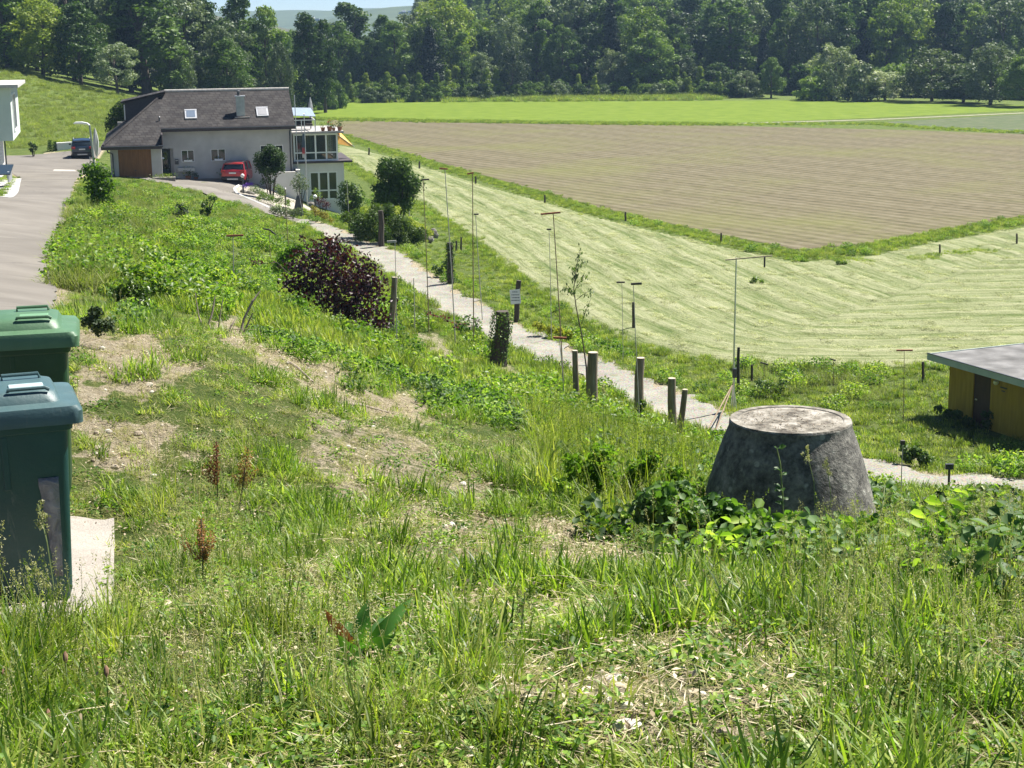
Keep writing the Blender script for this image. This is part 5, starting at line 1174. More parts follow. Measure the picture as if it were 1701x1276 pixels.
# ================================================================== WOODEN POSTS AND STUMPS
wood_m = surf('weathered_post_wood', [(.3, (.14, .105, .07)), (.5, (.24, .185, .125)), (.7, (.33, .27, .19))], 4, .9, 6, .8, 20, stretch=(3, 3, .35))
wood_d = surf('dark_post_wood', [(.3, (.045, .036, .028)), (.7, (.1, .08, .06))], 4, .9, 6, .8, 20, stretch=(3, 3, .35))
cut_m = surf('cut_wood_end', [(.3, (.4, .33, .23)), (.7, (.55, .47, .35))], 9, .85)
def wpost(px, pt, pxb, pb, wpx, lab, mat=None, cut=True, name='wooden_post', ivy=0, n=12, taper=.12):
    b = G(pxb, pb); k = mpp(b); t = P(px, pt, b.y); r = wpx*k/2; rr = random.Random(px)
    e = empty(name, b, 0, lab, 'post', 'wooden posts along the slope and path' if mat is not wood_s else 'short field posts')
    v = t-b; pts = [Vector((0, 0, -.3))-v*.03, v*.3+Vector((rr.uniform(-.3, .3)*r, 0, 0)), v*.65+Vector((rr.uniform(-.3, .3)*r, 0, 0)), v]
    MB().tube(pts, [r*(1+taper), r*(1+taper*.5), r, r*.94], n).build('trunk' if wpx > 12 else 'shaft', mat or wood_m, e, smooth=True)
    if cut: MB().tube([v-Vector((0, 0, .002)), v+Vector((0, 0, .015))], r*.9, n).build('cut_end', cut_m, e)
    if ivy:
        rg = np.random.default_rng(px); m_ = ivy; h_ = rg.uniform(.0, 1, m_)**.8; a = rg.uniform(0, 6.28, m_); C = np.array([tuple(v*q) for q in h_])+np.stack([np.cos(a)*r*1.25, np.sin(a)*r*1.25, rg.normal(size=m_)*.05], -1)*rg.uniform(.95, 1.35, m_)[:, None]**np.array([1, 1, 0])
        V, Q = leaf_quads(C, np.stack([np.cos(a), np.sin(a), np.full(m_, .5)], -1)+rg.normal(size=(m_, 3))*.4, .085, .07, rg); mesh_np('ivy', V, Q, mat=Ld, parent=e, attrs={'rnd': ('FACE', rg.uniform(0, 1, m_))})
    return e
wood_s = plain('field_post_wood', (.07, .055, .04), .9)
wpost(955, 583, 958, 690, 10, 'thin wooden post just left of the thickest trunk post', wood_m)
wpost(985, 586, 985, 697, 18, 'thickest bare trunk post, beside the sapling stem', wood_m, ivy=0)
wpost(1064, 595, 1062, 692, 15, 'ivy footed trunk post between the thick post and the twin posts', wood_m, ivy=0)
wpost(1116, 629, 1116, 735, 14, 'upright trunk post of the pair left of the concrete shaft', wood_m)
wpost(1138, 648, 1126, 747, 10, 'leaning thin post of the pair left of the concrete shaft', wood_m)
wpost(656, 461, 648, 556, 10, 'leaning post right beside the copper beech bush', wood_m)
wpost(747, 403, 749, 472, 10, 'dark ivy covered post on the far side of the path', wood_d, cut=False, ivy=380)
wpost(835, 517, 826, 607, 24, 'thick dark stump overgrown with ivy on the near side of the path', wood_d, cut=False, name='tree_stump', ivy=900, taper=.35)
wpost(632, 350, 634, 410, 9, 'dark post in front of the rock garden hedge', wood_d, cut=False)
wpost(1052, 502, 1052, 548, 5, 'short dark post on the verge behind the trunk posts', wood_d, cut=False)
wpost(1227, 577, 1226, 655, 5, 'thin dark post directly behind the tripod pole', wood_d, cut=False)
wpost(1249, 606, 1249, 632, 4, 'short thin stake on the verge right of the tripod pole', wood_d, cut=False)
sgn = wpost(862, 466, 857, 535, 9, 'dark post carrying a white notice on the far side of the path', wood_d, cut=False)
b = G(857, 535); k = mpp(b); c = P(856, 493, b.y-.12); ns = empty('notice_sign', c, 0, 'small white notice with lines of dark writing on the post by the path', 'sign')
MB().box((0, 0, 0), (17*k, .015, 24*k), ry=R(-5)).build('board', plain('white_board', (.75, .77, .8), .5, var=.03), ns)
ln = MB(); rr = random.Random(4)
for i, (z, a, c_) in enumerate(((8, -5, 3), (3.2, -6.5, 6), (-1.5, -6.2, 6.2), (-6, -6.8, 6.5))):
    x = a
    while x < c_: wv_ = rr.uniform(.9, 2.2); ln.box((min(x+wv_/2, c_)*k, -.0095, z*k), (wv_*k*.85, .003, 1.6*k), ry=R(-5)); x += wv_+.35
ln.build('writing', plain('notice_ink', (.06, .09, .14), .6), ns)
for i, (px, pt, pb, lab) in enumerate(((613, 246, 259, 'first field post from the house along the ploughed field'), (697, 268, 281, 'field post right of the laurel shrub top'), (790, 293, 307, 'field post behind the tallest thin pole'),
        (905, 324, 337, 'field post behind the large red topped pole'), (1039, 352, 367, 'field post midway along the lower field edge'), (1198, 387, 403, 'last field post before the corner of the ploughed field'),
        (1561, 406, 424, 'lone field post on the green strip in the meadow'), (1689, 388, 408, 'field post near the right edge of the picture'), (1533, 601, 634, 'nearest field post, left of the yellow hut'), (766, 394, 416, 'taller stake at the meadow edge beyond the ivy post'), (758, 400, 417, 'shorter stake at the meadow edge beyond the ivy post'), (1577, 771, 832, 'dark marker post beside the path on the right'))):
    w_ = 3 if pb < 500 else 4.5
    if i == 11:
        e = wpost(px, pt+6, px-2, pb, 4, lab, wood_s, cut=False, name='marker_post'); b = G(px-2, pb); k = mpp(b); t = P(px, pt+4, b.y)-b
        MB().box(t, (13*k, .1, 9*k)).build('head', dkmetal, e)
    else: wpost(px, pt, px, pb, w_, lab, wood_s, cut=False, name='field_post', n=6)
# fence wire between the field posts
# ================================================================== BUILDING OUTLINE POLES
pole_w = surf('pole_pale_paint', [(.3, (.3, .29, .26)), (.7, (.48, .46, .42))], 4, .6); pole_b = surf('pole_brown_wood', [(.3, (.17, .12, .07)), (.7, (.28, .2, .13))], 4, .8)
arm_r = surf('arm_red_brown', [(.3, (.24, .06, .035)), (.7, (.36, .11, .06))], 6, .7); arm_d = plain('arm_dark', (.06, .05, .045), .7); alu = plain('aluminium', (.62, .63, .64), .35, .8)
PL_ = [(387,391,388,470,50,2.4,pole_w,[(376,392,404,391)],arm_r,'short leaning pole with red brown arm on the left bank'),
 (447,382,449,442,None,1.6,pole_b,[(437,380,448,382),(448,382,458,390)],arm_d,'thin pole with dark angled arms near the path mouth'),
 (473,312,481,428,None,1.6,pole_b,[],arm_d,'bare thin pole in front of the planted bed'),
 (576,300,580,368,None,1.6,pole_w,[],arm_d,'thin pole in front of the dark upright shrub'),
 (675,291,681,362,None,1.6,pole_w,[],arm_d,'thin pole in front of the large laurel shrub'),
 (703,299,713,557,None,2.0,pole_b,[(700,299,713,298)],arm_d,'thin pole with short dark arm right of the laurel shrub'),
 (739,281,757,572,None,2.3,pole_w,[(730,280,744,281)],arm_r,'thin tall pole whose foot stands left of the tallest one'),
 (785,289,787,580,None,2.4,pole_b,[(776,289,787,287)],arm_r,'tallest thin pole ending beside the path'),
 (790,356,802,533,None,1.8,pole_w,[(787,356,795,356)],arm_d,'thin pale pole right of the tallest one across the path'),
 (656,402,659,597,None,1.8,pole_w,[(643,402,658,401)],pole_w,'thin pole with white arm right of the copper beech'),
 (687,462,689,552,None,2.2,pole_w,[],arm_d,'short bare pole between the leaning post and the path'),
 (919,355,937,645,None,2.6,pole_b,[(898,356,931,353)],arm_r,'tall pole with large red arm left of the sapling'),
 (912,381,916,566,None,1.5,pole_w,[(908,381,916,381)],arm_d,'thin pale pole just behind the large red topped pole'),
 (929,562,938,684,None,2.3,pole_w,[(919,561,941,562)],arm_r,'low pole with red arm left of the thin wooden post'),
 (1052,471,1064,718,None,2.0,pole_w,[(1048,472,1066,471)],arm_d,'thin pole with dark arm in front of the ivy footed post'),
 (1033,469,1035,600,None,1.3,pole_w,[(1024,469,1038,469)],arm_d,'faint thin pole on the verge left of the dark armed pole'),
 (1502,581,1500,706,None,1.5,pole_b,[(1489,582,1516,582)],arm_r,'thin pole with red arm left of the yellow hut'),
 (1384,597,1385,642,None,1.4,pole_b,[(1378,596,1388,599)],arm_d,'short thin pole on the verge beyond the concrete shaft'),
 (1269,603,1268,640,None,1.3,pole_b,[(1263,602,1276,606)],arm_d,'short thin pole with slanted arm right of the tripod pole'),
 (1500,735,1497,842,None,2.4,pole_w,[(1496,735,1503,735)],arm_d,'white stake with small dark top beside the path on the right')]
for xt, yt, xb, yb, Y, wpx, mt, arms, am, lab in PL_:
    b = G(xb, yb) if Y is None else P(xb, yb, Y); k = mpp(b); t = P(xt, yt, b.y)
    e = empty('marking_pole', b, 0, lab, 'pole', 'thin building outline poles on the slope')
    sway = Vector((rnd.uniform(-.02, .02), 0, 0)); v = t-b
    MB().tube([Vector((0, 0, -.3)), v*.35+sway, v*.7+sway, v], [wpx*k*.42, wpx*k*.38, wpx*k*.32, wpx*k*.28], 7).build('pole', mt, e)
    for a0, a1, a2, a3 in arms:
        A_ = P(a0, a1, b.y-.04)-b; B2 = P(a2, a3, b.y-.04)-b; c = (A_+B2)/2; dxx = B2-A_
        MB().box(c, (dxx.length, .05, max(.055, 2.2*k)), ry=-math.atan2(dxx.z, dxx.x)).build('arm', am, e)
# the tripod pole
b = G(1219, 684); k = mpp(b); e = empty('tripod_pole', b, 0, 'silver pole with long wooden crossbar and braced foot behind the concrete shaft', 'pole')
v = P(1223, 428, b.y)-b; mid = P(1219, 600, b.y)-b
MB().tube([(0, 0, -.1), mid, v], [1.9*k, 1.6*k, 1.1*k], 8).build('pole', alu, e)
bar0 = P(1205, 432, b.y-.1)-b; bar1 = P(1283, 425, b.y-.1)-b; dd = bar1-bar0
MB().box((bar0+bar1)/2, (dd.length, .03, .04), ry=-math.atan2(dd.z, dd.x)).build('crossbar', surf('pale_lath', [(.3, (.42, .34, .2)), (.7, (.55, .46, .3))], 4), e)
q = P(1270, 427, b.y-.15)-b; q2 = P(1270, 444, b.y-.15)-b; MB().box((q+q2)/2, (.05, .05, (q-q2).length)).build('hanging_lath', arm_d, e)
MB().box(P(1220, 620, b.y-.06)-b, (.13, .1, .3)).build('clamp', dkmetal, e)
for a_, c_ in ((1166, 732), (1186, 722), (1214, 690), (1224, 686)):
    f = G(a_, c_)-b if a_ < 1200 else P(a_, c_, b.y)-b
    MB().tube([P(1218, 637, b.y)-b, f], 1.1*k, 6).build('brace', alu if a_ > 1200 else pole_b, e)
# wire from the leaning post
wz = [P(652, 492, 57.5), P(690, 508, 57), P(740, 533, 57), P(797, 533, 58)]
o = MB().tube([p-wz[0] for p in wz], .008, 5).build('wire', plain('rusty_wire', (.16, .13, .1), .7)); o.location = wz[0]; tag(o, 'thin sagging wire tied from the leaning post across the poles', 'wire')
# dead branches heap
hb_ = G(395, 560)
for i, (pts_, r_) in enumerate((([(399,556),(405,530),(420,500),(432,484)], .022), ([(352,552),(347,538),(353,518),(357,492)], .02), ([(362,556),(365,528),(371,492)], .014), ([(338,545),(330,525),(324,486)], .014), ([(375,560),(385,540),(392,528)], .016), ([(320,548),(360,546),(440,548)], .012), ([(390,570),(405,552),(420,520)], .02))):
    P3 = [P(a, c, hb_.y-.3+.1*j) for j, (a, c) in enumerate(pts_)]; o = MB().tube([p-P3[0] for p in P3], [r_*1.3]+[r_]*(len(P3)-2)+[r_*.5], 6).build('dead_branch', surf('grey_dead_wood_%d' % i, [(.3, (.2, .16, .12)), (.7, (.36, .3, .23))], 6, .9)); o.location = P3[0]
    tag(o, ['longest cut branch slanting right in the heap on the bank', 'forked pale stick standing second from the left in the branch heap', 'straight thin stick standing in the middle of the branch heap', 'leftmost dark stick of the branch heap', 'short stump stick in the branch heap', 'stick lying flat across the branch heap', 'dark branch crossing behind the longest one in the heap'][i], 'branch', 'dead branches on the bank')
for i, (a, b_, c, d, lab) in enumerate(((545, 672, 655, 692, 'pale bare stick lying along the soil ridge'), (470, 600, 520, 640, 'short stick lying on the bare soil above the ridge'), (760, 600, 840, 590, 'thin stick lying by the ivy stump'))):
    A_ = G(a, b_); B2 = G(c, d); A_.z += .03; B2.z += .03; o = MB().tube([Vector(), (B2-A_)*.5+Vector((0, 0, .03)), B2-A_], [.016, .014, .008], 6).build('dead_branch', MATS['grey_dead_wood_0']); o.location = A_; tag(o, lab, 'branch', 'dead branches on the bank')
# ================================================================== CONCRETE SHAFT
ct = P(1313, 699, 13.0); rt = 101*mpp(ct)
conc, nt, b = newmat('lichen_concrete'); tc = N(nt, 'ShaderNodeTexCoord').outputs['Object']
n1 = noise(nt, 5, 7, .7, tc); n2 = noise(nt, 22, 5, .7, tc); vo = N(nt, 'ShaderNodeTexVoronoi'); vo.inputs['Scale'].default_value = 9; vo.inputs['Randomness'].default_value = 1; nt.links.new(tc, vo.inputs['Vector'])
c = ramp(nt, math_(nt, 'ADD', math_(nt, 'MULTIPLY', n1, .6), math_(nt, 'MULTIPLY', n2, .4)), [(.36, (.04, .038, .034)), (.46, (.11, .104, .09)), (.56, (.21, .2, .17)), (.68, (.36, .34, .29))])
sp2 = ramp(nt, math_(nt, 'ADD', vo.outputs['Distance'], math_(nt, 'MULTIPLY', n2, .3)), [(.33, (1, 1, 1)), (.42, (0, 0, 0))])
c = mixc(nt, math_(nt, 'MULTIPLY', sp2, ramp(nt, n1, [(.45, (0, 0, 0)), (.53, (.9, .9, .9))])), c, (.36, .35, .3))
nt.links.new(c, b.inputs['Base Color']); b.inputs['Roughness'].default_value = .95; bump(nt, math_(nt, 'ADD', n1, n2), .9, .02, b)
cs = empty('concrete_shaft', (ct.x, ct.y+rt*0, ct.z-1.3), 0, 'weathered conical concrete manhole shaft on the slope at the right', 'manhole shaft')
prof = [(rt*1.62, -.2), (rt*1.60, .15), (rt*1.50, .4), (rt*1.36, .7), (rt*1.22, .95), (rt*1.1, 1.13), (rt*1.03, 1.22), (rt*1.005, 1.25), (rt, 1.30), (rt*.97, 1.315), (rt*.86, 1.315), (rt*.855, 1.30), (rt*.82, 1.298)]
o = MB().lathe(prof, 64).build('body', conc, cs, smooth=True)
top_m = surf('pale_weathered_concrete', [(.36, (.07, .06, .045)), (.5, (.22, .2, .16)), (.64, (.36, .335, .29))], 8, .95, 7, .9, 30)
MB().lathe([(rt*.80, 1.27), (rt*.83, 1.3), (rt*.83, 1.309), (rt*.80, 1.312), (.01, 1.314)], 48).build('cover', top_m, cs, smooth=True)
MB().lathe([(rt*.87, 1.31), (rt*.87, 1.3175), (rt*.985, 1.3175), (rt*.995, 1.305)], 64).build('rim', top_m, cs, smooth=True)
o = MB().lathe([(rt*1.7, -.3), (rt*1.72, .3), (rt*1.68, .34), (rt*1.55, .345)], 48).build('base_ring', surf('grey_ring_concrete', [(.3, (.2, .19, .17)), (.7, (.36, .34, .3))], 5, .95, 6, .7, 20), cs, smooth=True)
rg = np.random.default_rng(3); n = 260; a = rg.uniform(0, 6.28, n); r_ = np.sqrt(rg.uniform(0, 1, n))*rt*.8; C = np.stack([np.cos(a)*r_, np.sin(a)*r_, np.full(n, 1.322)], -1)
V, Q = leaf_quads(C, rg.normal(size=(n, 3))*.35+[0, 0, 1], .035, .008, rg); mesh_np('dry_litter', V, Q, mat=leafmat('dry_needles', [(.2, .15, .1), (.4, .33, .24), (.3, .26, .2)], .05), parent=cs, attrs={'rnd': ('FACE', rg.uniform(0, 1, n))})
# ================================================================== WASTE BINS
def rrect(x0, x1, y0, y1, z, r, n=5, tilt=0):
    o = []
    for cx_, cy_, a0 in ((x1-r, y1-r, 0), (x0+r, y1-r, 90), (x0+r, y0+r, 180), (x1-r, y0+r, 270)):
        for i in range(n): a = R(a0+90*i/(n-1)); o.append((cx_+r*math.cos(a), cy_+r*math.sin(a), z))
    return o
def bin_(loc, rz, cb, cl, lab, tape=False, k=1.0):
    """x: back(-) to front(+), y: side; lid lip at the front"""
    e = empty('waste_bin', loc, rz, lab, 'waste bin')
    m = surf('bin_plastic_'+lab.split()[0], [(.3, tuple(v*.85 for v in cb)), (.5, cb), (.72, tuple(v*1.25+.01 for v in cb))], 2.5, .42, 7, .12, 60)
    ml = surf('bin_lid_plastic_'+lab.split()[0], [(.3, tuple(v*.85 for v in cl)), (.5, cl), (.72, tuple(v*1.2+.012 for v in cl))], 3, .48, 7, .1, 60)
    for mm_ in (m, ml):
        n_ = mm_.node_tree; bb = n_.nodes['Principled BSDF']; lk = bb.inputs['Base Color'].links[0].from_socket
        tc_ = N(n_, 'ShaderNodeTexCoord').outputs['Object']; mp_ = N(n_, 'ShaderNodeMapping'); mp_.inputs['Scale'].default_value = (14, 14, 2.2); n_.links.new(tc_, mp_.inputs[0])
        st_ = ramp(n_, noise(n_, 1.0, 7, .75, mp_.outputs[0], .8), [(.6, (0, 0, 0)), (.72, (.32, .32, .32))]); n_.links.new(mixc(n_, st_, lk, (.2, .21, .18)), bb.inputs['Base Color'])
        n_.links.new(ramp(n_, noise(n_, 4, 6, .7, tc_), [(.3, (.34, .34, .34)), (.7, (.62, .62, .62))]), bb.inputs['Roughness'])
    D_, Wb, H = .30, .26, .955
    MB().loft([rrect(-D_+.07, D_-.055, -Wb+.035, Wb-.035, .0, .05), rrect(-D_+.05, D_-.04, -Wb+.02, Wb-.02, .06, .05), rrect(-D_+.02, D_-.02, -Wb+.006, Wb-.006, .6, .05), rrect(-D_, D_-.01, -Wb, Wb, H-.09, .045)]).build('body', m, e, smooth=True)
    MB().loft([rrect(-D_-.012, D_+.012, -Wb-.014, Wb+.014, H-.09, .05), rrect(-D_-.016, D_+.02, -Wb-.018, Wb+.018, H-.03, .05), rrect(-D_-.012, D_+.016, -Wb-.014, Wb+.014, H, .05)]).build('rim', m, e, smooth=True, bevel=.004)
    for s in (-1, 1): MB().bx(-.02, .01, s*(Wb-.004)-.006, s*(Wb-.004)+.006, H-.36, H-.1).build('rib', m, e, bevel=.004)
    lid = MB().loft([rrect(-D_-.03, D_+.062, -Wb-.036, Wb+.036, H-.055, .045), rrect(-D_-.03, D_+.062, -Wb-.036, Wb+.036, H+.005, .045), rrect(-D_-.02, D_+.045, -Wb-.026, Wb+.026, H+.03, .05), rrect(-D_+.03, D_-.03, -Wb+.025, Wb-.025, H+.045, .06), rrect(-D_+.05, D_-.05, -Wb+.045, Wb-.045, H+.085, .07), rrect(-D_+.08, D_-.09, -Wb+.08, Wb-.08, H+.1, .07)]).build('lid', ml, e, smooth=True)
    MB().bx(.04, .2, -.17, -.05, H+.094, H+.108).build('recess_plate', plain('pale_plate_'+lab.split()[0], (.35, .45, .45) if cl[2] > cl[1]*.8 else (.14, .28, .15), .5), lid, bevel=.004)
    MB().tube([(.03, -.2, H+.1), (.03, -.2, H+.112), (.2, -.2, H+.112), (.22, -.2, H+.1)], .009, 8).build('handle', ml, lid, smooth=True)
    MB().tube([(0.02, .1, H+.09), (.02, .1, H+.122), (.19, .1, H+.122), (.2, .1, H+.09)], .009, 8).build('handle', ml, lid, smooth=True)
    MB().bx(-D_-.1, -D_+.02, -Wb+.04, -Wb+.075, H-.06, H-.03).bx(-D_-.1, -D_+.02, Wb-.075, Wb-.04, H-.06, H-.03).tube([(-D_-.1, -Wb+.03, H-.045), (-D_-.1, Wb-.03, H-.045)], .014, 10).build('grip', m, e, bevel=.003)
    for s in (-1, 1):
        t = MB().lathe([(.06, -.025), (.105, -.028), (.11, -.018), (.11, .018), (.105, .028), (.06, .025)], 28).build('wheel', plain('wheel_rubber', (.015, .015, .016), .7) if 'wheel_rubber' not in MATS else MATS['wheel_rubber'], e, smooth=True)
        t.location = (-D_+.12, s*(Wb+.012), .11); t.rotation_euler = (R(90), 0, 0)
    if tape:
        tm, nt, b = newmat('silver_tape'); tc = N(nt, 'ShaderNodeTexCoord').outputs['Object']; f = noise(nt, 9, 6, .7, tc, 1.5)
        nt.links.new(ramp(nt, f, [(.3, (.10, .105, .12)), (.7, (.24, .25, .27))]), b.inputs['Base Color']); b.inputs['Roughness'].default_value = .38; b.inputs['Metallic'].default_value = .35; bump(nt, f, .8, .02, b)
        tp = MB(); n = 14; V = []; F = []
        for i in range(n):
            t = i/(n-1); z = .64-.50*t; inset = .006+.022*(1-(z/.8)); xl = D_-.17+.05*t; yy = -Wb+inset-.006
            fr = rnd.uniform(-.003, .004)
            # on the side, round the corner, on the front
            xe = D_-.032-.018*(1-z); pts_ = [(xl+fr, yy), ((xl+xe)/2, yy-.001), (xe-.045, yy-.0015), (xe-.012, yy+.014), (xe+.004+fr, yy+.045)]
            V += [(a_, b_-.002, z) for a_, b_ in pts_]
        for i in range(n-1):
            for j in range(4): F.append((i*5+j, i*5+j+1, (i+1)*5+j+1, (i+1)*5+j))
        o = MB().poly(V, F).build('tape_patch', tm, e, smooth=True); md = o.modifiers.new('thick', 'SOLIDIFY'); md.thickness = .003; md.offset = 0
    return e
def put_bin(corner, rz, *a):
    e = bin_(Vector(), rz, *a); e.scale = (.93, .93, .93); c = Matrix.Rotation(rz, 3, 'Z')@Vector((.285*.93, -.25*.93, 0)); e.location = corner-c; return e
bp = P(133, 1003, 6.9); put_bin(bp+Vector((0, 0, .01)), R(20), (.006, .05, .047), (.05, .1, .105), 'blue green waste bin with pale lid and a strip of silver tape', True)
b2 = P(113, 640, 8.3); b2.z = P(113, 575, 8.3).z-.93*.9; put_bin(b2, R(14), (.008, .045, .016), (.07, .15, .075), 'green waste bin standing behind the blue green one')
# concrete slab under the bins
s0 = gz(-2.1, 7.0)
sm, nt, b = newmat('exposed_aggregate'); tc = N(nt, 'ShaderNodeTexCoord').outputs['Object']; vo = N(nt, 'ShaderNodeTexVoronoi'); vo.inputs['Scale'].default_value = 90; nt.links.new(tc, vo.inputs['Vector'])
c = mixc(nt, .5, ramp(nt, noise(nt, 3, 6, .6, tc), [(.3, (.2, .18, .145)), (.7, (.32, .29, .24))]), ramp(nt, vo.outputs['Color'], [(.2, (.25, .22, .19)), (.8, (.38, .34, .3))])); nt.links.new(c, b.inputs['Base Color']); b.inputs['Roughness'].default_value = .9; bump(nt, vo.outputs['Distance'], .5, .01, b)
SLAB = [G(190, 868), G(188, 1048), G(-300, 1062), G(-300, 868)]
tag(drape('pavement_slab', [SLAB[3], SLAB[0]], [SLAB[2], SLAB[1]], 30, 30, .03, sm), kind='structure')

shrub('dwarf_conifer', [(83,236,4),(83,242,5),(83,248,5)], 146, Ld, 120, .12, 'dark small conifer on the lawn left of the dark blue car', stem=False)
shrub('dwarf_conifer', [(92,238,3.5),(92,244,4.5),(92,249,5)], 146, Ld, 110, .12, 'second dark small conifer between the first and the white garden wall', stem=False)
shrub('small_bush', [(50,240,4),(55,243,5),(52,250,4),(60,246,4)], 143, Lm, 70, .16, 'loose small bush on the lawn beside the pale house', 'bush', stem=True)
a_ = P(94, 251, 146); b_ = P(120, 249, 147); gl = empty('garden_wall', (a_.x, a_.y, gz(a_.x, a_.y)), math.atan2(b_.y-a_.y, b_.x-a_.x), 'white low garden wall on the lawn left of the dark blue car', 'wall')
MB().bx(0, 1.5, -.2, .2, -.3, .62).build('wall', white_p, gl); MB().bx(-.05, 1.55, -.24, .24, .62, .7).build('coping', white_p, gl)

shrub('nettle_patch', [(480,520,16),(500,530,18),(525,540,18),(550,552,16),(575,565,16),(520,560,14),(600,580,14),(560,588,14),(500,508,12),(620,600,12)], 43, Gw_, 150, .1, 'bright green nettles and weeds in front of the foot of the copper beech', 'weeds', stem=False)
shrub('nettle_patch', [(470,430,12),(485,420,12),(500,415,10),(478,445,12),(460,445,10),(520,412,8)], 53, Gw_, 110, .1, 'light green leafy weeds at the upper left of the copper beech', 'weeds', stem=False, dscale=.5)
shrub('small_bush', [(968,690,9),(985,700,10),(955,700,8),(1000,705,8)], 46.5, Ls, 120, .1, 'leafy weeds growing round the foot of the thickest trunk post', 'weeds', stem=False, dscale=.4)
shrub('small_bush', [(1062,690,9),(1075,700,9),(1050,702,8),(1066,672,7)], 43, Ls, 120, .1, 'leafy weeds climbing the foot of the ivy footed post', 'weeds', stem=False, dscale=.4)
shrub('golden_weeds', [(915,548,8),(930,552,8),(900,545,7),(945,556,7),(890,540,6)], 63, Lyl, 110, .1, 'yellow flowering weeds on the far edge of the path below the notice post', 'weeds', stem=False, dscale=.6)
shrub('small_bush', [(800,598,8),(815,606,9),(792,604,7)], 57, Ldh, 90, .1, 'dark dead twiggy weeds at the foot of the ivy stump', 'weeds', stem=True, dscale=.4)
# ================================================================== GRASS, WEEDS, LITTER
def blades(n, Rr, l0, l1, w0, lean, rg, curl=.6, flat=0.0, zoff=0):
    a = rg.uniform(0, 6.28, n); r = Rr*np.sqrt(rg.uniform(0, 1, n)); bx = np.cos(a)*r; by = np.sin(a)*r
    az = rg.uniform(0, 6.28, n); L = rg.uniform(l0, l1, n); wd = w0*rg.uniform(.7, 1.3, n); ln = lean*rg.uniform(.2, 1.3, n)
    dx, dy = np.cos(az), np.sin(az); sx, sy = -dy, dx
    V = []
    for i, t in enumerate((0, .38, .72, 1.0)):
        ang = ln*(1+curl*t*2); hx = np.sin(ang)*L*t; hz = np.cos(np.minimum(ang, 1.9))*L*t*(1-flat)+.004
        hw = wd*(.8, 1, .75, 0)[i]/2
        px, py, pz = bx+dx*hx, by+dy*hx, hz+zoff
        if i < 3: V += [np.stack([px-sx*hw, py-sy*hw, pz], -1), np.stack([px+sx*hw, py+sy*hw, pz], -1)]
        else: V += [np.stack([px, py, pz], -1)]
    V = np.stack(V, 1).reshape(-1, 3); b = np.arange(n)[:, None]*7
    q = np.concatenate([b+np.array([[0, 1, 3, 2]]), b+np.array([[2, 3, 5, 4]])]); t = b+np.array([[4, 5, 6]])
    rv = rg.uniform(0, 1, n)
    return V, q, t, np.concatenate([rv, rv]), rv
def merge(parts):
    V = []; Q = []; T_ = []; rq = []; rt_ = []; o = 0
    for v, q, t, a, b in parts:
        V.append(v); Q.append(q+o); T_.append(t+o if len(t) else t.reshape(0, 3)); rq.append(a); rt_.append(b); o += len(v)
    return np.concatenate(V), np.concatenate(Q), np.concatenate(T_), np.concatenate(rq+rt_)
def leafpart(C, Nn, L, W, rg, r=None, tang=None, six=False):
    V, Q = (leaf6 if six else leaf_quads)(np.asarray(C), np.asarray(Nn), L, W, rg, tang=tang); n = len(Q)
    return V, Q, np.zeros((0, 3), int), rg.uniform(0, 1, n) if r is None else r, np.zeros(0)
def proto(name, parts, mat):
    V, Q, T_, r = merge(parts); return mesh_np(name, V, Q, T_, mat=mat, attrs={'rnd': ('FACE', r)}, link=False)
Gg = leafmat('grass_green', [(.075, .135, .012), (.155, .225, .022), (.25, .31, .045), (.39, .39, .13)], .5, .5, .35, .35)
Gl = leafmat('grass_lush', [(.055, .125, .012), (.12, .21, .022), (.21, .3, .036), (.34, .39, .09)], .5, .45, .4, .3)
Gd = leafmat('grass_dry', [(.16, .17, .045), (.27, .26, .09), (.38, .35, .16), (.14, .2, .04)], .35, .7, .2, .35)
Gp = leafmat('grass_pale', [(.12, .18, .03), (.2, .25, .055), (.3, .32, .12), (.12, .21, .03)], .4, .6, .25, .4)
Gs = leafmat('seed_heads', [(.2, .24, .08), (.34, .34, .16), (.46, .44, .27), (.26, .26, .1)], .3, .7, .2, .4)
Gw = leafmat('weed_leaf', [(.04, .11, .012), (.085, .18, .022), (.18, .3, .035), (.32, .41, .08)], .48, .55, .3, .35)
Gw2 = leafmat('weed_leaf_dark', [(.03, .075, .018), (.055, .115, .03), (.09, .16, .045), (.15, .23, .085)], .35, .55, .3, .35)
def stems(n, Rr, h0, h1, rg, head=.07, hn=22):
    """flowering grass stalks: thin stem and a loose head"""
    out = [blades(n, Rr, h0, h1, .0035, .16, rg, .25)]
    V = out[0][0].reshape(n, 7, 3); C = []
    for i in range(n):
        tip, m_ = V[i, 6], V[i, 4]
        for k in range(hn):
            t = rg.uniform(0, 1); p = tip+(m_-tip)*t*.7; C.append(p+rg.normal(size=3)*head*.14*(.3+t))
    out.append(leafpart(C, rg.normal(size=(len(C), 3)), .012, .005, rg, tang=rg.normal(size=(len(C), 3))*.5+[0, 0, 1])); return out
def leafy(n, Rr, h, L, rg, jit=.8, aspect=.68):
    a = rg.uniform(0, 6.28, n); r = Rr*np.sqrt(rg.uniform(0, 1, n)); z = h*rg.uniform(.15, 1, n)*(1-.5*(r/Rr)**2)
    C = np.stack([np.cos(a)*r, np.sin(a)*r, z], -1); return [leafpart(C, rg.normal(size=(n, 3))*jit+[0, 0, 1.1], L*rg.uniform(.6, 1.35, n), L*aspect, rg, six=True)]
P_ = []
def addp(name, parts, mat): P_.append(proto('p%02d_%s' % (len(P_), name), parts, mat)); return len(P_)-1
g_ = [np.random.default_rng(100+i) for i in range(60)]
SH = [addp('short', [blades(60, .095, .03, .095, .0048, .65, g_[i])], Gg) for i in range(3)]
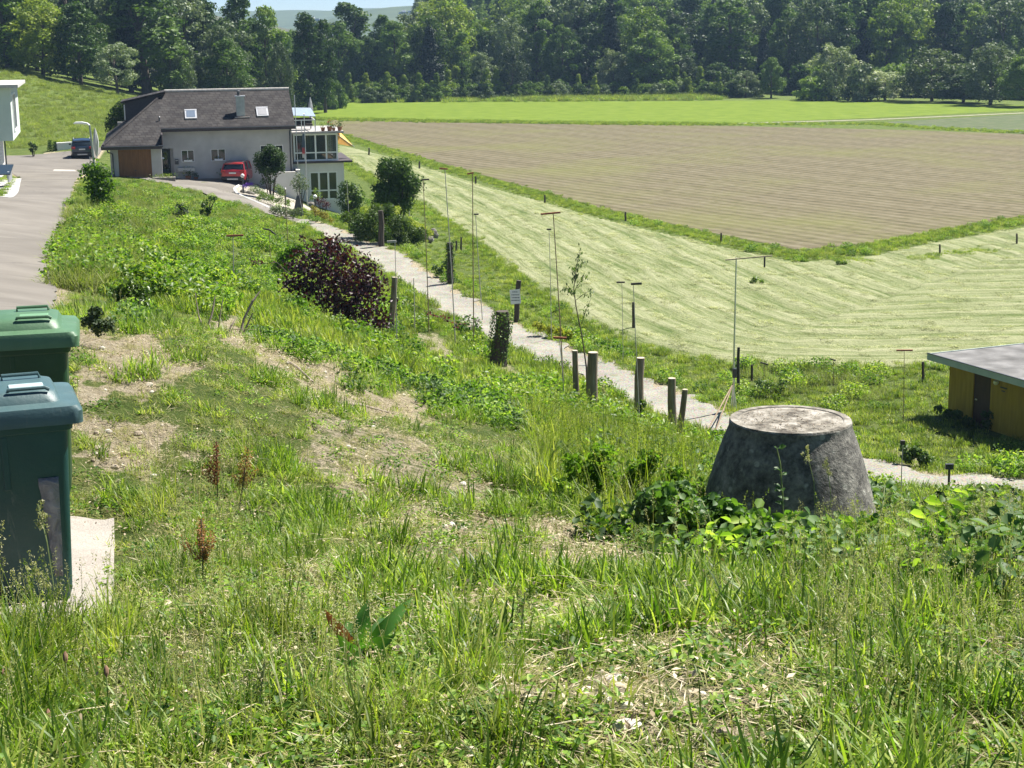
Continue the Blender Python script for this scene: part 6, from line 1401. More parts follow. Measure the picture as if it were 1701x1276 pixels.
LU = [addp('lush', [blades(60, .09, .07, .19, .0062, .5, g_[3+i])], Gl) for i in range(3)]
TA = [addp('tall', [blades(46, .09, .14, .36, .006, .42, g_[6+i])]+stems(3, .07, .3, .52, g_[9+i]), Gg) for i in range(2)]
DR = [addp('dry', [blades(70, .11, .03, .12, .0028, 1.2, g_[12+i], .35, .5)], Gd) for i in range(3)]
SE = [addp('seed', stems(8, .14, .3, .6, g_[15+i], .09, 30), Gs) for i in range(2)]
CL = [addp('clover', leafy(60, .11, .07, .022, g_[18+i], .5), Gw) for i in range(2)]
WE = [addp('weed', leafy(75, .2, .3, .055, g_[21+i])+[blades(14, .15, .1, .3, .004, .3, g_[23+i])], (Gw, Gw, Gw2)[i]) for i in range(3)]
BR = [addp('bramble', leafy(60, .26, .38, .085, g_[26+i], .9, .72)+[blades(8, .18, .15, .3, .006, .6, g_[28+i])], (Gw2, Gw)[i]) for i in range(2)]
FG = [addp('farg', [blades(130, .34, .14, .42, .016, .4, g_[31+i])], (Gl, Gg)[i]) for i in range(2)]
FP = [addp('farp', [blades(120, .34,   .15, .45, .013, .5, g_[33+i])]+stems(10, .3, .35, .6, g_[35+i], .12, 14), (Gp, Gp)[i]) for i in range(2)]
FW = [addp('farw', leafy(150, .4, .5, .09, g_[37+i])+[blades(30, .3, .2, .5, .014, .4, g_[39+i])], (Gw, Gl)[i]) for i in range(2)]
HYc = [addp('hay', [blades(90, .38, .06, .3, .016, 1.3, g_[41+i], .3, .5)], leafmat('hay_%d' % i, [(.2, .24, .09), (.33, .35, .17), (.47, .47, .28)], .3, .7, .2, .4)) for i in range(2)]
FS = [addp('fars', [blades(110, .34, .05, .2, .016, .6, g_[45+i])], Gg) for i in range(2)]
RO = [addp('rosette', [leafpart(np.stack([np.cos(a_)*.05, np.sin(a_)*.05, np.full(14, .03)], -1), np.stack([-np.cos(a_)*.45, -np.sin(a_)*.45, np.ones(14)], -1), .1, .028, g_[50+i], tang=np.stack([np.cos(a_), np.sin(a_), np.full(14, .35)], -1))], (Gw, Gl)[i]) for i in range(2) for a_ in [g_[52+i].uniform(0, 6.28, 14)]]
GC = proto_collection('ground_plants', P_)
BK = {}   # object name -> lists
def put(name, X, Y, Z, s, k):
    d = BK.setdefault(name, [[], [], []]); d[0].append(np.stack([X, Y, Z], -1)); d[1].append(s); d[2].append(k)
DRYT = [([(60,520),(95,360),(115,300),(170,290),(300,320),(460,350),(500,440),(430,400),(330,370),(240,400),(200,470),(150,530)], 1.0), ([(1150,590),(1450,600),(1450,660),(1250,650)], .6), ([(1560,800),(1701,740),(1701,700),(1600,720)], .5)]
WEED = [([(330,330),(470,410),(470,500),(560,560),(700,640),(880,640),(960,700),(820,730),(700,690),(560,640),(440,560),(300,540),(280,450)], 1.0),
        ([(800,600),(960,680),(1100,740),(1000,760),(820,690)], .9), ([(190,430),(270,440),(280,520),(200,530)], .8), ([(240,290),(330,340),(460,470),(400,490),(260,390)], .35)]
BRAM = [([(960,740),(1100,740),(1200,790),(1480,860),(1701,850),(1760,1030),(1500,1010),(1300,960),(1120,960),(1000,880),(900,820)], 1.0)]
def pick(lst, n): return rng.choice(np.array(lst), n)
def candidates(y0, y1, dens, pxr=(-160, 1860)):
    area_w = lambda y: (pxr[1]-pxr[0])/FPX*y*1.02
    n = int(dens*(y1-y0)*area_w((y0+y1)/2)); Y = rng.uniform(y0, y1, n*1); u = rng.uniform(pxr[0], pxr[1], n)
    # weight by width at Y
    keep = rng.uniform(0, 1, n) < (Y/y1); Y = Y[keep]; u = u[keep]
    X = (u-PW/2)/FPX*Y*1.02; d, s, _ = seg_dist(X, Y, FX); rd = road_dist(X, Y)
    ok = (rd > .12) & ~((d < 1.15+.5*(vnoise(X*1.3, Y*1.3, 7)-.5)) & (Y < 108))
    ok &= ~in_poly(X, Y, [(p.x, p.y) for p in SLAB]); ok &= ~((X < -2.0) & (Y > 6.3) & (Y < 8.6) & (X < P(190, 900, Y.mean()).x if False else (X < -1.72) & (Y > 6.5) & (Y < 8.4)))
    ok &= np.hypot(X-ct.x, Y-ct.y) > rt*1.66
    yp = np.array([[p.x, p.y] for p in yl+yr[::-1]]); ok &= ~in_poly(X, Y, yp)
    X, Y, s, d = X[ok], Y[ok], s[ok], d[ok]; Z = zf(X, Y); px, py, _ = proj(X, Y, Z)
    return X, Y, Z, px, py, s, d
# ---- near slope
for y0, y1, dens in ((3.0, 5.5, 330), (5.5, 8, 230), (8, 12, 150), (12, 18, 85), (18, 30, 42)):
    X, Y, Z, px, py, s, d = candidates(y0, y1, dens)
    bare = soft_mask(px, py, BARE); lush = soft_mask(px, py, LUSH); weed = soft_mask(px, py, WEED); br_ = soft_mask(px, py, BRAM); dryt = soft_mask(px, py, DRYT)
    n = len(X); u = rng.uniform(0, 1, n); pn = fbm(X*1.6, Y*1.6, 3, 31)+.5; big = fbm(X*.6, Y*.6, 2, 37)+.5
    grow = 1.0+max(0, y0-12)*.02
    p_keep = np.where(lush > 0, .85, .52)*(1-bare*.85); p_keep = np.where(pn < .45, p_keep*.25, np.where(pn > .56, np.minimum(1, p_keep*1.35), p_keep))
    nd = np.hypot(X-P(605, 1128, 5.35).x, (Y-5.1)*.8) < .42; p_keep = np.where(nd, .12, p_keep)
    keep = (u < p_keep) & (br_ < .5) & (weed < .5); tg = soft_mask(px, py, [([(880,700),(1060,720),(1190,800),(1150,900),(1000,880),(900,810)], 1.)]) > .5
    tl = tg & (rng.uniform(0, 1, n) < .5); put('grass', X[tl], Y[tl], Z[tl], rng.uniform(1.0, 1.7, tl.sum()), pick(TA+LU, tl.sum()))
    t = rng.uniform(0, 1, n)
    tall = keep & (lush > .5) & (big > .5) & (t < .2)
    lu = keep & ~tall & (((lush > .4) & (t < .6)) | (t < .15) | ((pn > .57) & (t < .7)))
    sh = keep & ~tall & ~lu
    put('grass', X[tall], Y[tall], Z[tall], rng.uniform(.55, 1.0, tall.sum())*grow, pick(TA, tall.sum()))
    put('grass', X[lu], Y[lu], Z[lu], rng.uniform(.6, 1.15, lu.sum())*grow*np.where(pn[lu] > .56, 1.3, .9), pick(LU, lu.sum()))
    put('grass', X[sh], Y[sh], Z[sh], rng.uniform(.7, 1.5, sh.sum())*grow, pick(SH, sh.sum()))
    dr_ = (rng.uniform(0, 1, n) < np.where(bare > .3, .3, .34)) & (br_ < .5) & ~nd
    put('dry_grass', X[dr_], Y[dr_], Z[dr_], rng.uniform(.6, 1.3, dr_.sum())*grow, pick(DR, dr_.sum()))
    cl_ = (rng.uniform(0, 1, n) < .10) & (bare < .6); put('weeds', X[cl_], Y[cl_], Z[cl_], rng.uniform(.7, 1.4, cl_.sum()), pick(CL, cl_.sum()))
    ro_ = (rng.uniform(0, 1, n) < .03) & (bare < .6); put('weeds', X[ro_], Y[ro_], Z[ro_], rng.uniform(.35, .85, ro_.sum()), pick(RO, ro_.sum()))
    se_ = (rng.uniform(0, 1, n) < np.where(lush > .5, .075, .008)*(1+3*(dryt > .5))) & (bare < .5); put('seed_grass', X[se_], Y[se_], Z[se_], rng.uniform(.45, .85, se_.sum()), pick(SE, se_.sum()))
    wp = fbm(X*.8, Y*.8, 3, 61)+.5; w_ = (weed > .5) & (rng.uniform(0, 1, n) < .5*(wp > .42)); put('weeds', X[w_], Y[w_], Z[w_], rng.uniform(.6, 1.2, w_.sum()), pick(WE, w_.sum()))
    wg = (weed > .5) & (rng.uniform(0, 1, n) < .45); put('grass', X[wg], Y[wg], Z[wg], rng.uniform(.8, 1.4, wg.sum()), pick(LU, wg.sum()))
    nearc = np.hypot(X-ct.x, Y-ct.y) < 2.2; b_ = (br_ > .5) & (rng.uniform(0, 1, n) < (.12 if y0 < 12 else .26)*(.35+.9*(wp > .46))); put('brambles', X[b_], Y[b_], Z[b_], rng.uniform(.55, 1.05, b_.sum())*np.where(nearc[b_], .6, 1), pick(BR+WE[:2], b_.sum()))
    bg = (br_ > .5) & (rng.uniform(0, 1, n) < .16); put('grass', X[bg], Y[bg], Z[bg], rng.uniform(.6, 1.0, bg.sum())*np.where(nearc[bg], .6, 1), pick(LU+TA+SH, bg.sum()))
# ---- slope further down and verge
for y0, y1, dens in ((30, 45, 16), (45, 65, 9), (65, 110, 5.5), (110, 150, 3.0)):
    X, Y, Z, px, py, s, d = candidates(y0, y1, dens, (-200, 1900))
    near = (s < 0); inhay = in_poly(X, Y, HAYP)
    bare = soft_mask(px, py, BARE); weed = soft_mask(px, py, WEED); br_ = soft_mask(px, py, BRAM); dryt = soft_mask(px, py, DRYT); n = len(X); t = rng.uniform(0, 1, n)
    pn = fbm(X*.35, Y*.35, 3, 41)+.5
    ok = ~inhay & (Z > -.5) & (near | (Z > .02) | (px > 420)) & ~((bare > .3) & (t < .8)); ok &= ~in_poly(X, Y, [(p.x, p.y) for p in PLOUGH])
    hutm = ((X-17)*HU.U.x+(Y-61)*HU.U.y > -.1) & ((X-17)*HU.W.x+(Y-61)*HU.W.y > -.1) & ((X-17)*HU.W.x+(Y-61)*HU.W.y < 5.3) & ((X-17)*HU.U.x+(Y-61)*HU.U.y < 8.6); ok &= ~hutm
    hl_ = ((X+23)*HF.U.x+(Y-118.5)*HF.U.y > -6) & ((X+23)*HF.W.x+(Y-118.5)*HF.W.y > -2.4) & ((X+23)*HF.U.x+(Y-118.5)*HF.U.y < 11.2); ok &= ~hl_; ok &= (Y < 109) | (px > 470)
    sc = (1.0 if y0 < 45 else 1.0)*np.where((Y > 92) & (px < 500), .5, np.where(Y > 75, .75, 1.0)); SC_ = sc
    a_ = ok & (dryt > .5) & (t < .9); put('dry_grass', X[a_], Y[a_], Z[a_], rng.uniform(.7, 1.5, a_.sum())*sc[a_], pick(FP+FP+FP+FW, a_.sum()))
    w_ = ok & ~a_ & ((near & (((weed > .4) & (t < .75)) | (br_ > .5) | (t < .14))) | (~near & (t < .3) & (pn > .5))); put('weeds', X[w_], Y[w_], Z[w_], (.35+1.0*rng.uniform(0, 1, w_.sum())**2)*sc[w_]*np.where(pn[w_] > .5, 1.15, .8), pick(FW, w_.sum()))
    g2 = ok & ~a_ & ~w_; pale = g2 & (pn > .62) & (rng.uniform(0, 1, n) < .6); fine = g2 & ~pale & ((pn < .36) | ~near) & (rng.uniform(0, 1, n) < .55)
    put('dry_grass', X[pale], Y[pale], Z[pale], rng.uniform(.45, .85, pale.sum())*sc[pale], pick(FP, pale.sum()))
    put('grass', X[fine], Y[fine], Z[fine], rng.uniform(.7, 1.3, fine.sum())*sc[fine], pick(FS, fine.sum()))
    r_ = g2 & ~pale & ~fine; put('grass', X[r_], Y[r_], Z[r_], rng.uniform(.5, 1.1, r_.sum())*sc[r_]*np.where(near[r_], 1, .8), pick(FG, r_.sum()))
# ---- grassy hill on the left and strips between the fields
n = 9000; X = rng.uniform(-95, -26, n); Y = rng.uniform(142, 245, n); Z = zf(X, Y); px, py, _ = proj(X, Y, Z)
hl_ = ((X+23)*HF.U.x+(Y-118.5)*HF.U.y > -8) & ((X+23)*HF.W.x+(Y-118.5)*HF.W.y < 12); ok = (px > -100) & (px < 520) & (road_dist(X, Y) > .5) & ~hl_
lawn = (Y < 150)
put('dry_grass', X[ok & ~lawn], Y[ok & ~lawn], Z[ok & ~lawn], rng.uniform(.8, 1.5, (ok & ~lawn).sum()), np.where(rng.uniform(0, 1, (ok & ~lawn).sum()) < .85, FP[0], FG[1]))
def strip(L, wdt, n, kinds, s0, s1, name='grass'):
    L = np.array([[p.x, p.y] for p in L]); sg = np.concatenate([[0], np.cumsum(np.hypot(*(L[1:]-L[:-1]).T))]); t = rng.uniform(0, sg[-1], n)
    X = np.interp(t, sg, L[:, 0])+rng.normal(size=n)*wdt*.3; Y = np.interp(t, sg, L[:, 1])+rng.normal(size=n)*wdt*.5
    put(name, X, Y, np.maximum(zf(X, Y), 0), rng.uniform(s0, s1, n), pick(kinds, n))
strip([Z0(560, 224), Z0(650, 253), Z0(800, 297), Z0(1000, 354), Z0(1180, 395), Z0(1325, 425)], 2.0, 2600, FG+FG+FS, .35, .75)
strip([Z0(1325, 425), Z0(1440, 414), Z0(1560, 391), Z0(1701, 367)], 1.8, 700, FS+FG, .5, .9)
strip([Z0(500, 198), Z0(700, 201.5), Z0(1000, 205.5), Z0(1200, 207)], 3.0, 2200, FG, .6, 1.2)
strip([Z0(1200, 207), Z0(1450, 206), Z0(1560, 214), Z0(1850, 227)], 3.0, 900, FG, .5, 1.0)
strip([Z0(430, 168), Z0(700, 167), Z0(1000, 166), Z0(1180, 164)], 7, 2600, FP+FG, 1.4, 3.0, 'dry_grass')
strip([Z0(1395, 432), Z0(1430, 437)], 1.2, 80, FG, .4, .8); strip([Z0(1520, 432), Z0(1560, 425), Z0(1640, 417)], 1.2, 160, FS+FG, .5, .8)
strip([Vector((*p[:2], 0)) for p in EDGE], 1.3, 2600, FS+FS+FG, .5, 1.0)
# hay
n = 26000; X = rng.uniform(-32, 50, n); Y = 66+130*rng.uniform(0, 1, n)**1.3; b1, _, _ = seg_dist(X, Y, np.array([[*p, 0] for p in HAYP+HAYP[:1]])); ok = in_poly(X, Y, HAYP) & (b1 > .1)
jx = ((X+32)/.38).astype(int).clip(0, HX.shape[1]-1); jy = ((Y-66)/.38).astype(int).clip(0, HX.shape[0]-1); rv = ridge[jy, jx]; ok &= rng.uniform(0, 1, n) < .25+.75*rv
put('cut_grass', X[ok], Y[ok], HZ[jy, jx][ok], rng.uniform(.5, 1.2, ok.sum()), pick(HYc, ok.sum()))
LBL = {'grass': ('green grass in tufts over the slope and the field edges', 'grass'), 'dry_grass': ('pale dry grass and straw over the slope and the hill', 'grass'), 'weeds': ('bright leafy weeds and clover on the bank', 'weeds'),
       'seed_grass': ('thin flowering grass stalks in the foreground', 'grass'), 'brambles': ('brambles and nettles growing round the concrete shaft', 'brambles'), 'cut_grass': ('mown grass drying in windrows on the meadow', 'hay')}
for nm, (p_, s_, k_) in BK.items():
    p_ = np.concatenate(p_); s_ = np.concatenate(s_); k_ = np.concatenate(k_); n = len(p_)
    p_[:, 2] -= .01
    til = rng.normal(size=(n, 2))*.1
    scatter(nm, p_, rng.uniform(0, 6.28, n), s_, k_, GC, *LBL[nm], tilt=til)
    print(nm, n)
# ---- pebbles and straw on the bare soil
def rock(seed):
    rr = random.Random(seed); me = MB(); rings = []
    for i in range(5):
        t = i/4; r_ = .5*math.sin(math.pi*(.12+.76*t))**.6; rings.append([(math.cos(a)*r_*rr.uniform(.75, 1.2), math.sin(a)*r_*rr.uniform(.6, 1.0), (t-.3)*.6) for a in [2*math.pi*q/7 for q in range(7)]])
    return me.loft(rings).build('q%d_stone' % seed, peb_m, None, link=False, smooth=True)
peb_m, nt, b = newmat('pebble'); oi = N(nt, 'ShaderNodeObjectInfo'); nt.links.new(ramp(nt, oi.outputs['Random'], [(.1, (.24, .19, .13)), (.5, (.42, .36, .27)), (.9, (.6, .56, .5))]), b.inputs['Base Color']); b.inputs['Roughness'].default_value = .9
st = [rock(i) for i in range(4)]
rg = np.random.default_rng(77); C = np.stack([rg.normal(size=40)*.12, rg.normal(size=40)*.12, rg.uniform(.004, .03, 40)], -1)
straw = proto('q4_straw', [leafpart(C, rg.normal(size=(40, 3))*.3+[0, 0, 1], rg.uniform(.03, .09, 40), .003, rg)], leafmat('straw', [(.3, .24, .14), (.46, .39, .25), (.58, .52, .38)], .15, .7, .2, .3))
C = np.stack([rg.normal(size=24)*.12, rg.normal(size=24)*.12, rg.uniform(.004, .02, 24)], -1)
chips = proto('q5_leaf_litter', [leafpart(C, rg.normal(size=(24, 3))*.4+[0, 0, 1], rg.uniform(.012, .03, 24), .011, rg)], leafmat('leaf_litter_chips', [(.16, .11, .06), (.34, .27, .17), (.55, .47, .34)], .1, .8, .2, .3))
LC = proto_collection('loose_litter', st+[straw, chips])
PX_, PS, PK = [], [], []
for y0, y1, dens in ((3, 6, 260), (6, 12, 190), (12, 26, 90)):
    X, Y, Z, px, py, s, d = candidates(y0, y1, dens); bare = soft_mask(px, py, BARE); n = len(X); t = rng.uniform(0, 1, n); cl_ = vnoise(X*1.4, Y*1.4, 55)
    keep = (t < .18+.8*bare); kk = rng.choice([0, 1, 2, 3, 4, 4, 4, 5, 5], n); stn = kk < 4; keep &= ~stn | ((cl_ > .5) & (bare > .3))
    PX_.append(np.stack([X, Y, Z], -1)[keep]); PS.append(np.where(stn, .012+.06*rng.uniform(0, 1, n)**3, rng.uniform(.7, 1.5, n))[keep]); PK.append(kk[keep])
PX_ = np.concatenate(PX_); PS = np.concatenate(PS); PK = np.concatenate(PK)
scatter('soil_litter', PX_, rng.uniform(0, 6.28, len(PX_)), PS, PK, LC, 'straw, leaf litter and small stones lying on the bare soil', 'litter')

# ================================================================== SINGLE PLANTS IN THE FOREGROUND
Lr = leafmat('sorrel_red', [(.16, .05, .025), (.28, .1, .05), (.36, .18, .08), (.2, .2, .06)], .3, .6, .3)
Lbig = leafmat('dock_leaf', [(.05, .14, .018), (.08, .2, .03), (.13, .27, .04)], .4, .38, .5)
stem_m = surf('green_stem', [(.3, (.12, .17, .04)), (.7, (.2, .24, .08))], 20, .7)
plant_b = surf('plantain_brown', [(.3, (.16, .08, .05)), (.7, (.27, .16, .1))], 30, .9)
def foot(px, py, Y): p = P(px, py, Y); return Vector((p.x, Y, gz(p.x, Y)))
def stalk(name, pts, Y, kind, lab, head=.12, seed=0):
    """pts: photo points from foot to tip at distance Y"""
    b = foot(*pts[0], Y); P3 = [Vector()]+[P(a, c, Y+.05*i)-b for i, (a, c) in enumerate(pts[1:])]
    e = empty(name, b, 0, lab, 'plant', {'head': 'flowering grass stalks', 'sorrel': 'reddish sorrel spikes', 'plantain': 'plantain heads'}[kind]); rg = np.random.default_rng(seed+int(pts[-1][0]))
    MB().tube(P3, .0022 if kind != 'sorrel' else .004, 5).build('stem', stem_m if kind != 'sorrel' else bark, e)
    tip, prev = P3[-1], P3[-2]; dirv = (tip-prev).normalized(); C = []; T_ = []
    if kind == 'head':
        for q in range(9):
            t = q/8; c = tip-dirv*head*t+Vector((rg.normal()*.008*(1+t), rg.normal()*.01, 0))
            for k in range(26): C.append(tuple(c+Vector(rg.normal(size=3)*(.0045+.004*t)))); T_.append(tuple(dirv+Vector(rg.normal(size=3)*.5)))
        V, Q = leaf_quads(np.array(C), rg.normal(size=(len(C), 3)), .011, .0045, rg, tang=np.array(T_)); mesh_np('flower_head', V, Q, mat=Gs, parent=e, attrs={'rnd': ('FACE', rg.uniform(0, 1, len(Q)))})
    elif kind == 'sorrel':
        L_ = (tip-Vector()).length
        for sidx in range(7):
            a = rg.uniform(0, 6.28); top = tip*(1-.07*sidx)+Vector((math.cos(a)*.045*sidx*.4, math.sin(a)*.03, 0))
            for k in range(130):
                t = rg.uniform(.18, 1); c = tip*t*.0+Vector((0, 0, 0))+tip*.3*(1-t)+top*t; C.append(tuple(c+Vector(rg.normal(size=3)*.011))); T_.append(tuple(rg.normal(size=3)))
        V, Q = leaf_quads(np.array(C), rg.normal(size=(len(C), 3)), .013, .009, rg); mesh_np('seed_spike', V, Q, mat=Lr, parent=e, attrs={'rnd': ('FACE', rg.uniform(0, 1, len(Q)))})
    else:
        MB().tube([tip-dirv*.03, tip-dirv*.02, tip-dirv*.005, tip+dirv*.005], [.003, .008, .008, .003], 8).build('flower_head', plant_b, e, smooth=True)
    return e
stalk('sorrel_spike', [(362,862),(361,800),(360,735)], 10.3, 'sorrel', 'left reddish sorrel spike of the pair right of the bins')
stalk('sorrel_spike', [(398,862),(404,800),(412,742)], 10.3, 'sorrel', 'right leaning reddish sorrel spike of the pair right of the bins')
stalk('sorrel_spike', [(338,985),(337,920),(334,862)], 7.6, 'sorrel', 'lower orange brown sorrel spike nearer than the pair')
for i, (pts, Y, lab) in enumerate((([(108,1075),(90,980),(78,900),(63,838)], 5.3, 'tall pale grass head in front of the blue green bin'), ([(95,1080),(75,1000),(58,938)], 5.4, 'second pale grass head low in front of the bin'),
        ([(930,1250),(940,1130),(944,1050)], 4.6, 'dark upright grass head right of the bottom centre'), ([(850,1200),(862,1080),(872,985)], 5.2, 'grass head standing in the bare soil at the centre'),
        ([(690,1300),(700,1230),(672,1140)], 4.2, 'grass head leaning left near the bottom centre'), ([(640,1290),(648,1225),(604,1138)], 4.2, 'thick grass head leaning far left near the bottom centre'),
        ([(1065,1290),(1066,1180),(1058,1085)], 4.5, 'grass head above the bare patch right of the centre'), ([(1360,900),(1352,800),(1338,742)], 9.2, 'tall grass stalk in front of the left side of the concrete shaft'), ([(1375,900),(1380,820),(1373,765)], 9.2, 'grass stalk with pale tips in front of the concrete shaft'),
        ([(430,1290),(428,1190),(440,1100)], 4.3, 'long narrow grass head in the lower left part'), ([(60,1300),(40,1240),(8,1225)], 4.1, 'bent pale grass head at the lower left corner'), ([(1000,760),(1003,700),(1001,640)], 13, 'slim grass stalk below the thick trunk post'),
        ([(1180,1290),(1178,1200),(1192,1120)], 4.6, 'pale grass head at the lower right of the bare soil'), ([(1460,1290),(1475,1190),(1466,1090)], 4.4, 'grass head in the thick grass at the lower right'), ([(1590,1290),(1600,1200),(1588,1100)], 4.4, 'grass head near the lower right corner'))):
    stalk('grass_stalk', pts, Y, 'head', lab, head=.085, seed=i)
for i, (pts, Y, lab) in enumerate((([(120,1220),(113,1150),(108,1085)], 4.6, 'brown plantain head below the corner of the pavement slab'), ([(185,1230),(180,1170),(176,1108)], 4.6, 'brown plantain head right of the one below the slab'),
        ([(12,1220),(8,1160),(4,1108)], 4.6, 'brown plantain head at the left edge'), ([(85,1290),(82,1240),(79,1180)], 4.3, 'lower brown plantain head near the left edge'), ([(268,1290),(266,1260),(264,1222)], 4.2, 'brown plantain head at the bottom left'))):
    stalk('plantain', pts, Y, 'plantain', lab, seed=40+i)
def bigleaf(mb_, b, tip, wd, sag, up=Vector((0, -.35, 1)), n=9, fold=.3):
    d = tip-b; side = d.cross(up).normalized(); nrm = side.cross(d).normalized(); V = []
    for i in range(n):
        t = i/(n-1); c = b+d*t-Vector((0, 0, 1))*sag*(t*t-t)*-1*.0+nrm*math.sin(t*math.pi)*sag; w_ = wd*math.sin(math.pi*min(1, .06+t*.94))**.75*(1-.25*t)
        wv = 1+.12*math.sin(i*2.4)
        V += [c-side*w_*wv+nrm*w_*fold, c, c+side*w_*(2-wv)+nrm*w_*fold]
    F = []
    for i in range(n-1): F += [(i*3, i*3+1, i*3+4, i*3+3), (i*3+1, i*3+2, i*3+5, i*3+4)]
    mb_.poly(V, F)
Yd = 5.35; b = foot(605, 1128, Yd); e = empty('dock_plant', b, 0, 'broad leaved dock plant with long upright leaves in the lower centre', 'plant')
for (tx, ty, dy, wd_, sg, mt) in ((610,1005,.05,.028,.02,Lbig),(686,1000,.12,.022,.03,Lbig),(658,1062,-.1,.032,.05,Lbig),(655,1128,-.2,.038,.04,Lbig),(560,1062,-.05,.026,.03,Lbig),(538,1020,.05,.022,.01,Lr),(575,1040,.1,.024,.02,Lbig),(640,1035,.2,.024,.04,Lbig),(600,1175,-.3,.036,.03,Lbig),(560,1110,-.2,.03,.04,Lbig)):
    m_ = MB(); bigleaf(m_, Vector((rnd.uniform(-.01, .01), 0, .02)), P(tx, ty-8, Yd+dy)-b, wd_*1.3, sg, up=Vector((rnd.uniform(-.5, .5), -1, .3))); m_.build('leaf', mt, e, smooth=True)
def shoot(pts, Y, dY, L, lab, cat='plant', nm='bramble_shoot', mat=None, step=.055, seed=1):
    P3 = [P(a, c, Y+dY*i/(len(pts)-1)) for i, (a, c) in enumerate(pts)]; o = P3[0]; e = empty(nm, o, 0, lab, cat, 'leafy shoots round the concrete shaft'); P3 = [p-o for p in P3]
    MB().tube(P3, [.005]*(len(P3)-1)+[.002], 6).build('stem', stem_m, e); rg = np.random.default_rng(seed); k = 0; ms = MB()
    for i in range(len(P3)-1):
        s_ = (P3[i+1]-P3[i]); n = max(1, int(s_.length/step))
        for j in range(n):
            b_ = P3[i]+s_*(j+rg.uniform(0, 1))/n; k += 1
            if i == 0 and j < n*.4: continue
            a = rg.uniform(0, 6.28)
            for q in range(3):
                aa = a+(q-1)*.9; ln = L*rg.uniform(.7, 1.25)*(1.15 if q == 1 else .85); tip = b_+Vector((math.cos(aa)*ln, math.sin(aa)*ln*.7, rg.uniform(-.2, .5)*ln)); bb = b_+(tip-b_)*.2
                bigleaf(ms, bb, tip, ln*.33, ln*.08, up=Vector((rg.normal()*.4, rg.normal()*.3-.6, .8)), n=6, fold=.25)
    o_ = ms.build('leaves', mat or Gw, e, smooth=True); return e
bm1 = leafmat('bramble_leaf', [(.06, .14, .02), (.1, .2, .03), (.17, .27, .05)], .45, .5, .4)
shoot([(1306,935),(1302,880),(1300,820),(1296,770),(1290,742)], 9.6, .1, .062, 'leafy shoot with lime leaves standing before the left side of the concrete shaft', mat=bm1, seed=2)
shoot([(1440,960),(1452,900),(1466,840),(1470,805)], 9.0, .4, .06, 'leafy shoot leaning over the right side of the concrete shaft', mat=bm1, seed=3)
shoot([(1490,1010),(1560,965),(1620,920),(1670,885),(1712,850)], 7.4, .4, .075, 'long arching bramble shoot with big round leaves at the right edge', mat=bm1, seed=4)
shoot([(1560,1000),(1600,940),(1640,900)], 7.6, .2, .07, 'shorter bramble shoot under the long arching one at the right', mat=bm1, seed=5)
shoot([(1640,1010),(1670,960),(1700,930),(1740,900)], 7.2, .2, .075, 'bramble shoot low at the right edge', mat=bm1, seed=6)
shoot([(1180,960),(1190,900),(1175,850),(1165,830)], 9.2, .3, .06, 'nettle like shoot left of the foot of the concrete shaft', mat=bm1, seed=7)
shoot([(1240,980),(1250,920),(1246,880)], 8.8, .2, .065, 'broad leaved shoot in front of the dark foot of the shaft', mat=bm1, seed=8)
shoot([(1380,980),(1388,920),(1380,880)], 8.8, .2, .065, 'broad leaved shoot before the right foot of the shaft', mat=bm1, seed=9)
for i, (px, py, s, lab) in enumerate(((1027,938,.055,'largest pale stone on the bare soil edge below the centre'),(985,905,.03,'small pale stone above the largest one'),(560,928,.025,'small stone in the bare patch left of the centre'),(765,985,.03,'white stone in the dry patch left of the centre grass head'),(1018,1135,.04,'pale stone in the lower bare patch'),(1040,1210,.035,'pale stone near the bottom in the bare patch'),(1000,1165,.03,'small tan stone between the two pale ones'),(1100,952,.03,'flat stone at the right end of the soil edge'),(585,830,.028,'small pale stone left of the middle on the slope'))):
    rr = random.Random(i); me = MB(); rings = []
    for q in range(6):
        t = q/5; r_ = s*math.sin(math.pi*(.12+.8*t))**.6; rings.append([(math.cos(a)*r_*1.3*rr.uniform(.85, 1.15), math.sin(a)*r_*rr.uniform(.8, 1.1), (t-.3)*s*.9) for a in [2*math.pi*z_/10 for z_ in range(10)]])
    o = me.loft(rings).build('stone', surf('field_stone_%d' % i, [(.3, (.36, .31, .26)), (.7, (.58, .54, .48))], 20, .9, 5, .6, 60), None, smooth=True); o.location = G(px, py); o.rotation_euler = (0, 0, rr.uniform(0, 3)); tag(o, lab, 'stone', 'stones on the bare soil')

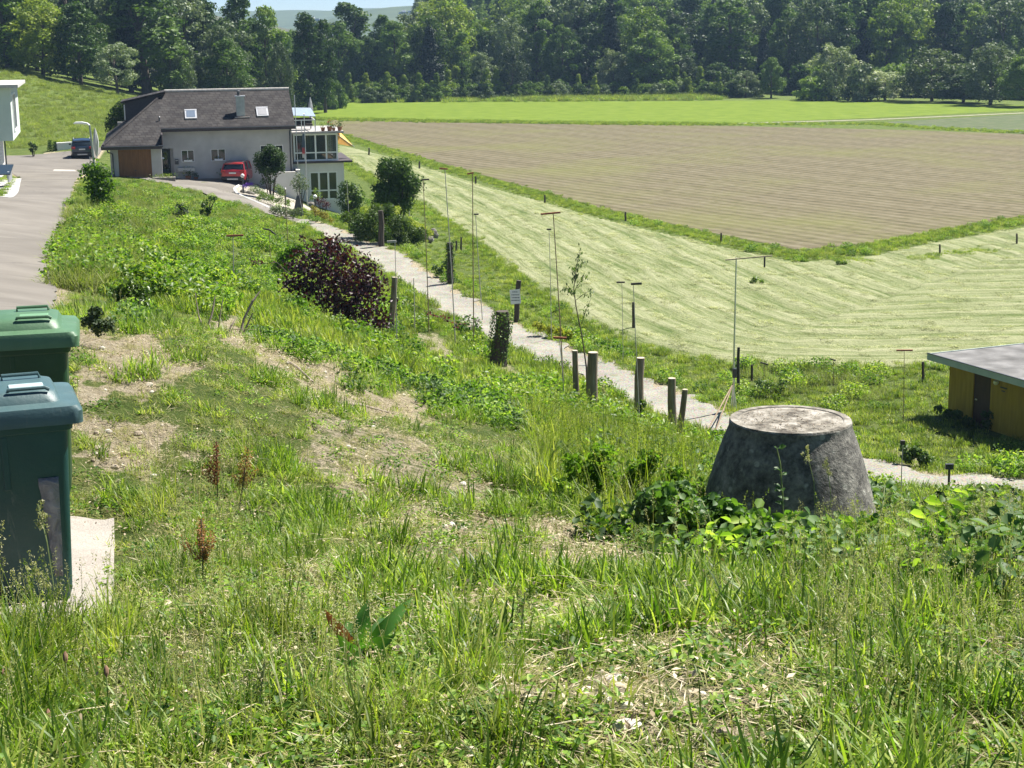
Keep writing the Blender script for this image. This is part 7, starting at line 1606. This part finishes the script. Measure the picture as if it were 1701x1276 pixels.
for c_, Y, mt, L_, per, lab in (([(1080,868,28),(1120,888,30),(1160,905,30),(1200,890,28),(1240,905,30),(1290,918,28),(1340,925,28),(1390,930,26),(1430,938,24),(1130,846,20),(1180,862,18)], 10.3, Gw2, .062, 150, 'dark green bramble patch along the foot of the concrete shaft'),
        ([(1100,850,22),(1150,878,24),(1210,880,24),(1260,893,22),(1320,900,24),(1375,905,22),(1420,915,20),(1450,900,18),(1475,925,20)], 10.0, bm1, .06, 90, 'lime green bramble leaves over the dark patch at the foot of the shaft'),
        ([(1510,935,28),(1550,950,30),(1600,960,30),(1650,950,30),(1700,940,28),(1580,925,22),(1660,915,22),(1480,950,22)], 8.3, bm1, .06, 120, 'lighter bramble patch at the right edge in front of the path'),
        ([(955,785,24),(1000,800,28),(1040,830,28),(1000,765,22),(1060,795,24),(1090,825,24),(1120,800,20),(1150,820,22),(1080,770,18)], 13, Gw_, .05, 190, 'bright nettle patch between the trunk posts and the concrete shaft'),
        ([(700,650,20),(740,665,20),(780,655,18),(820,670,20),(860,680,18),(760,690,16),(900,690,16)], 27, Gw_, .07, 170, 'bright leafy weeds on the edge of the slope below the ivy stump'),
        ([(470,640,0.1),(640,620,16),(660,635,16),(610,610,14),(690,640,14)], 33, Gw2, .08, 150, 'dark green weeds on the slope below the copper beech')):
    shrub('bramble_patch' if 'bramble' in lab else 'nettle_patch', [(q[0], q[1]-(22 if 'bramble' in lab else 4), q[2]) for q in c_ if q[2] > 1], Y, mt, per, L_, lab, 'weeds', stem=False, dscale=.45, spread=(.2, 1.2))
# ---------------------------------------------------------------- the air of the valley
hz = MB().bx(-2700, 2700, -420, 3100, -6.3, 130).build('haze', None)
m = bpy.data.materials.new('valley_air'); m.use_nodes = True; nt = m.node_tree; nt.nodes.remove(nt.nodes['Principled BSDF'])
pv = nt.nodes.new('ShaderNodeVolumePrincipled'); pv.inputs['Color'].default_value = (.45, .68, 1, 1); pv.inputs['Density'].default_value = .00014; pv.inputs['Anisotropy'].default_value = .2
nt.links.new(pv.outputs[0], nt.nodes['Material Output'].inputs['Volume']); hz.data.materials.append(m); tag(hz, kind='stuff')
